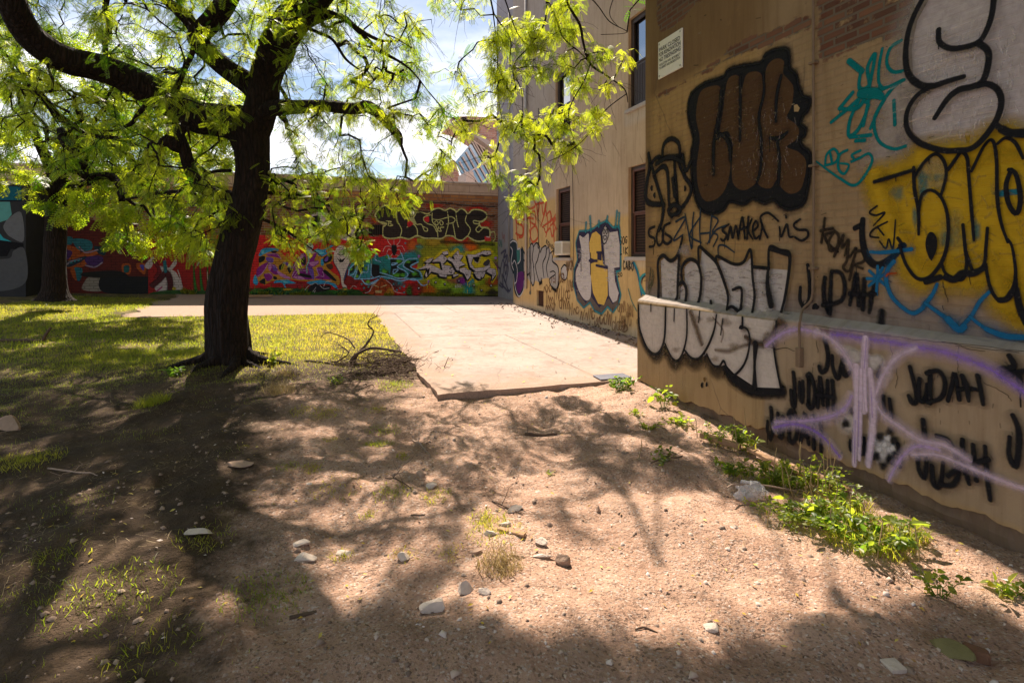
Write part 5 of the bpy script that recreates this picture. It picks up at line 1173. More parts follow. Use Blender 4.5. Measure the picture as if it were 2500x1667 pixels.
def g_head():
    p = Paint(C6, .004)
    for l in ([(95, 1055), (103, 1140), (85, 1240), (76, 1350), (108, 1392), (195, 1398)], [(110, 1130), (150, 1080), (205, 1082), (330, 1068)], [(190, 1070), (200, 990), (250, 950), (300, 980), (312, 1060)], [(115, 1130), (150, 1250), (192, 1392)], [(135, 1190), (190, 1140), (225, 1180), (236, 1380), (250, 1425)],
              [(272, 1100), (280, 1220), (292, 1380), (312, 1440)], [(262, 1225), (275, 1340)], [(298, 1105), (340, 1200), (388, 1290), (345, 1395), (255, 1480)], [(255, 1482), (232, 1440), (268, 1402), (312, 1425), (300, 1462), (250, 1470)], [(330, 1070), (350, 1170), (385, 1105)], [(200, 1395), (190, 1500), (165, 1575)], [(150, 1120), (240, 1075), (330, 1110)]): p.line(l, 26, BLK, .35)
    for x, y in ((118, 1287), (137, 1336), (347, 1290)): p.dot(x, y, 9, 22, BLK)
    p.build('graffiti_tag', root_a, 'black one-eyed head scrawl beside the brown letters')
g_head()
# ------------------------------------------------ near wall, top right: silver S and teal tags
def g_silver_s():
    p = Paint(C7)
    p.fill([(830, -40), (760, 90), (700, 230), (685, 400), (700, 510), (560, 640), (600, 800), (520, 920), (470, 1060), (520, 1150), (800, 1090), (1100, 1010), (1250, 960), (1480, 930), (1700, 900), (1800, -200)], (.36, .30, .27), False, .8, .25)
    p.fill([(830, -40), (730, 140), (690, 330), (700, 520), (770, 590), (860, 600), (740, 700), (690, 800), (700, 900), (770, 975), (900, 1020), (1040, 1025), (1180, 960), (1290, 850), (1480, 900), (1700, 880), (1800, -200)], (.43, .37, .37), False, .95)
    for c, pl, n in (((.60, .55, .56), [(690, 250), (1456, 100), (1456, 850), (1000, 1000), (720, 900)], 190), ((.25, .22, .20), [(560, 640), (1456, 100), (1456, 880), (600, 1100)], 100)): p.scuffs(pl, n, c, .006, (.012, .05), (1.2, 1.9), .5)
    p.scuffs([(690, 250), (1456, 0), (1456, 850), (1000, 1000), (720, 900)], 60, (.55, .42, .33), .008, (.1, .3), (-.05, .05), .28)
    for l in ([(830, -60), (742, 100), (694, 240), (678, 400), (702, 520), (780, 588), (870, 592), (970, 560), (1078, 530)], [(1290, -60), (1272, 100), (1232, 220), (1172, 300), (1055, 335), (970, 335), (910, 292), (905, 212)], [(1172, 300), (1240, 352), (1246, 440), (1208, 560), (1130, 600), (1040, 622), (960, 690), (878, 812)],
              [(860, 594), (760, 655), (692, 760), (688, 880), (760, 972), (900, 1026), (1020, 1034), (1150, 1008), (1280, 862), (1335, 720), (1312, 622), (1240, 580), (1180, 590)], [(1290, 850), (1345, 890), (1405, 908), (1560, 900)]): p.line(l, 44, BLK, .18)
    p.line([(1345, 890), (1405, 915), (1560, 915)], 64, BLK, .2)
    p.build('graffiti_piece', root_a, 'silver letter with thick black outline at the top')
g_silver_s()
def g_teal():
    p = Paint(C7, .003); T = (.0, .14, .15)
    p.line([(262, 420), (350, 490)], 42, T, .2)
    for l in ([(345, 480), (330, 580), (352, 612), (400, 580), (388, 470), (425, 385), (440, 380), (420, 500), (398, 610)], [(490, 335), (468, 450), (465, 560), (490, 600)], [(620, 280), (545, 330), (520, 430), (560, 492), (640, 486)], [(640, 548), (560, 605), (480, 720), (408, 880)], [(288, 635), (200, 740)], [(140, 838), (250, 750), (370, 650), (500, 610), (630, 548)],
              [(330, 690), (270, 820), (262, 930), (330, 880), (400, 720)], [(395, 700), (360, 860)], [(500, 690), (440, 800), (440, 900), (480, 980), (570, 1020), (650, 1000)], [(270, 940), (412, 925)], [(308, 965), (370, 960)], [(570, 690), (577, 855)], [(330, 600), (380, 700), (420, 650)]): p.line(l, 26, T, .15)
    p.line([(195, 745), (320, 740), (400, 640), (520, 600)], 30, T, .15)
    p.line([(340, 640), (440, 640), (480, 660)], 70, T, .2)
    for l in ([(100, 1132), (110, 1060), (158, 1020), (190, 1060), (168, 1112), (100, 1132)], [(135, 1050), (147, 1112)], [(252, 1028), (200, 1060), (190, 1150), (230, 1190), (262, 1130), (205, 1118)], [(342, 1030), (282, 1062), (300, 1092), (272, 1110), (330, 1085), (400, 1052), (417, 1120), (312, 1265), (200, 1220), (40, 1105)]): p.line(l, 19, T, .15)
    p.build('graffiti_tag', root_a, 'dark teal brush tags left of the silver letter')
g_teal()
def g_yellow():
    p = Paint(CZ_, .003)
    p.fill([(-165, 360), (-60, 330), (90, 275), (120, 210), (220, 195), (400, 185), (450, 200), (560, 115), (700, 95), (790, 130), (1100, 150), (1150, 1300), (800, 1255), (745, 1100), (680, 1140), (610, 1090), (565, 1000), (545, 930), (470, 960), (400, 992), (320, 980), (200, 995), (110, 985), (30, 880), (-10, 760), (-70, 720), (-110, 560)], YEL, True, 1, .16)
    p.fill([(105, 300), (150, 240), (220, 215), (270, 260), (285, 340), (262, 430), (200, 410), (130, 480)], (.42, .31, .14), True, .5)
    for x, y, rx, ry, a in ((140, 400, 40, 120, .7), (95, 600, 30, 80, .5), (-20, 450, 60, 60, .4), (480, 690, 40, 90, .6), (285, 740, 60, 60, .35), (640, 450, 60, 30, .8), (200, 350, 140, 30, .35), (330, 700, 120, 160, .25)): p.blob(x, y, rx, ry, (.05, .17, .17), a)
    p.line([(620, 450), (760, 440)], 40, (.02, .15, .20), .2)
    p.scuffs([(-100, 400), (1000, 200), (1000, 1000), (50, 900)], 90, (.36, .24, .05), .012, (.03, .16), (0, 3.1), .5)
    for l in ([(90, 285), (95, 420), (120, 560), (122, 712)], [(100, 340), (160, 250), (230, 200), (285, 250), (297, 340), (265, 462)], [(125, 560), (142, 460), (200, 430), (262, 472), (300, 560), (312, 680), (300, 800), (262, 900), (190, 985), (110, 990), (40, 900), (0, 780)], [(310, 300), (388, 190)], [(400, 185), (432, 225), (442, 340), (460, 560), (476, 750)],
              [(460, 310), (540, 150), (595, 115), (620, 240), (625, 480), (650, 640), (692, 762)], [(625, 135), (680, 98), (742, 132), (790, 230)], [(405, 650), (420, 800), (430, 900), (398, 1000), (300, 965), (270, 900)], [(430, 840), (480, 960), (540, 900), (552, 800), (562, 672)], [(550, 900), (580, 1050), (640, 1135), (700, 1100), (742, 980), (722, 800), (692, 742)], [(740, 980), (760, 1150), (800, 1280)]): p.line(l, 25, BLK, .2)
    p.line([(300, 985), (350, 1000), (400, 960), (470, 960), (540, 925)], 50, BLK, .2); p.line([(170, 1015), (260, 985)], 40, BLK, .2); p.line([(745, 1060), (770, 1180), (820, 1300)], 46, BLK, .2); p.line([(640, 1130), (690, 1120), (735, 1050)], 40, BLK, .2)
    p.fill([(185, 705), (215, 700), (240, 740), (238, 810), (215, 865), (205, 880), (180, 840), (166, 770)], BLK, True)
    p.line([(715, 300), (682, 400), (700, 520), (750, 580), (774, 480), (745, 330), (700, 300)], 36, BLK, .15)
    p.line([(-160, 378), (0, 330), (95, 300)], 26, BLK, .3)
    p.build('graffiti_piece', root_a, 'yellow bubble letters with black outline at the right edge')
    q = Paint(CB, .0055)
    q.line([(340, 180), (400, 150)], 40, BLK, .2); q.line([(400, 115), (396, 250), (428, 390), (500, 462), (600, 425), (715, 312)], 62, BLK, .15, taper=[(0, .7), (.5, 1), (1, .7)]); q.line([(668, 255), (715, 320)], 26, BLK, .2)
    for l in ([(510, 10), (452, 58), (500, 82), (570, 62), (482, 160)], [(590, 130), (482, 190), (458, 240), (522, 252)], [(520, 180), (562, 232)], [(530, 280), (578, 335), (600, 262), (632, 335), (652, 115)]): q.line(l, 14, BLK, .15)
    B = BLU
    q.line([(460, 362), (560, 365), (775, 340)], 32, B, .25); cx, cy = 515, 565
    for a in (90, 142, 28, 180, 215, 325, 265, 60): q.line([(cx, cy), (cx + 80 * math.cos(math.radians(a)), cy - 95 * math.sin(math.radians(a)))], 24, B, .2)
    for l in ([(640, 435), (592, 500), (585, 600), (640, 722), (765, 825), (835, 810), (885, 755)], [(885, 755), (940, 680), (972, 608)], [(885, 755), (960, 810), (1050, 872), (1140, 950)], [(1140, 950), (1230, 858), (1300, 740), (1385, 655)], [(1225, 855), (1350, 950), (1500, 1000), (1640, 1012)]): q.line(l, 34, B, .35)
    q.line([(1060, 880), (1140, 955), (1180, 930)], 60, B, .3); q.line([(1350, 950), (1500, 1005), (1700, 1015)], 48, B, .3)
    q.line([(585, 545), (600, 530), (660, 522)], 14, (.3, .05, .01), .4)
    q.build('graffiti_tag', root_a, 'blue star and brush curves under the yellow letters')
g_yellow()
def g_black_words():
    p = Paint(CB, .003); K = (.03, .02, .014)
    for l in ([(108, 105), (82, 290)], [(75, 200), (170, 180)], [(165, 215), (110, 230), (135, 300), (210, 360)], [(180, 200), (215, 240), (200, 330), (150, 350), (140, 280), (180, 210)], [(250, 235), (180, 395)], [(250, 235), (240, 330), (290, 270), (260, 390)], [(290, 270), (280, 420), (250, 480), (300, 500), (350, 330), (300, 400)], [(330, 360), (400, 360), (410, 430), (340, 460), (400, 490)], [(330, 440), (298, 575)]): p.line(l, 21, K, .4, .92)
    p.build('graffiti_tag', root_a, 'black slanting scrawl reading tower')
    p = Paint(CB, .004)
    for l in ([(110, 560), (100, 650), (108, 740), (140, 830)], [(160, 520), (150, 700), (148, 835)], [(160, 510), (232, 525), (262, 620), (232, 735), (90, 770)], [(300, 765), (325, 650), (352, 525), (368, 770)], [(300, 680), (390, 690)], [(412, 570), (400, 800)], [(488, 600), (470, 700), (450, 825)], [(400, 690), (495, 680)]): p.line(l, 36, BLK, .45, .95)
    p.line([(548, 820), (530, 960)], 50, BLK, .7, .9); p.line([(420, 972), (565, 966)], 12, BLK, .3)
    p.build('graffiti_tag', root_a, 'black JUDAH right of the drain pipe')
    p = Paint(CA, .003)
    p.line([(1325, 462), (1340, 600), (1332, 740), (1292, 778), (1266, 720), (1270, 632)], 28, BLK, .3); p.dot(1385, 780, 30, 26, BLK); p.line([(1360, 580), (1355, 730)], 22, BLK, .3)
    S = lambda *l: [p.line(q, 17, BLK, .25) for q in l]
    S([(152, 168), (112, 190), (112, 235), (152, 262), (148, 312), (112, 322)], [(188, 170), (168, 240), (180, 308), (210, 290), (218, 215), (195, 170)], [(272, 140), (225, 170), (218, 270), (250, 300), (285, 262), (235, 222)])
    S([(722, 150), (672, 190), (705, 232), (682, 275), (660, 262)], [(715, 265), (735, 170), (752, 255), (775, 160), (795, 255)], [(795, 258), (825, 95), (845, 260)], [(800, 195), (865, 170)], [(872, 95), (862, 262)], [(900, 110), (870, 190), (905, 262)], [(905, 205), (945, 165), (930, 125), (905, 180), (925, 258), (955, 240)], [(960, 262), (978, 165), (965, 95), (1015, 62), (1060, 85), (1102, 125)], [(978, 165), (1020, 250)],
      [(1112, 172), (1125, 245), (1168, 150), (1185, 240), (1215, 245)], [(1162, 88), (1164, 98)], [(1270, 112), (1222, 150), (1250, 190), (1320, 195), (1330, 240), (1282, 275), (1232, 250)])
    D_ = (.015, .03, .05)
    for l in ([(318, 130), (392, 100), (300, 270), (372, 230)], [(388, 70), (412, 200), (440, 335), (445, 150), (455, 60)], [(508, 30), (500, 180), (508, 320)], [(508, 90), (425, 230), (512, 290)], [(505, 222), (575, 215)], [(592, 85), (575, 290)], [(592, 85), (642, 120), (600, 205), (640, 240), (605, 320)], [(645, 400), (645, 320), (690, 312), (768, 365)], [(560, 300), (620, 200), (700, 160)]): p.line(l, 12, D_, .2)
    for l in ([(125, 485), (118, 560), (105, 640)], [(140, 500), (135, 570), (108, 650)], [(148, 540), (135, 610), (112, 680)]): p.line(l, 9, (.10, .09, .05), .5, .8)
    p.build('graffiti_tag', root_a, 'black handwritten line above the silver letters')
g_black_words()
def g_silver_mid():
    p = Paint(CA, .0025)
    for f in ([(200, 430), (240, 400), (300, 440), (350, 400), (345, 700), (330, 735), (210, 712)], [(380, 480), (430, 430), (500, 470), (515, 350), (640, 470), (730, 700), (722, 800), (600, 790), (490, 772), (350, 740), (350, 640), (385, 592)], [(640, 430), (690, 420), (780, 460), (850, 440), (900, 400), (935, 620), (915, 830), (820, 815), (720, 800), (735, 700)], [(915, 490), (1045, 490), (1175, 500), (1165, 700), (1130, 852), (915, 832), (935, 650)]): p.fill(f, (.47, .42, .41), False, .96)
    p.scuffs([(200, 430), (1170, 480), (1120, 840), (220, 700)], 160, (.34, .29, .27), .014, (.02, .12), (-.3, .3), .4); p.scuffs([(200, 430), (1170, 480), (1120, 840), (220, 700)], 60, (.60, .56, .55), .01, (.02, .1), (-.1, .1), .4)
    for l in ([(195, 720), (198, 600), (193, 440), (232, 388), (290, 430), (345, 380), (382, 250)], [(357, 390), (345, 600), (342, 700), (320, 742)], [(350, 612), (385, 592), (412, 660), (402, 755)], [(380, 590), (374, 500), (400, 440), (450, 418), (500, 452), (526, 560), (516, 700), (492, 772)], [(508, 450), (508, 325), (570, 370), (640, 440), (692, 560), (732, 700), (722, 800)],
              [(642, 440), (650, 395), (770, 452), (850, 440), (905, 345), (922, 560), (936, 700), (917, 832)], [(768, 650), (832, 638), (836, 740), (818, 812), (762, 778), (722, 800)], [(922, 475), (1045, 487)], [(1045, 487), (1052, 325), (1130, 348), (1205, 372), (1202, 500), (1172, 700), (1132, 855)], [(600, 740), (602, 785)]): p.line(l, 25, BLK, .2)
    p.line([(1042, 490), (1035, 600), (1048, 700), (1062, 765)], 44, BLK, .25, taper=[(0, .5), (.7, 1), (1, 1.2)]); p.line([(1132, 855), (1200, 856)], 34, BLK, .3); p.line([(1055, 335), (1200, 380)], 34, BLK, .2)
    p.blob(400, 350, 60, 60, (.34, .30, .30), .5)
    p.build('graffiti_piece', root_a, 'silver block letters just above the ledge')
    p = Paint(CAL, .006)
    sh = (.05, .035, .022)
    p.line([(40, 900), (70, 1030), (120, 1120), (165, 1160), (215, 1110), (240, 1090), (300, 1215), (350, 1175), (385, 1150), (450, 1205), (545, 1165), (620, 1265), (690, 1235), (740, 1310), (830, 1370), (900, 1405), (1130, 1420)], 74, sh, .6, .85)
    p.line([(690, 1220), (740, 1310), (820, 1365), (900, 1410), (1125, 1422)], 80, BLK, .4)
    p.fill([(38, 762), (240, 785), (400, 800), (630, 830), (830, 858), (1092, 890), (1075, 1000), (1060, 1060), (1085, 1220), (1118, 1402), (925, 1395), (790, 1305), (770, 1298), (700, 1222), (650, 1238), (600, 1220), (555, 1145), (500, 1172), (440, 1172), (388, 1130), (335, 1190), (290, 1170), (236, 1065), (200, 1120), (150, 1140), (90, 1080), (42, 940)], (.52, .455, .42), False, .97)
    p.line([(430, 820), (470, 930), (515, 1065)], 34, (.13, .085, .055), .9, .8); p.line([(600, 860), (680, 960), (665, 1050)], 12, (.2, .1, .05), .9, .5); p.line([(850, 1010), (930, 1060), (1020, 1060), (1085, 960)], 34, (.10, .065, .045), .9, .9); p.line([(620, 1110), (720, 1120), (800, 1090), (880, 1065)], 24, (.17, .12, .09), .9, .7)
    for x, y, r in ((480, 870, 50), (700, 900, 60), (760, 1080, 50), (620, 1180, 40), (1020, 1000, 50), (580, 880, 40), (850, 950, 50), (320, 1110, 40)): p.blob(x, y, r, r * .7, (.30, .23, .18), .45)
    p.line([(1110, 890), (1150, 930), (1090, 950), (1060, 1030), (1000, 1050)], 44, (.09, .055, .035), .7, .85)
    for l in ([(30, 770), (38, 930), (90, 1082), (150, 1142), (200, 1115), (232, 1010), (240, 790)], [(236, 1065), (290, 1172), (335, 1190), (372, 1130), (402, 1000), (402, 800)], [(388, 1115), (440, 1172), (500, 1172), (560, 1090), (612, 960), (630, 842)], [(556, 1142), (600, 1222), (650, 1236), (688, 1195), (720, 1280), (772, 1300), (850, 1205), (886, 1050), (868, 955), (822, 938)], [(830, 862), (830, 940)], [(1090, 892), (1086, 1000)], [(1062, 1035), (1085, 1200), (1124, 1410)]): p.line(l, 16, BLK, .25)
    p.line([(930, 1065), (924, 1200), (924, 1392)], 32, BLK, .3, taper=[(0, 1.5), (.4, .7), (.6, .7), (1, 1.4)])
    for l in ([(128, 762), (128, 815)], [(308, 798), (305, 890)], [(503, 812), (494, 900)], [(680, 872), (664, 995)]): p.line(l, 8, BLK, .3)
    p.dot(820, 938, 18, 18, BLK); p.dot(520, 1380, 9, 24, BLK); p.dot(556, 1375, 8, 20, BLK); p.dot(540, 1335, 9, 20, (.16, .09, .03))
    p.build('graffiti_piece', root_a, 'silver drooping bubble letters on the ledge front')
g_silver_mid()
def g_purple():
    p = Paint(CC, .006)
    # black names first, purple over them
    J = [[(290, 120), (312, 220), (300, 305), (266, 322), (256, 290)], [(337, 222), (342, 300), (372, 362), (400, 250)], [(402, 245), (412, 345), (446, 325)], [(640, 260), (620, 350)]]
    for l in J: p.line(l, 28, BLK, .3)
    p.word('JUDAH', 85, 505, 350, 555, -2, -185, 27, BLK, .35); p.word('JUDAH', -60, 720, 275, 790, 0, -190, 27, BLK, .4); p.word('JUDAH', 452, 800, 760, 900, 0, -130, 26, BLK, .4)
    for l in ([(822, 290), (850, 400), (868, 490), (838, 515), (815, 470)], [(882, 365), (876, 480), (912, 500), (930, 400)], [(948, 320), (945, 512)], [(925, 330), (1000, 318), (1040, 390), (1015, 480), (930, 512)], [(1058, 500), (1085, 400), (1100, 330), (1128, 492)], [(1120, 430), (1180, 425), (1245, 432)], [(1145, 345), (1172, 400), (1186, 500)], [(1242, 345), (1262, 440), (1276, 522)]): p.line(l, 32, BLK, .3)
    for l in ([(905, 620), (915, 740)], [(872, 830), (878, 920), (912, 975), (925, 900), (925, 850)], [(960, 900), (970, 1010), (1010, 1020), (1030, 880)], [(990, 715), (1060, 745), (1110, 840), (1120, 960), (1085, 1020), (1010, 1015)], [(1150, 740), (1150, 860), (1190, 1010)], [(1215, 770), (1225, 900), (1235, 990)], [(1290, 780), (1300, 950), (1322, 1110)], [(1200, 890), (1310, 860)], [(1060, 960), (1140, 900)]): p.line(l, 34, BLK, .35)
    for l in ([(1462, 588), (1500, 700), (1482, 900), (1440, 840), (1442, 722)], [(1440, 222), (1470, 290), (1384, 310), (1402, 352), (1500, 322), (1640, 310)], [(660, 470), (668, 560)], [(700, 490), (712, 600)], [(1500, 350), (1512, 430)]): p.line(l, 40 if l[0][0] > 1400 else 26, BLK, .3)
    LP = (.66, .52, .66); PU = (.27, .16, .55); MP = (.50, .36, .66)
    for x, y, rx, ry, c, a in ((480, 230, 80, 70, (.5, .45, .43), .8), (610, 260, 70, 60, (.55, .5, .5), .8), (450, 640, 90, 90, (.5, .44, .42), .7), (660, 800, 80, 110, (.45, .42, .43), .9), (420, 190, 60, 40, (.55, .5, .47), .6), (680, 330, 50, 90, (.6, .5, .46), .5)): p.blob(x, y, rx, ry, c, a)
    for x, y in ((640, 720), (700, 690), (620, 840), (700, 860), (660, 900), (730, 740), (590, 600), (470, 560), (430, 640), (560, 480)): p.blob(x, y, 34, 36, BLK, .9)
    for x, y in ((670, 770), (640, 800), (700, 800), (600, 740), (690, 730), (720, 790)): p.blob(x, y, 26, 26, (.6, .58, .6), .8)
    def arc(l, w_, c1=LP, c2=None, s1=.8): 
        p.line(l, w_ * 1.25, c1, s1, .42)
        p.line(l, w_ * .5, c2 or c1, .85, .62)
    arc([(-60, 160), (0, 110), (70, 72), (150, 60), (240, 75)], 42, LP, MP); arc([(240, 75), (330, 110), (400, 180), (455, 262), (492, 340)], 46, LP)
    arc([(350, 92), (450, 100), (540, 115), (700, 135), (860, 168), (1000, 188), (1150, 232), (1300, 292), (1400, 352), (1560, 460)], 66, MP, PU)
    arc([(860, 178), (760, 222), (695, 290), (645, 380), (612, 480)], 50, LP); arc([(470, 470), (430, 540), (350, 592), (200, 622), (0, 632)], 50, LP, MP); arc([(-10, 665), (100, 642), (200, 665), (300, 730), (392, 840)], 40, LP, PU)
    arc([(610, 500), (662, 582), (760, 655), (900, 742), (1040, 772), (1190, 862)], 56, LP); arc([(700, 985), (742, 900), (802, 822), (880, 778), (1000, 800)], 42, LP, MP); arc([(850, 830), (1000, 832), (1150, 890), (1350, 972), (1560, 1050)], 46, LP)
    for l, w_ in (([(556, 118), (545, 300), (542, 560)], 50), ([(500, 290), (498, 600), (485, 895)], 42), ([(528, 310), (522, 600), (516, 860)], 30), ([(582, 310), (602, 600), (572, 895)], 46), ([(552, 120), (550, 400), (560, 560)], 26)): p.line(l, w_, LP, .55, .8)
    for l in ([(560, 130), (548, 300)], [(492, 620), (488, 880)], [(590, 420), (598, 600)], [(515, 500), (512, 780)]): p.line(l, 9, MP, .8, .5)
    p.build('graffiti_piece', root_a, 'purple sprayed arcs over black names on the ledge front')
g_purple()

def g_cracks():
    r = random.Random(12); DK = (.035, .024, .017)
    def crack(p, pts, w_, n=4, a=.9):
        W = []
        for i in range(len(pts) - 1):
            for k in range(n): t = k / n; W.append((pts[i][0] + (pts[i + 1][0] - pts[i][0]) * t + r.uniform(-7, 7), pts[i][1] + (pts[i + 1][1] - pts[i][1]) * t + r.uniform(-5, 5)))
        p.line(W + [pts[-1]], w_, DK, .3, a, smooth=False)
    p = Paint(Crop(1980, 500, 3.136, 'u', U_L), .0075)
    for l in ([(-60, 915), (300, 960), (620, 1000)], [(420, 985), (800, 1030), (1100, 1060), (1640, 1120)], [(100, 955), (420, 1005)], [(1000, 1045), (1140, 1070), (1200, 1100), (1340, 1120)], [(1120, 1080), (1250, 1085), (1600, 1130)], [(600, 1010), (625, 1110), (630, 1200), (650, 1240)], [(660, 1250), (670, 1330), (655, 1400)], [(1330, 1360), (1420, 1400), (1520, 1460), (1540, 1500)], [(1140, 1080), (1130, 1180), (1135, 1280)], [(50, 1040), (60, 1130)], [(-330, 1080), (-260, 1110), (-180, 1090), (-120, 1120)]): crack(p, l, 5)
    p.fill([(70, 945), (130, 955), (220, 968), (310, 972), (290, 995), (230, 1000), (160, 988), (100, 985)], (.11, .05, .035)); p.line([(70, 940), (200, 960), (320, 972)], 8, (.30, .25, .2), .5, .7)
    for i in range(26): x = r.uniform(-300, 1600); y = 1010 + x * .13 + r.uniform(60, 900); p.line([(x, y), (x + r.uniform(-6, 6), y + r.uniform(10, 40))], r.uniform(3, 8), DK, .7, .5)
    p.scuffs([(-1300, 1060), (-900, 1100), (-900, 1500), (-1300, 1400)], 70, (.42, .35, .26), .004, (.05, .2), (1.5, 1.65), .4)
    p.build('weathering', root_a, 'dark cracks and chips in the ledge')
    p = Paint(CB, .0068)
    for l in ([(1010, 590), (1040, 680), (1055, 745)], [(1205, 525), (1230, 610)], [(1012, 770), (1022, 805)], [(560, 560), (620, 590)]): crack(p, l, 6, 3)
    for i in range(90):
        x = r.uniform(-1300, 1500); y = r.uniform(-1500, 800) + x * .1; L = r.uniform(8, 40); p.line([(x, y), (x + L * r.uniform(.3, 1), y - L * .2 + r.uniform(-6, 6))], r.uniform(3, 7), DK if r.random() < .7 else (.4, .32, .22), .6, .55, smooth=False)
    p.build('weathering', root_a, 'small cracks and pits in the painted wall')
g_cracks()
# ------------------------------------------------ stucco building
def g_jet():
    p = Paint(C5, .002); NV = (.035, .03, .07); TL = (.03, .24, .30); G = (.55, .50, .50)
    sil = [(872, 860), (905, 760), (888, 600), (920, 495), (1000, 490), (1060, 468), (1100, 435), (1180, 395), (1240, 462), (1300, 450), (1312, 600), (1312, 855), (1268, 868), (1282, 960), (1312, 1100), (1290, 1180), (1240, 1255), (1190, 1200), (1130, 1272), (1065, 1240), (1022, 1160), (960, 1212), (900, 1140), (866, 1000)]
    p.line(sil, 26, TL, .5, .9, closed=True, smooth=False)
    p.fill(sil, NV); p.fill([(900, 1060), (980, 1180), (1030, 1110), (1110, 1220), (1200, 1130), (1240, 1190), (1300, 1110), (1285, 1190), (1240, 1250), (1190, 1195), (1130, 1268), (1065, 1236), (1022, 1155), (960, 1208), (895, 1130)], (.13, .10, .09))
    for l in ([(1030, 480), (1022, 350)], [(1105, 440), (1108, 395)], [(1265, 450), (1280, 300)], [(1180, 395), (1190, 350)], [(1295, 450), (1302, 320)], [(980, 490), (985, 410)]): p.line(l, 24, TL, .9, .8)
    p.fill([(920, 535), (960, 548), (1008, 512), (1012, 640), (1026, 800), (1032, 1080), (1000, 1150), (950, 1120), (898, 1010), (886, 880), (930, 770), (938, 660)], G, True); p.fill([(1040, 512), (1080, 490), (1122, 530), (1132, 680), (1092, 690), (1092, 760), (1134, 770), (1134, 700), (1145, 800), (1190, 842), (1192, 1100), (1155, 1195), (1100, 1180), (1052, 1080), (1026, 900), (1022, 800), (1092, 775), (1022, 740), (1014, 600)], (.66, .43, .10), False)
    p.fill([(1132, 500), (1170, 432), (1212, 500), (1286, 488), (1306, 620), (1304, 832), (1250, 840), (1262, 970), (1297, 1080), (1280, 1150), (1242, 1172), (1204, 1100), (1192, 820), (1162, 800), (1145, 600)], G, False)
    p.scuffs([(930, 560), (1010, 540), (1020, 1050), (930, 1080)], 40, (.66, .62, .62), .03, (.1, .3), (-.1, .1), .4); p.scuffs([(1150, 520), (1290, 520), (1290, 1000), (1210, 1000)], 50, (.64, .60, .60), .03, (.1, .3), (-.1, .1), .4)
    p.line([(1090, 690), (1132, 692)], 12, NV, .2); p.line([(1085, 815), (1190, 838)], 16, NV, .2); p.line([(1018, 770), (1092, 772)], 16, NV, .2); p.line([(938, 700), (940, 870)], 5, NV, .3); p.line([(1136, 500), (1150, 620), (1165, 790)], 10, NV, .2); p.line([(1028, 700), (1030, 900)], 8, NV, .2)
    p.line([(1140, 500), (1170, 440), (1205, 500), (1190, 570), (1160, 610), (1140, 560), (1140, 500)], 6, BLK, .2)
    for x in (1160, 1185): p.line([(x - 10, 490), (x, 468), (x + 10, 492), (x, 515), (x - 10, 490)], 6, BLK, .2)
    p.line([(1150, 540), (1170, 530), (1188, 545), (1168, 570), (1150, 540)], 6, BLK, .2)
    p.build('graffiti_piece', root_b, 'grey and yellow JET bubble letters with teal edge')
    p = Paint(C5, .002)
    p.word('SOG', 1308, 615, 1378, 600, 0, -65, 8, BLK, .2); p.word('LIK', 1308, 705, 1385, 705, 0, -60, 8, BLK, .2); p.word('20', 1290, 925, 1330, 922, 0, -36, 6, BLK, .2); p.word('CABO', 1340, 850, 1440, 870, -3, -80, 7, BLK, .3); p.word('ROUGH', 600, 600, 680, 680, 6, -34, 4, (.06, .05, .05), .3)
    p.line([(1440, 790), (1475, 880), (1500, 1000), (1515, 1095)], 18, BLU, .4); p.line([(1450, 790), (1485, 880), (1508, 1000), (1560, 1100)], 12, (.05, .32, .36), .4); p.line([(1570, 890), (1520, 920), (1500, 980), (1520, 1060), (1570, 1110)], 20, (.05, .3, .34), .3); p.line([(1570, 905), (1530, 935), (1515, 980)], 8, NV_, .3)
    p.line([(1390, 1040), (1420, 1150), (1470, 1250)], 6, (.03, .2, .2), .4)
    p.build('graffiti_tag', root_b, 'small black initials and teal curves right of the JET letters')
NV_ = (.03, .03, .06)
g_jet()
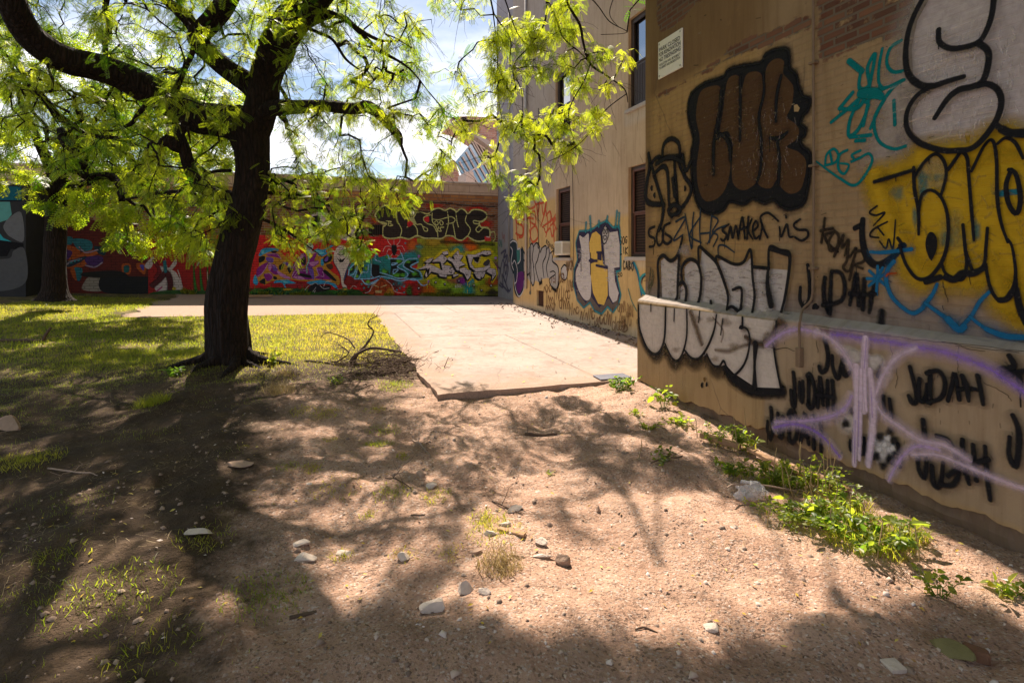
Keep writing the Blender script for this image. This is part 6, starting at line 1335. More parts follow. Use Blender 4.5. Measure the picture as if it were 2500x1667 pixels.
def g_bubbles():
    p = Paint(C5, .002); G = (.40, .37, .36)
    base = [(372, 640), (400, 690), (440, 640), (470, 605), (510, 600), (560, 650), (600, 625), (640, 660), (672, 760), (715, 830), (722, 960), (700, 1045), (650, 1020), (630, 940), (560, 950), (545, 985), (500, 960), (480, 1010), (440, 960), (410, 920), (385, 900), (372, 780)]
    p.fill(base, G, True); p.fill([(745, 850), (775, 810), (800, 840), (802, 920), (780, 955), (745, 925)], (.50, .47, .47), True)
    for l in ([(370, 640), (395, 700), (420, 690)], [(372, 780), (385, 760), (420, 830), (390, 890), (410, 912), (445, 890)], [(440, 660), (445, 800), (440, 890), (470, 1005), (490, 960), (480, 830)], [(440, 650), (462, 605), (480, 640), (470, 740), (485, 830)], [(480, 640), (510, 600), (540, 650), (520, 760), (500, 830), (540, 985), (560, 940)], [(560, 650), (600, 630), (600, 720), (570, 800), (580, 930)], [(545, 690), (560, 650)], [(610, 660), (625, 640), (632, 720), (605, 830), (620, 930)], [(640, 700), (675, 680), (660, 770), (715, 830), (722, 960), (700, 1045), (655, 1020), (632, 950), (690, 900), (672, 870), (640, 880)], [(745, 850), (775, 810), (802, 840), (802, 920), (780, 955), (745, 925), (745, 850)]): p.line(l, 9, BLK, .2)
    p.line([(660, 1030), (700, 1055), (725, 980)], 18, BLK, .4, .8); p.line([(540, 990), (560, 975)], 16, BLK, .4)
    p.line([(445, 560), (452, 700), (455, 900), (450, 1050)], 12, (.16, .14, .13), .6, .8); p.dot(450, 1075, 10, 22, (.12, .11, .10))
    p.build('graffiti_piece', root_b, 'grey outlined bubble letters left of the window')
    p = Paint(C5, .003)
    W_ = (.55, .52, .55); DK = (.03, .045, .06)
    p.fill([(262, 590), (320, 600), (330, 700), (378, 660), (385, 860), (392, 1000), (345, 1110), (302, 1060), (288, 900), (262, 800)], DK, True, 1, .06)
    p.fill([(318, 660), (350, 660), (352, 770), (325, 800)], (.05, .18, .17)); p.fill([(320, 900), (385, 880), (385, 1000), (345, 1085), (318, 1030)], (.10, .02, .14), True)
    for l in ([(258, 600), (285, 580), (320, 600), (328, 660), (352, 658), (355, 760), (330, 800)], [(262, 640), (280, 680), (268, 780), (290, 860)], [(290, 900), (302, 1000), (318, 1070), (345, 1112), (385, 1050), (392, 960)], [(280, 800), (300, 770), (325, 850), (320, 960), (300, 990)]): p.line(l, 7, W_, .2)
    p.build('graffiti_piece', root_b, 'dark teal and purple letters with white edge at the corner')
    p = Paint(C5G, .002)
    for l in ([(170, 700), (215, 670), (195, 740), (230, 720), (205, 800)], [(160, 880), (190, 760), (215, 900), (240, 740), (262, 720)], [(150, 1000), (190, 1020), (180, 900), (240, 1050), (262, 1040)], [(200, 960), (195, 830), (240, 830), (215, 980)], [(140, 830), (165, 860), (150, 940)], [(165, 980), (240, 1070)]): p.line(l, 8, (.10, .09, .16), .4, .9)
    p.word('BON', 130, 620, 180, 640, 0, -60, 6, (.10, .22, .22), .4); p.line([(180, 500), (190, 560), (200, 520), (205, 590)], 5, (.35, .08, .08), .4)
    p.build('graffiti_tag', root_b, 'faint violet scribbles on the grey corner wall')
    p = Paint(C5, .002); RD = (.62, .10, .045); r = random.Random(4)
    for l in ([(310, 340), (320, 500), (330, 570)], [(312, 330), (345, 300), (370, 340), (320, 400), (375, 440), (370, 530), (310, 510)], [(380, 380), (430, 360), (480, 370)], [(440, 340), (455, 470), (445, 580)], [(440, 330), (490, 300), (500, 420), (450, 400)], [(450, 480), (500, 440), (525, 540), (470, 590), (440, 470)], [(430, 200), (420, 300)], [(430, 190), (480, 180), (495, 250), (430, 280)],
              [(510, 240), (520, 340)], [(540, 210), (530, 300)], [(505, 230), (580, 215)], [(560, 220), (575, 330), (600, 210)], [(605, 215), (590, 310), (550, 440)], [(600, 290), (620, 420), (600, 540)], [(600, 340), (640, 300), (650, 380), (590, 430), (565, 450)], [(640, 400), (680, 360), (690, 380), (640, 440)], [(580, 450), (600, 500), (640, 460), (660, 540), (690, 450)], [(690, 330), (670, 420), (680, 590)], [(650, 350), (700, 470)], [(340, 550), (380, 530), (390, 420)]): p.line(l, 11, RD, .45, .9)
    for x in (520, 450, 640, 380): p.line([(x, 300), (x + 3, 360 + x * .1)], 5, RD, .5, .7)
    p.build('graffiti_tag', root_b, 'orange red scrawled tags between the corner and the window')
    p = Paint(C5, .0015); BR = (.20, .10, .045)
    def squig(x, y, w_, h, n, lean=0):
        k = x
        for i in range(n):
            t = r.random(); dx = w_ / n
            if t < .35: pts = [(k, y), (k + lean + dx * .2, y - h * r.uniform(.5, 1)), (k + dx * .8, y - h * .2), (k + dx, y)]
            elif t < .7: pts = [(k + dx * .5 + dx * .5 * math.cos(a), y - h * .4 + h * .35 * math.sin(a)) for a in np.linspace(0, 5.6, 8)]
            else: pts = [(k + r.uniform(-.2, .4) * dx, y + h * .1), (k + dx * .4 + lean, y - h * r.uniform(.8, 1.2))]
            p.line(pts, 5, BR, .35, .85); k += dx * .85
    for a in ((580, 1070, 80, 90, 4), (600, 1180, 110, 100, 5), (650, 980, 60, 60, 3), (720, 980, 70, 120, 4), (700, 1140, 150, 110, 6), (800, 860, 70, 120, 4), (730, 1230, 120, 110, 5), (800, 1060, 70, 120, 4), (600, 1240, 120, 60, 5), (820, 1280, 110, 90, 4), (930, 1330, 160, 110, 6, 8), (1080, 1380, 190, 130, 8, 10), (1290, 1260, 90, 110, 4), (1300, 1400, 140, 170, 6, 10), (1380, 1300, 80, 110, 4), (1240, 1440, 160, 120, 6), (1020, 1430, 130, 70, 5)): squig(*a)
    p.line([(1360 + t * 5 * math.cos(t), 1410 + t * 5 * math.sin(t)) for t in np.linspace(.5, 8.5, 22)], 6, BR, .35, .85)
    p.line([(800, 790), (812, 860), (830, 790)], 5, BR, .3); p.line([(850, 770), (870, 850)], 5, BR, .3)
    p.build('graffiti_tag', root_b, 'thin brown scribbles along the foot of the wall')
g_bubbles()
# ------------------------------------------------ the mural
RED = (.50, .018, .020); DRED = (.20, .012, .015); SKYB = (.10, .36, .62)
def mural_right():
    p = Paint(M2, .003, .0003)
    # backgrounds
    p.fill([(-60, 610), (740, 640), (760, 1530), (-60, 1530)], RED, False, 1)
    p.fill([(740, 640), (1110, 620), (1975, 700), (1985, 1530), (760, 1530)], (.30, .34, .03), False, 1)
    B = p.blob
    for x, y, rx, ry, c, a in [(680, 760, 120, 120, (.55, .12, .02), .9), (800, 850, 120, 90, (.18, .42, .05), .9), (780, 780, 70, 60, (.03, .28, .30), .9), (1000, 700, 200, 90, (.45, .30, .03), .8), (1300, 730, 160, 90, (.40, .36, .03), .9), (1560, 770, 170, 90, (.70, .13, .01), 1), (1380, 800, 140, 70, (.05, .34, .26), .7), (1820, 780, 170, 120, (.28, .32, .02), .9), (1200, 690, 80, 60, (.5, .2, .02), .7),
                               (1000, 900, 300, 170, (.30, .30, .02), .9), (1850, 900, 150, 140, (.42, .46, .02), .9), (640, 930, 160, 120, (.02, .25, .28), .9), (1950, 1150, 120, 160, (.22, .03, .16), .9), (1720, 1000, 100, 80, (.4, .05, .3), .6), (900, 1420, 180, 120, (.50, .12, .01), .9), (1120, 1330, 170, 100, (.34, .50, .02), 1), (1030, 1300, 100, 70, (.4, .5, .02), .8), (1280, 1250, 130, 90, (.35, .12, .05), .9), (1450, 1290, 110, 90, (.25, .02, .25), .9),
                               (1580, 1330, 130, 90, (.04, .28, .42), .9), (1500, 1430, 150, 90, (.02, .30, .30), .9), (1700, 1330, 130, 100, (.30, .42, .02), .9), (1790, 1400, 150, 90, (.42, .36, .02), .8), (1900, 1300, 120, 90, (.42, .08, .02), .9), (1350, 1430, 160, 70, (.24, .4, .03), .9), (1180, 1460, 130, 60, (.05, .05, .02), .7), (1900, 1470, 130, 60, (.05, .04, .02), .9), (430, 1310, 120, 100, (.02, .22, .25), .8), (300, 1330, 200, 120, (.15, .02, .02), .8), (720, 1420, 140, 110, (.3, .02, .02), .9), (620, 1450, 60, 110, (.05, .12, .02), .8), (60, 1380, 200, 160, DRED, .8)]: B(x, y, rx * 1.15, ry * 1.15, c, a)
    p.line([(-60, 1525), (2000, 1525)], 30, (.02, .015, .01), .9, .9, smooth=False)
    p.line([(1100, 690), (1400, 705), (1920, 735)], 34, (.03, .03, .02), .9, .7)
    # upper letters: black, pale yellow edge, red halo
    sil = [(95, 290), (150, 200), (270, 130), (350, 165), (430, 205), (470, 155), (570, 130), (680, 165), (730, 235), (800, 235), (900, 270), (990, 200), (1080, 178), (1170, 215), (1240, 180), (1310, 205), (1345, 235), (1410, 185), (1480, 220), (1520, 265), (1590, 205), (1700, 205), (1790, 250), (1805, 320), (1740, 385), (1690, 400), (1720, 470), (1790, 470), (1850, 510), (1850, 620), (1780, 670), (1660, 685), (1560, 640), (1510, 610), (1430, 668), (1350, 655), (1290, 610), (1190, 600), (1110, 645), (1000, 640), (860, 640), (740, 600), (620, 650), (490, 625), (410, 640), (280, 640), (215, 590), (220, 470), (262, 430), (150, 380)]
    for x, y, rx, ry in ((1650, 190, 240, 70), (1780, 420, 160, 110), (640, 400, 130, 120), (880, 350, 90, 90), (1000, 150, 180, 70), (100, 350, 90, 100), (1400, 640, 300, 90), (200, 580, 100, 80), (480, 90, 200, 60), (1750, 560, 120, 80)): B(x, y, rx, ry, (.48, .03, .02), .75)
    p.fill(sil, (.030, .022, .020), True, 1)
    Y = (.50, .50, .20)
    p.line(sil, 21, Y, .35, 1, closed=True)
    for l in ([(430, 205), (430, 350), (480, 450), (505, 520), (480, 615)], [(730, 240), (690, 315), (620, 335), (555, 335)], [(585, 470), (680, 425), (740, 500), (745, 590)], [(740, 430), (810, 430), (850, 520), (895, 530), (895, 490), (830, 460)], [(950, 280), (850, 315), (845, 370), (900, 415), (990, 450), (1040, 540)], [(970, 250), (975, 380), (1040, 480), (1060, 620)], [(1205, 235), (1220, 400), (1175, 590)], [(980, 345), (1080, 355), (1250, 310), (1320, 350), (1290, 400), (1190, 420)], [(1335, 245), (1350, 380), (1372, 465)], [(1290, 420), (1330, 640)], [(1505, 270), (1480, 380), (1555, 500), (1512, 610)], [(1805, 320), (1720, 380), (1610, 370), (1612, 410), (1690, 430), (1640, 500), (1680, 545), (1760, 480), (1840, 500)], [(1850, 560), (1920, 540), (1935, 640), (1900, 690)],
              [(270, 375), (300, 380), (300, 445)], [(300, 380), (345, 385), (320, 410), (370, 440), (320, 450)], [(1010, 390), (1040, 375), (1065, 410), (1040, 440), (1010, 410)], [(1085, 390), (1110, 370), (1140, 410), (1110, 440), (1085, 400)], [(1070, 460), (1060, 520), (1110, 530), (1090, 480), (1150, 470)]): p.line(l, 14, Y, .3)
    for pg in ([(850, 330), (915, 305), (920, 390), (860, 375)], [(600, 360), (650, 370), (680, 425), (600, 465)]): p.fill(pg, (.5, .02, .03), True)
    p.fill([(555, 320), (690, 320), (740, 430), (700, 430), (620, 350), (555, 345)], Y, False, .8); p.fill([(110, 310), (150, 370), (270, 400), (270, 440), (200, 420), (120, 370)], Y, True, .9)
    p.fill([(1775, 610), (1865, 610), (1865, 680), (1775, 680)], (.6, .04, .04)); p.line([(1800, 615), (1850, 625)], 12, (.6, .58, .6), .2)
    p.build('mural_section', root_f, 'black letters with pale yellow outline on red brick', 'mural')
    p = Paint(M2, .0125, .0003)
    # spider on a thread
    WH = (.62, .58, .60)
    p.fill([(350, 750), (420, 745), (430, 830), (395, 905), (360, 860)], BLK, True); p.line([(385, 640), (388, 745)], 4, WH, .2)
    for l in ([(345, 750), (290, 670), (330, 600)], [(430, 745), (480, 670), (450, 600)], [(345, 765), (260, 765), (218, 840)], [(345, 820), (300, 810), (275, 880)], [(435, 765), (510, 755), (552, 830)], [(430, 820), (475, 815), (490, 870)], [(365, 880), (335, 920), (370, 950)], [(410, 890), (460, 910), (455, 945)]): p.line(l, 6, WH, .2)
    # blue and green letters
    p.fill([(40, 960), (120, 870), (160, 930), (290, 890), (330, 960), (420, 940), (500, 870), (560, 930), (700, 930), (770, 950), (760, 1010), (640, 1080), (780, 1160), (820, 1250), (700, 1280), (540, 1260), (420, 1250), (300, 1270), (120, 1250), (40, 1220), (-60, 1210), (-60, 980)], (.02, .20, .22), False, .95)
    for f in ([(-20, 1060), (60, 1040), (100, 1130), (200, 1170), (300, 1130), (320, 1210), (180, 1220), (40, 1230), (0, 1150)], [(330, 960), (500, 960), (520, 1010), (440, 1080), (560, 1150), (540, 1240), (400, 1250), (320, 1200), (340, 1090)], [(560, 990), (720, 970), (750, 1010), (620, 1070), (760, 1150), (800, 1240), (640, 1250), (560, 1220), (640, 1170), (540, 1080)]): p.fill(f, (.008, .012, .012), False)
    for x, y, rx, ry in ((240, 1150, 70, 60), (420, 1200, 90, 40), (460, 990, 70, 40), (600, 1000, 60, 30), (700, 1180, 60, 50), (520, 1200, 60, 40), (300, 930, 60, 40)): B2 = p.blob(x, y, rx, ry, (.10, .34, .03), .95)
    LB = (.22, .42, .66)
    for l in ([(-60, 1060), (40, 1040), (90, 1140), (200, 1170), (330, 1210), (440, 1250), (560, 1250), (690, 1280), (820, 1260)], [(300, 950), (520, 960), (520, 1010), (440, 1075), (560, 1140), (600, 1200), (540, 1250)], [(360, 1020), (440, 1020), (360, 1050), (360, 1020)], [(380, 1120), (450, 1120), (380, 1180), (380, 1120)], [(740, 950), (600, 960), (530, 1040), (560, 1090), (690, 1160)], [(760, 1000), (640, 1070), (780, 1150), (820, 1240)], [(120, 870), (100, 960), (180, 1000)], [(290, 890), (320, 960)], [(500, 870), (530, 950)], [(40, 1030), (40, 1200), (130, 1210)], [(0, 1270), (120, 1220), (300, 1240), (480, 1290), (700, 1260), (820, 1360), (900, 1340)], [(-60, 1330), (60, 1310), (180, 1240)]): p.line(l, 17, LB, .2)
    # pumpkin face
    p.fill([(20, 1420), (60, 1330), (170, 1260), (200, 1240), (330, 1330), (390, 1420), (380, 1510), (40, 1515)], (.32, .05, .01), True)
    for x in (90, 170, 250, 330): p.line([(200, 1280), (x, 1360), (x, 1500)], 8, (.10, .015, .01), .4)
    for l in ([(70, 1350), (150, 1385)], [(190, 1385), (270, 1355)], [(105, 1445), (200, 1440)], [(110, 1465), (195, 1465)]): p.line(l, 12, (.55, .45, .2), .3)
    p.fill([(280, 1430), (330, 1390), (380, 1440), (370, 1510), (280, 1510)], (.42, .18, .02), True, .9)
    for l in ([(0, 1460), (40, 1400), (60, 1350), (160, 1270)], [(270, 1280), (350, 1350), (400, 1450), (520, 1480)]): p.line(l, 6, WH, .2)
    for x, y in ((380, 1340), (430, 1430), (540, 1375), (480, 1405), (540, 1470), (560, 715), (570, 870), (460, 1330), (15, 1350)): p.dot(x, y, 16, 14, (.03, .26, .33))
    p.build('mural_section', root_f, 'blue and green letters over a pumpkin, under a hanging spider', 'mural')
    p = Paint(M2, .0125, .0003); YE = (.62, .50, .02); W_ = (.58, .50, .53)
    ol = [(700, 1110), (830, 1080), (860, 1010), (830, 960), (900, 920), (1010, 930), (1120, 820), (1210, 810), (1240, 880), (1350, 790), (1390, 830), (1390, 870), (1480, 900), (1490, 840), (1560, 850), (1700, 810), (1840, 790), (1900, 840), (1890, 900), (1800, 920), (1740, 930), (1860, 950), (1950, 1080), (1975, 1180), (1940, 1250), (1890, 1330), (1860, 1230), (1780, 1240), (1640, 1320), (1600, 1230), (1520, 1310), (1440, 1200), (1300, 1260), (1200, 1260), (1050, 1200), (900, 1270), (850, 1220), (860, 1130)]
    p.fill(ol, YE, False, 1); p.line(ol, 16, YE, .5, .9, closed=True, smooth=False)
    S = 26
    def sh(f):
        p.fill([(x - S * .9, y + S) for x, y in f], BLK); p.fill([(x + 2, y + S * .8) for x, y in f], BLK); p.fill(f, W_); p.line(f, 5, BLK, .1, closed=True, smooth=False)
    sh([(850, 1000), (930, 945), (1000, 935), (940, 1010), (900, 1020)]); sh([(1120, 850), (1210, 830), (1220, 880), (1150, 900)])
    sh([(960, 1000), (1120, 880), (1220, 960), (1130, 1040), (1250, 1060), (1330, 1120), (1300, 1190), (1150, 1200), (960, 1150), (880, 1240), (860, 1200), (900, 1100), (740, 1120), (860, 1060), (890, 1020), (1000, 1060), (1130, 1130), (1100, 1000)])
    sh([(1290, 900), (1370, 820), (1390, 890), (1450, 900), (1400, 980), (1480, 1040), (1380, 1080), (1400, 1160), (1340, 1120), (1280, 1010), (1200, 960), (1230, 920), (1320, 970)])
    sh([(1380, 1110), (1470, 1080), (1520, 1120), (1570, 1130), (1560, 1220), (1510, 1280), (1460, 1180), (1400, 1150)]); sh([(1500, 880), (1620, 890), (1760, 830), (1860, 830), (1880, 880), (1800, 900), (1740, 880), (1640, 930), (1600, 930), (1570, 1020), (1620, 1100), (1760, 1080), (1830, 1040), (1850, 970), (1860, 1080), (1780, 1140), (1640, 1150), (1550, 1080)])
    sh([(1600, 1150), (1700, 1150), (1790, 1150), (1760, 1230), (1700, 1270), (1650, 1240)]); sh([(1840, 1090), (1940, 1110), (1950, 1190), (1880, 1290), (1890, 1200), (1800, 1150)]); sh([(1060, 1180), (1200, 1200), (1190, 1240), (1090, 1220)]); sh([(1290, 1190), (1360, 1180), (1380, 1200), (1290, 1240)])
    p.fill([(1600, 930), (1700, 930), (1670, 1010), (1620, 1000)], BLK); p.line([(1600, 925), (1705, 925), (1672, 1015), (1612, 985)], 6, W_, .1); p.fill([(1760, 1010), (1830, 960), (1850, 1000), (1820, 1060), (1760, 1050)], (.05, .045, .05), True); p.fill([(880, 1130), (935, 1090), (920, 1180), (900, 1220)], BLK); p.fill([(985, 1010), (1010, 1040), (975, 1040)], (.2, .05, .02))
    for x, y, r in ((880, 955, 10), (1150, 935, 8), (1335, 885, 14), (1310, 900, 8), (1360, 900, 8), (1720, 840, 9), (1770, 830, 8), (1805, 832, 8), (1815, 870, 10), (1245, 1100, 12), (1265, 1085, 9), (1260, 1165, 14), (1235, 1150, 9), (1270, 1140, 8), (1500, 1195, 12), (1720, 1240, 13), (1735, 1170, 8), (1640, 1185, 8), (1155, 960, 8)): p.dot(x, y, r, r, BLK)
    p.word('22', 1885, 1200, 1925, 1215, 4, -38, 5, BLK, .1); p.word('KNC', 1325, 1400, 1425, 1395, 0, -50, 7, (.6, .58, .56), .2)
    for x, y in ((1025, 1310), (1165, 1335), (1380, 1290), (1610, 1355), (1725, 1430), (1870, 1360), (765, 1400)): p.dot(x - 3, y + 5, 22, 26, BLK); p.dot(x, y, 11, 11, (.62, .6, .6))
    for x, y, c in ((768, 915, (.30, .12, .42)), (1940, 940, (.35, .2, .5)), (910, 1300, (.35, .15, .4))): p.dot(x, y, 22, 24, c)
    for x, y0, y1 in ((893, 1280, 1410), (1510, 1310, 1360), (1535, 1340, 1385), (1510, 1420, 1470), (928, 1320, 1350)): p.line([(x, y0), (x, y1)], 9, YE, .3)
    p.build('mural_section', root_f, 'white letters with black shadow and yellow halo on bright spray clouds', 'mural')
mural_right()
def mural_mid():
    p = Paint(M1, .003, .0003)
    p.fill([(-1400, 100), (2220, 100), (2220, 1185), (-1400, 1185)], RED, False, 1)
    for x, y, rx, ry, c, a in ((300, 1100, 500, 90, DRED, .8), (1900, 900, 260, 200, (.22, .02, .02), .9), (1000, 1000, 700, 90, (.30, .02, .03), .8), (500, 300, 200, 80, (.42, .02, .02), .8), (1200, 60, 900, 120, (.12, .03, .02), .8), (-500, 500, 400, 300, (.35, .015, .015), .8)): p.blob(x, y, rx, ry, c, a)
    # black and white letters above
    p.fill([(1130, -120), (1180, -260), (1400, -300), (2100, -100), (1900, 210), (1800, 190), (1660, 150), (1500, 200), (1380, 200), (1160, 120)], (.52, .44, .46), True, .95)
    for f in ([(1180, -200), (1320, -230), (1330, 20), (1200, 20)], [(1300, 60), (1450, 40), (1420, 150), (1330, 140)], [(1500, -100), (1850, -60), (1840, 60), (1700, 100), (1520, 60)]): p.fill(f, BLK, True)
    for l in ([(540, 170), (640, 270), (750, 200), (850, 240)], [(740, 40), (850, 150), (920, 160)], [(1150, 120), (1260, 200), (1400, 210), (1500, 150), (1700, 170), (1890, 220)]): p.line(l, 12, (.5, .38, .4), .3)
    C = (.03, .26, .50)
    for f in ([(240, 440), (330, 340), (600, 360), (420, 480), (250, 480)], [(1210, 400), (1280, 350), (1400, 360), (1540, 280), (1570, 300), (1440, 380), (1460, 440), (1330, 490)], [(130, 950), (170, 810), (220, 930), (200, 1000)], [(500, 960), (640, 850), (800, 920), (900, 970), (700, 990), (780, 1100), (720, 1090), (650, 960)], [(1100, 950), (1400, 890), (1560, 930), (1660, 1070), (1600, 1050), (1480, 980), (1200, 990)], [(760, 230), (800, 290), (790, 330), (760, 300)]): p.fill(f, C, True)
    for f in ([(1250, 370), (1330, 390), (1420, 420), (1340, 450)], [(620, 900), (760, 950), (700, 960)], [(280, 400), (340, 390), (320, 460)]): p.fill(f, (.15, .5, .75), True, .8)
    # orange backed purple letters
    OR = (.42, .20, .025); PP = (.20, .015, .20); P2 = (.42, .16, .42); P3 = (.13, .06, .34)
    p.fill([(190, 840), (240, 640), (230, 500), (380, 420), (520, 370), (640, 420), (860, 620), (960, 500), (1060, 400), (1280, 400), (1300, 470), (1400, 490), (1480, 440), (1600, 450), (1560, 560), (1450, 660), (1540, 760), (1660, 840), (1700, 940), (1660, 1010), (1560, 960), (1350, 900), (1200, 930), (1000, 930), (800, 900), (560, 910), (460, 930), (340, 1000), (230, 940)], OR, False)
    for f, c in (([(240, 500), (340, 480), (330, 560), (240, 600)], BLK), ([(380, 440), (560, 430), (620, 520), (500, 490), (400, 480)], PP), ([(370, 500), (490, 520), (480, 600), (380, 570)], P3), ([(210, 700), (400, 590), (330, 750), (210, 860)], PP), ([(460, 390), (560, 390), (540, 420), (470, 420)], BLK), ([(430, 620), (540, 650), (590, 800), (500, 800), (400, 700)], PP), ([(400, 690), (430, 610), (470, 640), (440, 740)], P2), ([(480, 650), (540, 660), (560, 740), (500, 740)], P3),
                 ([(330, 800), (460, 790), (480, 870), (400, 930), (350, 880)], PP), ([(600, 650), (700, 600), (660, 720), (600, 720)], BLK), ([(660, 600), (740, 650), (800, 740), (830, 680), (740, 590)], P3), ([(740, 690), (830, 700), (790, 790)], BLK), ([(820, 690), (960, 490), (1060, 430), (1090, 560), (1060, 640), (900, 700)], PP), ([(1000, 530), (1070, 500), (1070, 640), (1000, 600)], BLK), ([(1000, 440), (1050, 450), (1030, 500), (960, 530)], P2),
                 ([(830, 820), (900, 700), (1090, 720), (1180, 820), (1180, 900), (1000, 890), (860, 880)], PP), ([(930, 810), (1000, 790), (1180, 830), (1180, 870), (1020, 850)], BLK), ([(870, 860), (950, 830), (1060, 890), (950, 900)], P2), ([(1140, 560), (1240, 430), (1270, 450), (1230, 560), (1300, 560), (1300, 620), (1180, 690), (1110, 690)], PP), ([(1140, 600), (1300, 570), (1290, 610), (1200, 660)], P2), ([(1110, 660), (1200, 700), (1230, 880), (1190, 880)], P3), ([(1350, 540), (1390, 530), (1400, 640), (1350, 640)], C), ([(1400, 500), (1540, 450), (1530, 560), (1410, 610)], BLK), ([(1420, 520), (1480, 480), (1470, 560), (1420, 580)], P3),
                 ([(1270, 700), (1370, 680), (1410, 770), (1540, 880), (1480, 900), (1250, 880), (1300, 820)], PP), ([(1390, 760), (1440, 730), (1620, 900), (1600, 930), (1520, 880)], BLK), ([(1290, 710), (1340, 700), (1330, 740)], P3), ([(240, 940), (340, 880), (350, 980), (320, 980)], BLK), ([(500, 840), (560, 860), (550, 900), (500, 890)], BLK), ([(560, 740), (640, 780), (820, 880), (720, 880), (600, 820)], P2), ([(1440, 640), (1540, 620), (1560, 690), (1500, 720)], (.07, .03, .02))): p.fill(f, c, True)
    for l in ([(380, 450), (560, 450), (640, 540)], [(200, 850), (300, 780), (410, 600)], [(830, 840), (900, 730), (1060, 700)], [(860, 860), (940, 760), (1080, 740)], [(1110, 600), (1160, 470), (1240, 420), (1300, 450)], [(1270, 690), (1320, 820), (1400, 840), (1380, 760)], [(950, 500), (860, 680)], [(560, 690), (480, 640), (420, 600)], [(1240, 860), (1320, 820)], [(350, 800), (430, 790), (480, 850)]): p.line(l, 8, (.55, .3, .55), .2)
    # ghosts
    GH = (.55, .47, .45)
    p.fill([(1070, 290), (1130, 240), (1190, 260), (1215, 320), (1180, 380), (1230, 410), (1150, 430), (1080, 410), (1100, 370), (1068, 340)], (.42, .50, .50), True)
    for x in (1103, 1155): p.dot(x, 285, 12, 18, BLK)
    p.line([(1085, 325), (1130, 340), (1185, 325)], 10, (.3, .05, .05), .2); p.line([(1085, 345), (1130, 360), (1180, 345)], 6, BLK, .2); p.line([(1115, 420), (1130, 560), (1090, 680), (1100, 780)], 26, (.25, .42, .45), .5, .8)
    p.line([(1580, 560), (1640, 680), (1700, 800), (1740, 920)], 30, (.03, .04, .12), .4); p.line([(1880, 560), (1820, 700), (1780, 850), (1740, 930)], 30, (.03, .04, .12), .4)
    p.fill([(1590, 420), (1640, 320), (1700, 290), (1780, 310), (1830, 420), (1960, 500), (1880, 560), (1850, 620), (1790, 760), (1760, 880), (1760, 970), (1810, 1020), (1800, 1080), (1740, 1030), (1715, 950), (1700, 820), (1650, 700), (1590, 600), (1580, 500)], GH, True)
    for l in ([(1650, 440), (1700, 470)], [(1720, 465), (1770, 435)]): p.line(l, 16, BLK, .2)
    p.fill([(1620, 490), (1680, 550), (1700, 520), (1720, 550), (1745, 530), (1800, 500), (1740, 590), (1690, 595)], BLK); p.line([(1480, 420), (1530, 390), (1590, 400)], 26, GH, .4)
    p.line([(1760, 600), (1800, 605), (1785, 635), (1765, 620)], 6, (.25, .2, .2), .2)
    # left part of the blue green letters
    p.fill([(1830, 700), (1900, 600), (2020, 560), (2200, 560), (2240, 640), (2240, 900), (2100, 900), (1980, 900), (1870, 830)], (.03, .22, .27), False)
    for f in ([(1850, 700), (1960, 600), (1990, 640), (1930, 760), (1870, 800)], [(2010, 640), (2110, 620), (2100, 760), (2030, 830), (2000, 860)], [(2260, 620), (2400, 640), (2400, 900), (2270, 840)]): p.fill(f, BLK)
    for x, y in ((1880, 710), (1990, 840), (2160, 700), (2190, 940)): p.blob(x, y, 50, 50, (.15, .38, .03), .95)
    for l in ([(1840, 820), (1870, 700), (1990, 590)], [(1870, 830), (1940, 790), (2020, 620)], [(1950, 880), (2000, 720), (2020, 620)], [(1960, 890), (2040, 870), (2080, 770), (2180, 770), (2200, 640)], [(2080, 900), (2150, 980), (2250, 980), (2380, 900)], [(2060, 890), (2260, 880), (2400, 840)]): p.line(l, 20, (.22, .42, .66), .2)
    for x, y in ((2080, 980), (2120, 1050), (2200, 1030)): p.dot(x, y, 18, 18, (.03, .26, .33))
    # grass strip and a crawling spider
    p.fill([(-1400, 1190), (-1400, 1090), (-400, 1110), (100, 1120), (500, 1040), (900, 1060), (1300, 1080), (1700, 1090), (2000, 1080), (2100, 1150), (2100, 1190)], (.02, .06, .012), True, .95)
    r = random.Random(8)
    for i in range(90):
        x = r.uniform(-200, 2080); y = r.uniform(1090, 1185); l = r.uniform(60, 190); d = r.choice((-1, 1)); p.line([(x, y), (x + d * l * .5, y - r.uniform(20, 60)), (x + d * l, y - r.uniform(-10, 70))], r.uniform(8, 20), r.choice([(.02, .10, .015), (.03, .16, .02), (.01, .05, .01), (.04, .12, .06)]), .4, taper=[(0, .5), (.5, 1), (1, .15)])
    for x in (170, 460, 1015, 1100): p.line([(x, 1120), (x - 3, 980)], 18, (.10, .16, .03), .7, .8, taper=[(0, 1.6), (1, .3)])
    p.fill([(1130, 1060), (1180, 990), (1260, 960), (1330, 1000), (1400, 1010), (1520, 1010), (1500, 1080), (1300, 1120), (1150, 1110)], (.012, .01, .015), True)
    for l in ([(1060, 1090), (1130, 1010), (1210, 980)], [(1210, 980), (1250, 960), (1300, 990)], [(1200, 1120), (1260, 1040)], [(1330, 1000), (1400, 1060), (1500, 1050)], [(1400, 1020), (1440, 940), (1540, 920)], [(1230, 1130), (1250, 1090)], [(1870, 1070), (1930, 1010), (1990, 1040)], [(2140, 1140), (2220, 1110), (2260, 1040), (2350, 940)]): p.line(l, 7, (.5, .47, .48), .2)
    p.blob(750, 1075, 110, 28, (.45, .25, .02), .9); p.blob(1780, 1075, 70, 20, (.45, .3, .02), .9)
    p.build('mural_section', root_f, 'purple and orange letters with a white ghost on red', 'mural')
mural_mid()
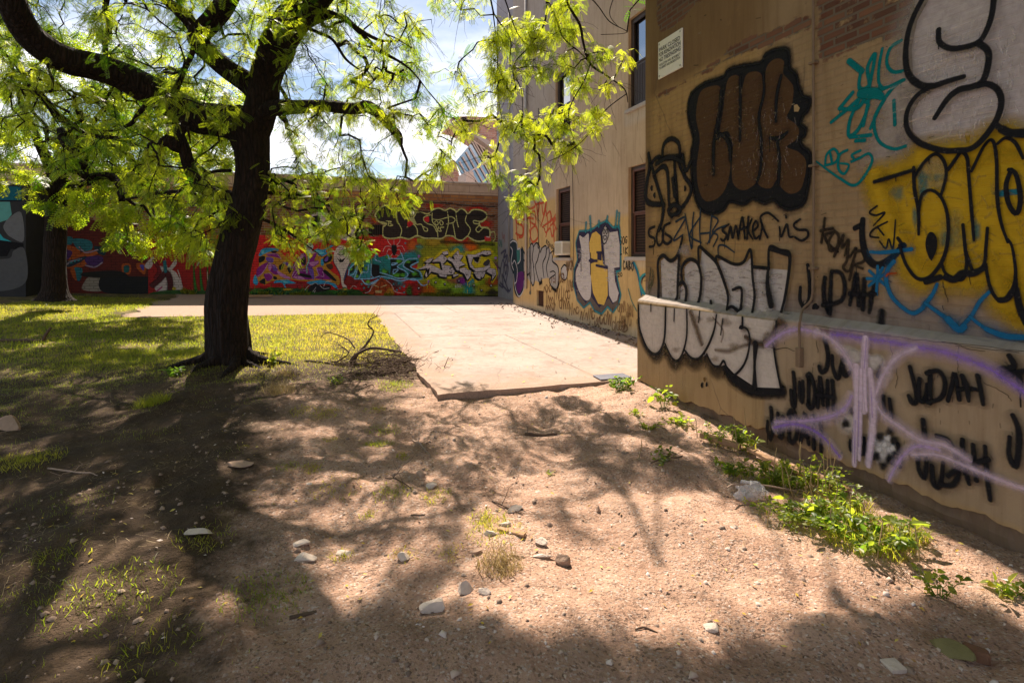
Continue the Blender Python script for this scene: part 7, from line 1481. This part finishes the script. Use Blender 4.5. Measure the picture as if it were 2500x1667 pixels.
def mural_left():
    p = Paint(M3, .009, .0003)
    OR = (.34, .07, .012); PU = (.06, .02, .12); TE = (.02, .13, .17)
    p.fill([(270, 480), (1500, 560), (1640, 1000), (1640, 1345), (320, 1350)], (.10, .012, .008), False, .95)  # red dimmed: tree shade put into the paint colour
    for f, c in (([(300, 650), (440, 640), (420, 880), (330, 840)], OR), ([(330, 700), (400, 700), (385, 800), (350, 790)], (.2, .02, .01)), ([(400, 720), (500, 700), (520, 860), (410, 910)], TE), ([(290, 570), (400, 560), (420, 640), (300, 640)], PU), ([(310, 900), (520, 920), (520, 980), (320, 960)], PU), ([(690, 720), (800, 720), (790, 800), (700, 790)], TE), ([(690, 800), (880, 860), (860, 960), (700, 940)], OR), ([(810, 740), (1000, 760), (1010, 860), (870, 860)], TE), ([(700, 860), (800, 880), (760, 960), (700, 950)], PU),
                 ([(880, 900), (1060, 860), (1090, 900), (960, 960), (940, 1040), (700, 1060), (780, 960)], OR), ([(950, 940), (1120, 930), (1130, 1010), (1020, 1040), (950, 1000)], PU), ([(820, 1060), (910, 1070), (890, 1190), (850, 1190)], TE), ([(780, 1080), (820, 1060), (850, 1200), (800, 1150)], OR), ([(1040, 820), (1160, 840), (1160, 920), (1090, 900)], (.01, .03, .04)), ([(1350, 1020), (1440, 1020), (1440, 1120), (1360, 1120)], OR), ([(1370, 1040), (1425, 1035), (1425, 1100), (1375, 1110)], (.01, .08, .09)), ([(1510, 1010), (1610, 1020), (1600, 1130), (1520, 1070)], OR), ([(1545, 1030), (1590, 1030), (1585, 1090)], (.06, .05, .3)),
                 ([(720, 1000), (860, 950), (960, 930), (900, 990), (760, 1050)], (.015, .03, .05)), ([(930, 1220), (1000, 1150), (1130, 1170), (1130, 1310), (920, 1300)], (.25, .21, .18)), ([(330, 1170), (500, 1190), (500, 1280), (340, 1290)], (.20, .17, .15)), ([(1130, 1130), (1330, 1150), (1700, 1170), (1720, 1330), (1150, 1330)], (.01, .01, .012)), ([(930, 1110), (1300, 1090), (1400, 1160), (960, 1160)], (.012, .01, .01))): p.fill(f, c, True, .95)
    for l in ([(320, 880), (400, 920), (500, 930)], [(700, 1060), (780, 990), (900, 960)], [(880, 830), (950, 890), (1080, 860)], [(950, 1030), (1050, 1050), (1130, 1000)], [(300, 690), (330, 800), (300, 870)]): p.line(l, 16, (.30, .22, .30), .5, .8)
    for x, y in ((790, 1000), (830, 985), (870, 975)): p.dot(x, y, 14, 12, (.03, .2, .25))
    # white curved figures on red
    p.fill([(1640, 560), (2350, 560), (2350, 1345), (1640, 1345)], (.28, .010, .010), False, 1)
    GH = (.45, .38, .38)
    p.fill([(1740, 1040), (1830, 1050), (1900, 1080), (1960, 1130), (2010, 1300), (1740, 1320), (1720, 1200), (1790, 1100)], GH, True); p.fill([(1600, 1030), (1700, 930), (1680, 1040), (1640, 1070)], GH, True); p.fill([(1830, 950), (1860, 1060), (1940, 960), (1950, 1020), (1880, 1090), (1840, 1060)], GH, True)
    p.line([(1690, 1250), (1760, 1190), (1840, 1110), (1880, 1200), (1880, 1320)], 60, (.07, .01, .015), .2); p.line([(1700, 980), (1760, 1080), (1720, 1170)], 36, (.14, .01, .015), .3); p.line([(1820, 990), (1830, 1100)], 34, TE, .3); p.line([(1965, 1080), (2000, 1200), (2010, 1320)], 8, GH, .2)
    p.line([(1730, 1320), (1790, 1270)], 14, (.35, .02, .15), .3); p.dot(1925, 1285, 24, 20, (.4, .3, .02))
    for x in (2170, 2240, 2320): p.line([(x, 1330), (x - 20, 1200), (x - 30, 1000)], 26, (.03, .14, .02), .5, .9, taper=[(0, 1.5), (1, .3)])
    p.line([(2290, 1100), (2300, 1200), (2350, 1230)], 8, (.5, .3, .3), .3); p.line([(2180, 1030), (2230, 970), (2330, 960)], 14, (.4, .3, .28), .4)
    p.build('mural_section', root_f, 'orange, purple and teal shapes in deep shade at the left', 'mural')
    # garage painting
    c = Crop(0, 420, 4.523, 'v', V_GA); p = Paint(c, .003, .0002)
    p.fill([(-400, 160), (236, 160), (236, 320), (-400, 320)], (.01, .10, .14)); p.line([(-400, 318), (236, 318)], 10, BLK, .2, smooth=False); p.fill([(-400, 330), (110, 330), (130, 470), (80, 530), (-20, 560), (-400, 560)], (.10, .30, .28), False)
    p.fill([(40, 590), (110, 500), (236, 450), (262, 760), (120, 720), (60, 660)], (.14, .14, .15), True); p.fill([(0, 680), (40, 730), (130, 770), (0, 760)], (.03, .32, .38), False); p.fill([(-400, 700), (60, 760), (260, 790), (262, 860), (120, 850), (80, 930), (-400, 940)], (.01, .01, .012)); p.fill([(110, 950), (150, 870), (270, 850), (300, 1180), (120, 1300), (-200, 1290), (-100, 1000)], (.085, .085, .09), True)
    p.build('painted_mural', garage_r, 'teal band and grey rounded shapes')
mural_left()
# ================================================================ weeds, brush pile, planks and small things
def leaf_mesh(P, Dr, size, wid=.62, cup=.12):
    """simple pointed leaves: 6 points each"""
    T = np.array([(0, 0, 0), (.35, .5 * wid, cup), (.75, .36 * wid, cup * .5), (1, 0, -.06), (.75, -.36 * wid, cup * .5), (.35, -.5 * wid, cup)]); n = len(P)
    x = Dr / np.linalg.norm(Dr, axis=1)[:, None]; up = np.array([0, 0, 1.]) + RNG.normal(0, .45, (n, 3)); y = np.cross(up, x); y /= np.linalg.norm(y, axis=1)[:, None]; z = np.cross(x, y); R = np.stack([x, y, z], 1)
    V = P[:, None] + size[:, None, None] * np.einsum('kj,njd->nkd', T, R)
    F_ = np.array([(0, 1, 2, 3), (0, 3, 4, 5)]); return V.reshape(-1, 3), (F_[None] + (np.arange(n) * 6)[:, None, None]).reshape(-1, 4)
def weed(x, y, h, spread, nst, label, leafs=.032, per=9, tint=.4, group='weeds along the foot of the ledge', dead=0, name='weed', grassb=0):
    p0 = gD(x, y); r = RNG; root = empty(name, p0, label, 'weed', group); paths, rads, LP, LD = [], [], [], []
    for k in range(nst):
        a = r.uniform(0, 6.28); o = np.array([math.cos(a), math.sin(a), 0]); b = p0 + o * r.uniform(0, spread * .35); b[2] = float(terrain(b[0], b[1])) - .005
        H = h * r.uniform(.45, 1.1); tip = b + o * r.uniform(.1, .9) * spread + np.array([0, 0, H]); t = np.linspace(0, 1, 7)[:, None]
        P = b + (tip - b) * t + np.array([0, 0, .25 * H]) * np.sin(t * 3.14) * .5 + r.normal(0, .006, (7, 3)) * t; paths.append(P); rads.append(np.linspace(.0026, .0011, 7))
        for j in range(r.poisson(per)):
            q = r.uniform(.2, 1) * 6; i = min(5, int(q)); c = P[i] + (P[i + 1] - P[i]) * (q - i); d = r.normal(0, 1, 3); d[2] = d[2] * .45 + .1; LP.append(c); LD.append(d / np.linalg.norm(d))
    LP = np.array(LP); LD = np.array(LD); sz = r.gamma(6, leafs / 6, len(LP)); LPo = LP + LD * .006
    V, F_ = leaf_mesh(LPo, LD, sz); mesh_obj('leaves', V, F_, MT['weed'], root, None, [('tint', 'FLOAT', np.repeat(np.clip(r.normal(tint, .28, len(LP)), 0, 1), 6))])
    V, Q = thin_tubes(paths, rads, 4); mesh_obj('stems', V, Q, MT['weed'], root, None, [('tint', 'FLOAT', np.full(len(V), .3))])
    if dead:
        for k in range(dead):
            b = p0 + np.array([r.uniform(-1, 1) * spread * 1.1, r.uniform(-1, 1) * spread * .9, 0]); b[2] = float(terrain(b[0], b[1])); H = h * r.uniform(.9, 1.7); t = np.linspace(0, 1, 5)[:, None]
            pp = (b + (np.array([r.normal(0, .12) * H, r.normal(0, .12) * H, H])) * t + r.normal(0, .004, (5, 3))); V, Q = thin_tubes([pp], [np.linspace(.004, .0028, 5)], 5); mesh_obj('dry_stalk', V, Q, MT['stem'], root)
    if grassb:
        m = grassb; a = r.uniform(0, 6.28, m); rr = np.sqrt(r.random(m)) * spread * .7; V, F_, t = blades(p0[0] + rr * np.cos(a), p0[1] + rr * np.sin(a), r.uniform(.05, .16, m), r.uniform(.002, .005, m), r.uniform(.3, 1.3, m), np.clip(r.normal(.5, .3, m), 0, 1))
        mesh_obj('grass_blades', V, F_, MT['grass'], root, None, [('tint', 'FLOAT', t)])
    return root
W_ = [(1650, 1020, .20, .20, 16, 'bushy weed by the far end of the lying plank', .034, 10, .25, 2), (1705, 1035, .30, .18, 16, 'tall leafy weed against the ledge with one long dry stalk', .036, 10, .3, 3), (1690, 1090, .17, .18, 14, 'dark green weed in front of the tall leafy one', .03, 12, .2, 0),
      (1770, 1110, .22, .22, 20, 'bright weed just right of the plastic bag', .03, 12, .5, 4), (1830, 1125, .26, .22, 22, 'yellow-green weed with dry stalks, middle of the weed bed', .03, 13, .55, 6), (1890, 1120, .28, .20, 20, 'leggy weed near the ledge in the middle of the weed bed', .03, 11, .4, 7), (1800, 1190, .17, .24, 22, 'low spreading weed at the front of the weed bed', .028, 13, .45, 2),
      (1880, 1210, .18, .24, 24, 'dense low weed beside the front edge of the bed', .028, 14, .35, 3), (1950, 1180, .24, .22, 22, 'broad green weed with bare stalks sticking up', .034, 12, .3, 5), (1960, 1240, .16, .22, 20, 'dark leafed weed low in the bed front', .034, 12, .15, 1), (2030, 1255, .20, .22, 18, 'grey-green weed mixed with grass near the bed end', .042, 9, .25, 3), (2080, 1235, .16, .18, 12, 'last weed at the right end of the bed', .03, 9, .4, 2)]
for i_, a in enumerate(W_): weed(a[0], a[1], a[2] * (.58, .75, .65)[i_ % 3], a[3] * .88, int(a[4] * .72), a[5], a[6] * (.7, .95, .8, 1.15)[i_ % 4], int(a[7] * (2.2, 1.7, 2.0, 1.5)[i_ % 4]), min(1, a[8] + .2), dead=a[9], grassb=260 if a[0] > 1940 else 50)
S_ = [(1428, 898, .17, .20, 18, 'dark round-leaved weed by the corner of the ledge', .045, 9, .12, 0, 'small_weed'), (1525, 935, .20, .13, 10, 'upright light green weed near the ledge corner', .05, 8, .55, 0, 'small_weed'), (1555, 975, .09, .14, 10, 'low yellow-green weed at the foot of the ledge', .04, 8, .9, 0, 'small_weed'), (1490, 985, .06, .12, 9, 'flat yellow weed on the sand', .025, 10, .9, 0, 'small_weed'), (1463, 955, .05, .08, 7, 'tiny yellow weed on the sand near the corner', .025, 8, .9, 0, 'small_weed'),
      (1522, 1062, .09, .14, 10, 'thin dark sprawling weed beside a stick', .022, 10, .35, 1, 'small_weed'), (2160, 1370, .13, .10, 9, 'lone young weed on the sand at right', .024, 11, .4, 0, 'small_weed'), (2325, 1372, .07, .12, 8, 'flat yellow-green weed at the right edge', .04, 6, .8, 0, 'small_weed'), (1266, 1090, .03, .03, 3, 'tiny bright seedling alone on the sand', .022, 4, .8, 0, 'small_weed'),
      (628, 838, .26, .10, 7, 'tall green weed right of the big trunk', .045, 6, .7, 1, 'small_weed'), (400, 862, .12, .12, 8, 'dark leafed weed left of the big trunk', .05, 6, .1, 0, 'small_weed'), (770, 882, .10, .15, 9, 'dark weed in front of the brush pile', .03, 8, .3, 0, 'small_weed')]
for a in S_: weed(a[0], a[1], a[2], a[3], a[4], a[5], a[6], a[7], a[8], dead=a[9], name=a[10], group='small weeds growing on their own', grassb=(0 if a[0] > 1000 else 20))
def tuft(x, y, h, spread, n, label, mat='grass', tint=.5, w_=(.002, .005), name='grass_tuft', group='grass tufts on the dirt'):
    p = gD(x, y); a = RNG.uniform(0, 6.28, n); rr = RNG.random(n) ** .7 * spread; V, F_, t = blades(p[0] + rr * np.cos(a), p[1] + rr * np.sin(a), RNG.uniform(.4, 1.1, n) * h, RNG.uniform(*w_, n), RNG.uniform(.3, 1.5, n), np.clip(RNG.normal(tint, .25, n), 0, 1))
    o = mesh_obj(name, V, F_, MT[mat], None, p, [('tint', 'FLOAT', t)]); tag(o, label, 'grass tuft', group)
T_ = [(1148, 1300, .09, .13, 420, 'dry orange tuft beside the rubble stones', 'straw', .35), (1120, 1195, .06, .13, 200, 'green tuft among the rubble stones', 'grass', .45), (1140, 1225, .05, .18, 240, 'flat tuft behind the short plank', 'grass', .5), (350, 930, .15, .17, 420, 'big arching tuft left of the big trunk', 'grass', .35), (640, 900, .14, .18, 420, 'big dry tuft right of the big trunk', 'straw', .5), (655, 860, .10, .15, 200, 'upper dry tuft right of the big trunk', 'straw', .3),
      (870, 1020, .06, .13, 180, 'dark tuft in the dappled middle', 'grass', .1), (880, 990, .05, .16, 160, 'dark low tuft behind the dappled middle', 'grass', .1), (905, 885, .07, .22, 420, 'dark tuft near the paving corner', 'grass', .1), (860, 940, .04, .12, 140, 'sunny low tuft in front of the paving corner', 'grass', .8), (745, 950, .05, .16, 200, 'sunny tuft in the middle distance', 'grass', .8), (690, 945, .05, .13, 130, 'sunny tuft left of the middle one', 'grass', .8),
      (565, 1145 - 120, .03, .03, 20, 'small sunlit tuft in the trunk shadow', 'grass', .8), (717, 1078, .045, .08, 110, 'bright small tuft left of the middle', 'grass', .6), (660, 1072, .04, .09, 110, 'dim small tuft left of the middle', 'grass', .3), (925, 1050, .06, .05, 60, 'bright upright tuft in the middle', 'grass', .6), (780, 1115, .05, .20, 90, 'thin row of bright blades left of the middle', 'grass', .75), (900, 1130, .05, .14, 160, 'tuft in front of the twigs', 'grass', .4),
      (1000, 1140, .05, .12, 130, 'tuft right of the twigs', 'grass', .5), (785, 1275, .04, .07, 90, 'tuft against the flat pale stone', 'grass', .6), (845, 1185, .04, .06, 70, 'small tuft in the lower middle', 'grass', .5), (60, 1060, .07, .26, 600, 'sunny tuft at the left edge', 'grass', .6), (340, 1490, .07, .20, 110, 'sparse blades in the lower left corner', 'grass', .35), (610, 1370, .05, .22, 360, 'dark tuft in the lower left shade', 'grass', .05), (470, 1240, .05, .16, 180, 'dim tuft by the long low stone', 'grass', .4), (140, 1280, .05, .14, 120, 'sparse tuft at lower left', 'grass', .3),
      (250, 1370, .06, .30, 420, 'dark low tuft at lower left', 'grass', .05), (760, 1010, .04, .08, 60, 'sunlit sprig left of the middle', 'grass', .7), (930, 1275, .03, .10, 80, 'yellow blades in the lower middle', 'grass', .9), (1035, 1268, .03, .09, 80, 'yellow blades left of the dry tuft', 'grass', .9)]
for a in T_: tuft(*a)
# ---- brush pile: each bough a thing
def bough(pts, label, side=5, name='fallen_branch', group='boughs in the brush pile', mat='twig', Y0=None, loc=None):
    """pts: (x, y, depth Y, width in D pixels)"""
    P = np.array([[*atY(Y, *D(x, y)), w_ * 1.06293 / F * Y / 2] for x, y, Y, w_ in pts]); C = catmull(P, 6); C[:, 2] = np.maximum(C[:, 2], terrain(C[:, 0], C[:, 1]) + C[:, 3] * .8); V, Q = hq_tube(C[:, :3], np.maximum(C[:, 3], .0012), 9, .12, x_ := P[0, 0]); paths, rads = [], []
    for _ in range(side * 2):
        i = RNG.integers(len(C) // 5, len(C) - 1); d = RNG.normal(0, 1, 3); d[2] = abs(d[2]) * .5; d /= np.linalg.norm(d); L = RNG.uniform(.08, .3); t = np.linspace(0, 1, 5)[:, None]; paths.append(C[i, :3] + d * L * t + RNG.normal(0, .012, (5, 3)) * t); rads.append(np.linspace(min(.004, C[i, 3] * .5), .0012, 5))
    if side: V2, Q2 = thin_tubes(paths, rads, 4); Q2 = Q2 + len(V); V = np.concatenate([V, V2]); Q = np.concatenate([Q, Q2])
    o = mesh_obj(name, V, Q, MT[mat], None, C[0, :3], smooth=True); tag(o, label, 'branch', group); return o
BO = [([(800, 852, 7.75, 14), (812, 820, 7.85, 13), (850, 800, 7.95, 11), (890, 803, 8.0, 9), (922, 808, 8.0, 8)], 'thick grey bough arching across the top of the brush pile', 3), ([(808, 850, 7.8, 12), (820, 815, 7.9, 11), (842, 790, 8.0, 9), (858, 762, 8.05, 6), (846, 748, 8.1, 5), (848, 736, 8.1, 4), (862, 728, 8.1, 3), (868, 722, 8.1, 2)], 'forked twiggy bough sticking highest out of the brush pile', 5),
      ([(815, 800, 7.9, 7), (800, 780, 8.0, 5), (772, 768, 8.1, 4), (750, 764, 8.1, 3), (735, 778, 8.1, 1.6)], 'thin arching bough reaching left from the brush pile', 5), ([(700, 858, 7.8, 8), (780, 852, 7.8, 9), (860, 842, 7.9, 10), (940, 840, 8.0, 6)], 'long dark bough lying under the brush pile', 4), ([(818, 866, 7.3, 9), (870, 874, 7.3, 10), (930, 872, 7.4, 7), (1000, 870, 7.5, 4), (1020, 866, 7.5, 2)], 'long dark bough lying in front of the brush pile', 4), ([(1010, 868, 7.5, 4), (1018, 850, 7.5, 3.4), (1030, 820, 7.6, 1.6)], 'thin upright twig at the right end of the brush pile', 2),
      ([(860, 830, 7.9, 9), (920, 825, 8.0, 7), (985, 836, 8.1, 3)], 'dark bough pointing right in the brush pile', 8), ([(900, 812, 8.0, 6), (960, 832, 8.0, 5), (1005, 845, 8.0, 3)], 'bough sloping right off the pile onto the paving', 7), ([(880, 850, 7.8, 7), (950, 853, 7.8, 5), (1010, 842, 7.9, 2)], 'low bough at the right foot of the brush pile', 7), ([(760, 838, 7.9, 6), (800, 812, 8.0, 5), (780, 792, 8.0, 3)], 'short bough at the left end of the brush pile', 5), ([(890, 862, 7.45, 5), (893, 840, 7.5, 4), (889, 820, 7.5, 2)], 'stubby bough standing up in front of the pile', 3)]
for b, l, n in BO: bough([(x, y, Y, w_ * .62) for x, y, Y, w_ in b], l, n * 2)
def twigpile():
    paths, rads = [], []
    for _ in range(460):
        x = RNG.normal(905, 68); y = RNG.normal(846, 17)
        if x < 740 or x > 1040: continue
        p = gD(x, max(800, y)) + np.array([0, 0, abs(RNG.normal(0, .07)) * math.exp(-((x - 870) / 80) ** 2) + .012]); a = RNG.normal(.1, 1.0) + (3.14 if RNG.random() < .5 else 0); L = RNG.uniform(.08, .45); d = np.array([math.cos(a), math.sin(a) * .8, RNG.normal(0, .22)]); t = np.linspace(-.5, .5, 5)[:, None]; P = p + d * L * t + RNG.normal(0, .012, (5, 3)); P[:, 2] = np.maximum(P[:, 2], p[2] - .03)
        paths.append(P); rads.append(np.linspace(.005, .0016, 5) * RNG.uniform(.4, 1.5))
    V, Q = thin_tubes(paths, rads, 5); o = mesh_obj('twig_litter', V, Q, MT['twig'], None, (0, 0, 0)); tag(o, kind='stuff')
twigpile()
G_ = [([(0, 790, 9.0, 8), (60, 790, 9.0, 9), (92, 789, 9.0, 9), (104, 770, 9.0, 7), (117, 752, 9.0, 4)], 'dark bent bough on the grass at the left edge', 2, 'twig'), ([(1495, 1063, 4.2, 3), (1525, 1052, 4.25, 3), (1560, 1050, 4.25, 4), (1568, 1045, 4.25, 2.5)], 'thin dark stick beside the sprawling weed', 2, 'twig'), ([(948, 1010, 5.2, 4), (975, 1032, 5.0, 4), (990, 1050, 4.9, 2)], 'pale crooked stick near the middle', 3, 'twig_pale'), ([(885, 1098, 4.55, 3), (920, 1105, 4.5, 3), (945, 1122, 4.45, 2)], 'dark twig among the stones of the dappled middle', 3, 'twig'), ([(1205, 998, 5.7, 7), (1240, 1000, 5.7, 7), (1280, 996, 5.7, 4)], 'low dark stick on the sand below the paving', 2, 'twig'),
      ([(1460, 1445, 2.65, 4), (1480, 1440, 2.65, 5), (1510, 1452, 2.63, 3)], 'curved red-brown stick in the right foreground', 0, 'twig'), ([(1838, 1130, 3.85, 3), (1760, 1115, 3.8, 4), (1690, 1112, 3.75, 5), (1670, 1120, 3.7, 3)], 'bare pale stick lying across the weeds', 2, 'twig_pale'), ([(2035, 1340, 3.05, 2), (2050, 1325, 3.05, 3), (2052, 1316, 3.05, 1.5)], 'tiny forked twig right of the weed bed', 1, 'twig'), ([(110, 645 + 430, 4.9, 4), (180, 1085, 4.85, 4), (225, 1092, 4.8, 2)], 'pale thin stick in the left shade', 1, 'twig_pale'), ([(1130, 1150, 4.3, 3), (1165, 1165, 4.25, 3), (1200, 1180, 4.2, 2)], 'dark twig above the short plank', 2, 'twig')]
for b, l, n, m_ in G_:
    b2 = []
    for (x, y, Y, w_) in b: 
        g_ = gD(x, y); b2.append((x, y, min(Y, g_[1] - .01) if y > 800 else Y, w_))
    bough(b2, l, n, name='stick', group='sticks lying on their own', mat=m_)
# ---- planks and a board by the ledge, plastic bag, metal plate, debris on the far slab
def plank(xa, ya, xb, yb, wd, th, label, mat='wood', lift=.03):
    a = gD(xa, ya); b = gD(xb, yb); a[2] += lift; b[2] += lift; e = b - a; n = np.cross([0, 0, 1], e); n /= np.linalg.norm(n); u = np.cross(e / np.linalg.norm(e), n); mb = MB(); mb.box(a - n * wd / 2, e, n * wd, u * th, .004)
    o = mb.build('plank', MT[mat], None, a); tag(o, label, 'plank', 'planks along the ledge'); return o
plank(1608, 1012, 1700, 1040, .05, .045, 'short square timber at the far end of the weed bed'); plank(1720, 1042, 1800, 1088, .05, .03, 'middle brown plank between weeds and ledge'); plank(1800, 1078, 1945, 1140, .10, .02, 'longest brown plank between weeds and ledge')
def bag():
    import bmesh
    p = gD(1725, 1145); bm = bmesh.new(); bmesh.ops.create_icosphere(bm, subdivisions=4, radius=1)
    for v in bm.verts:
        c = np.array(v.co); n = fbm(c[0] * 3 + 4, c[1] * 3 + c[2] * 2, 4) - .47; c = c * (1 + n * .9 + .12 * math.sin(9 * c[0] + 6 * c[2])); v.co = (c[0] * .105, c[1] * .07, max(-.01, c[2] * .065 + .05))
    me = bpy.data.meshes.new('plastic_bag'); bm.to_mesh(me); bm.free(); m = M('clear_plastic'); m.color((.80, .78, .80)).rough(.18); m.b.inputs['Alpha'].default_value = .45; m.b.inputs['Specular IOR Level'].default_value = .8; m.bump(m.noise(40, 5, .7), 1.0, .02)
    me.materials.append(m.m); o = bpy.data.objects.new('plastic_bag', me); COL.objects.link(o); o.location = p; tag(o, 'crumpled clear plastic bag at the left side of the weed bed', 'plastic bag')
bag()
a = ground_hit(1555, 921); mb = MB(); c0 = UVP(3.15, 6.10, .128); mb.box(c0, NU * .42, DV * .26 + NU * .02, (0, 0, .012), .003); o = mb.build('metal_plate', MT['steel'], None, c0); tag(o, 'blue-grey metal plate on the paving end by the ledge corner', 'plate')
p0 = UVP(-2.9, 18.2, float(slab_z(-2.9, 18.2)) + .0); mb = MB(); mb.box(p0, NU * 1.5, DV * .14, (0, 0, .05), .006); o = mb.build('plank', MT['wood'], None, p0); tag(o, 'pale board lying at the foot of the mural in the left shade', 'plank', 'planks along the ledge'); del o['group']
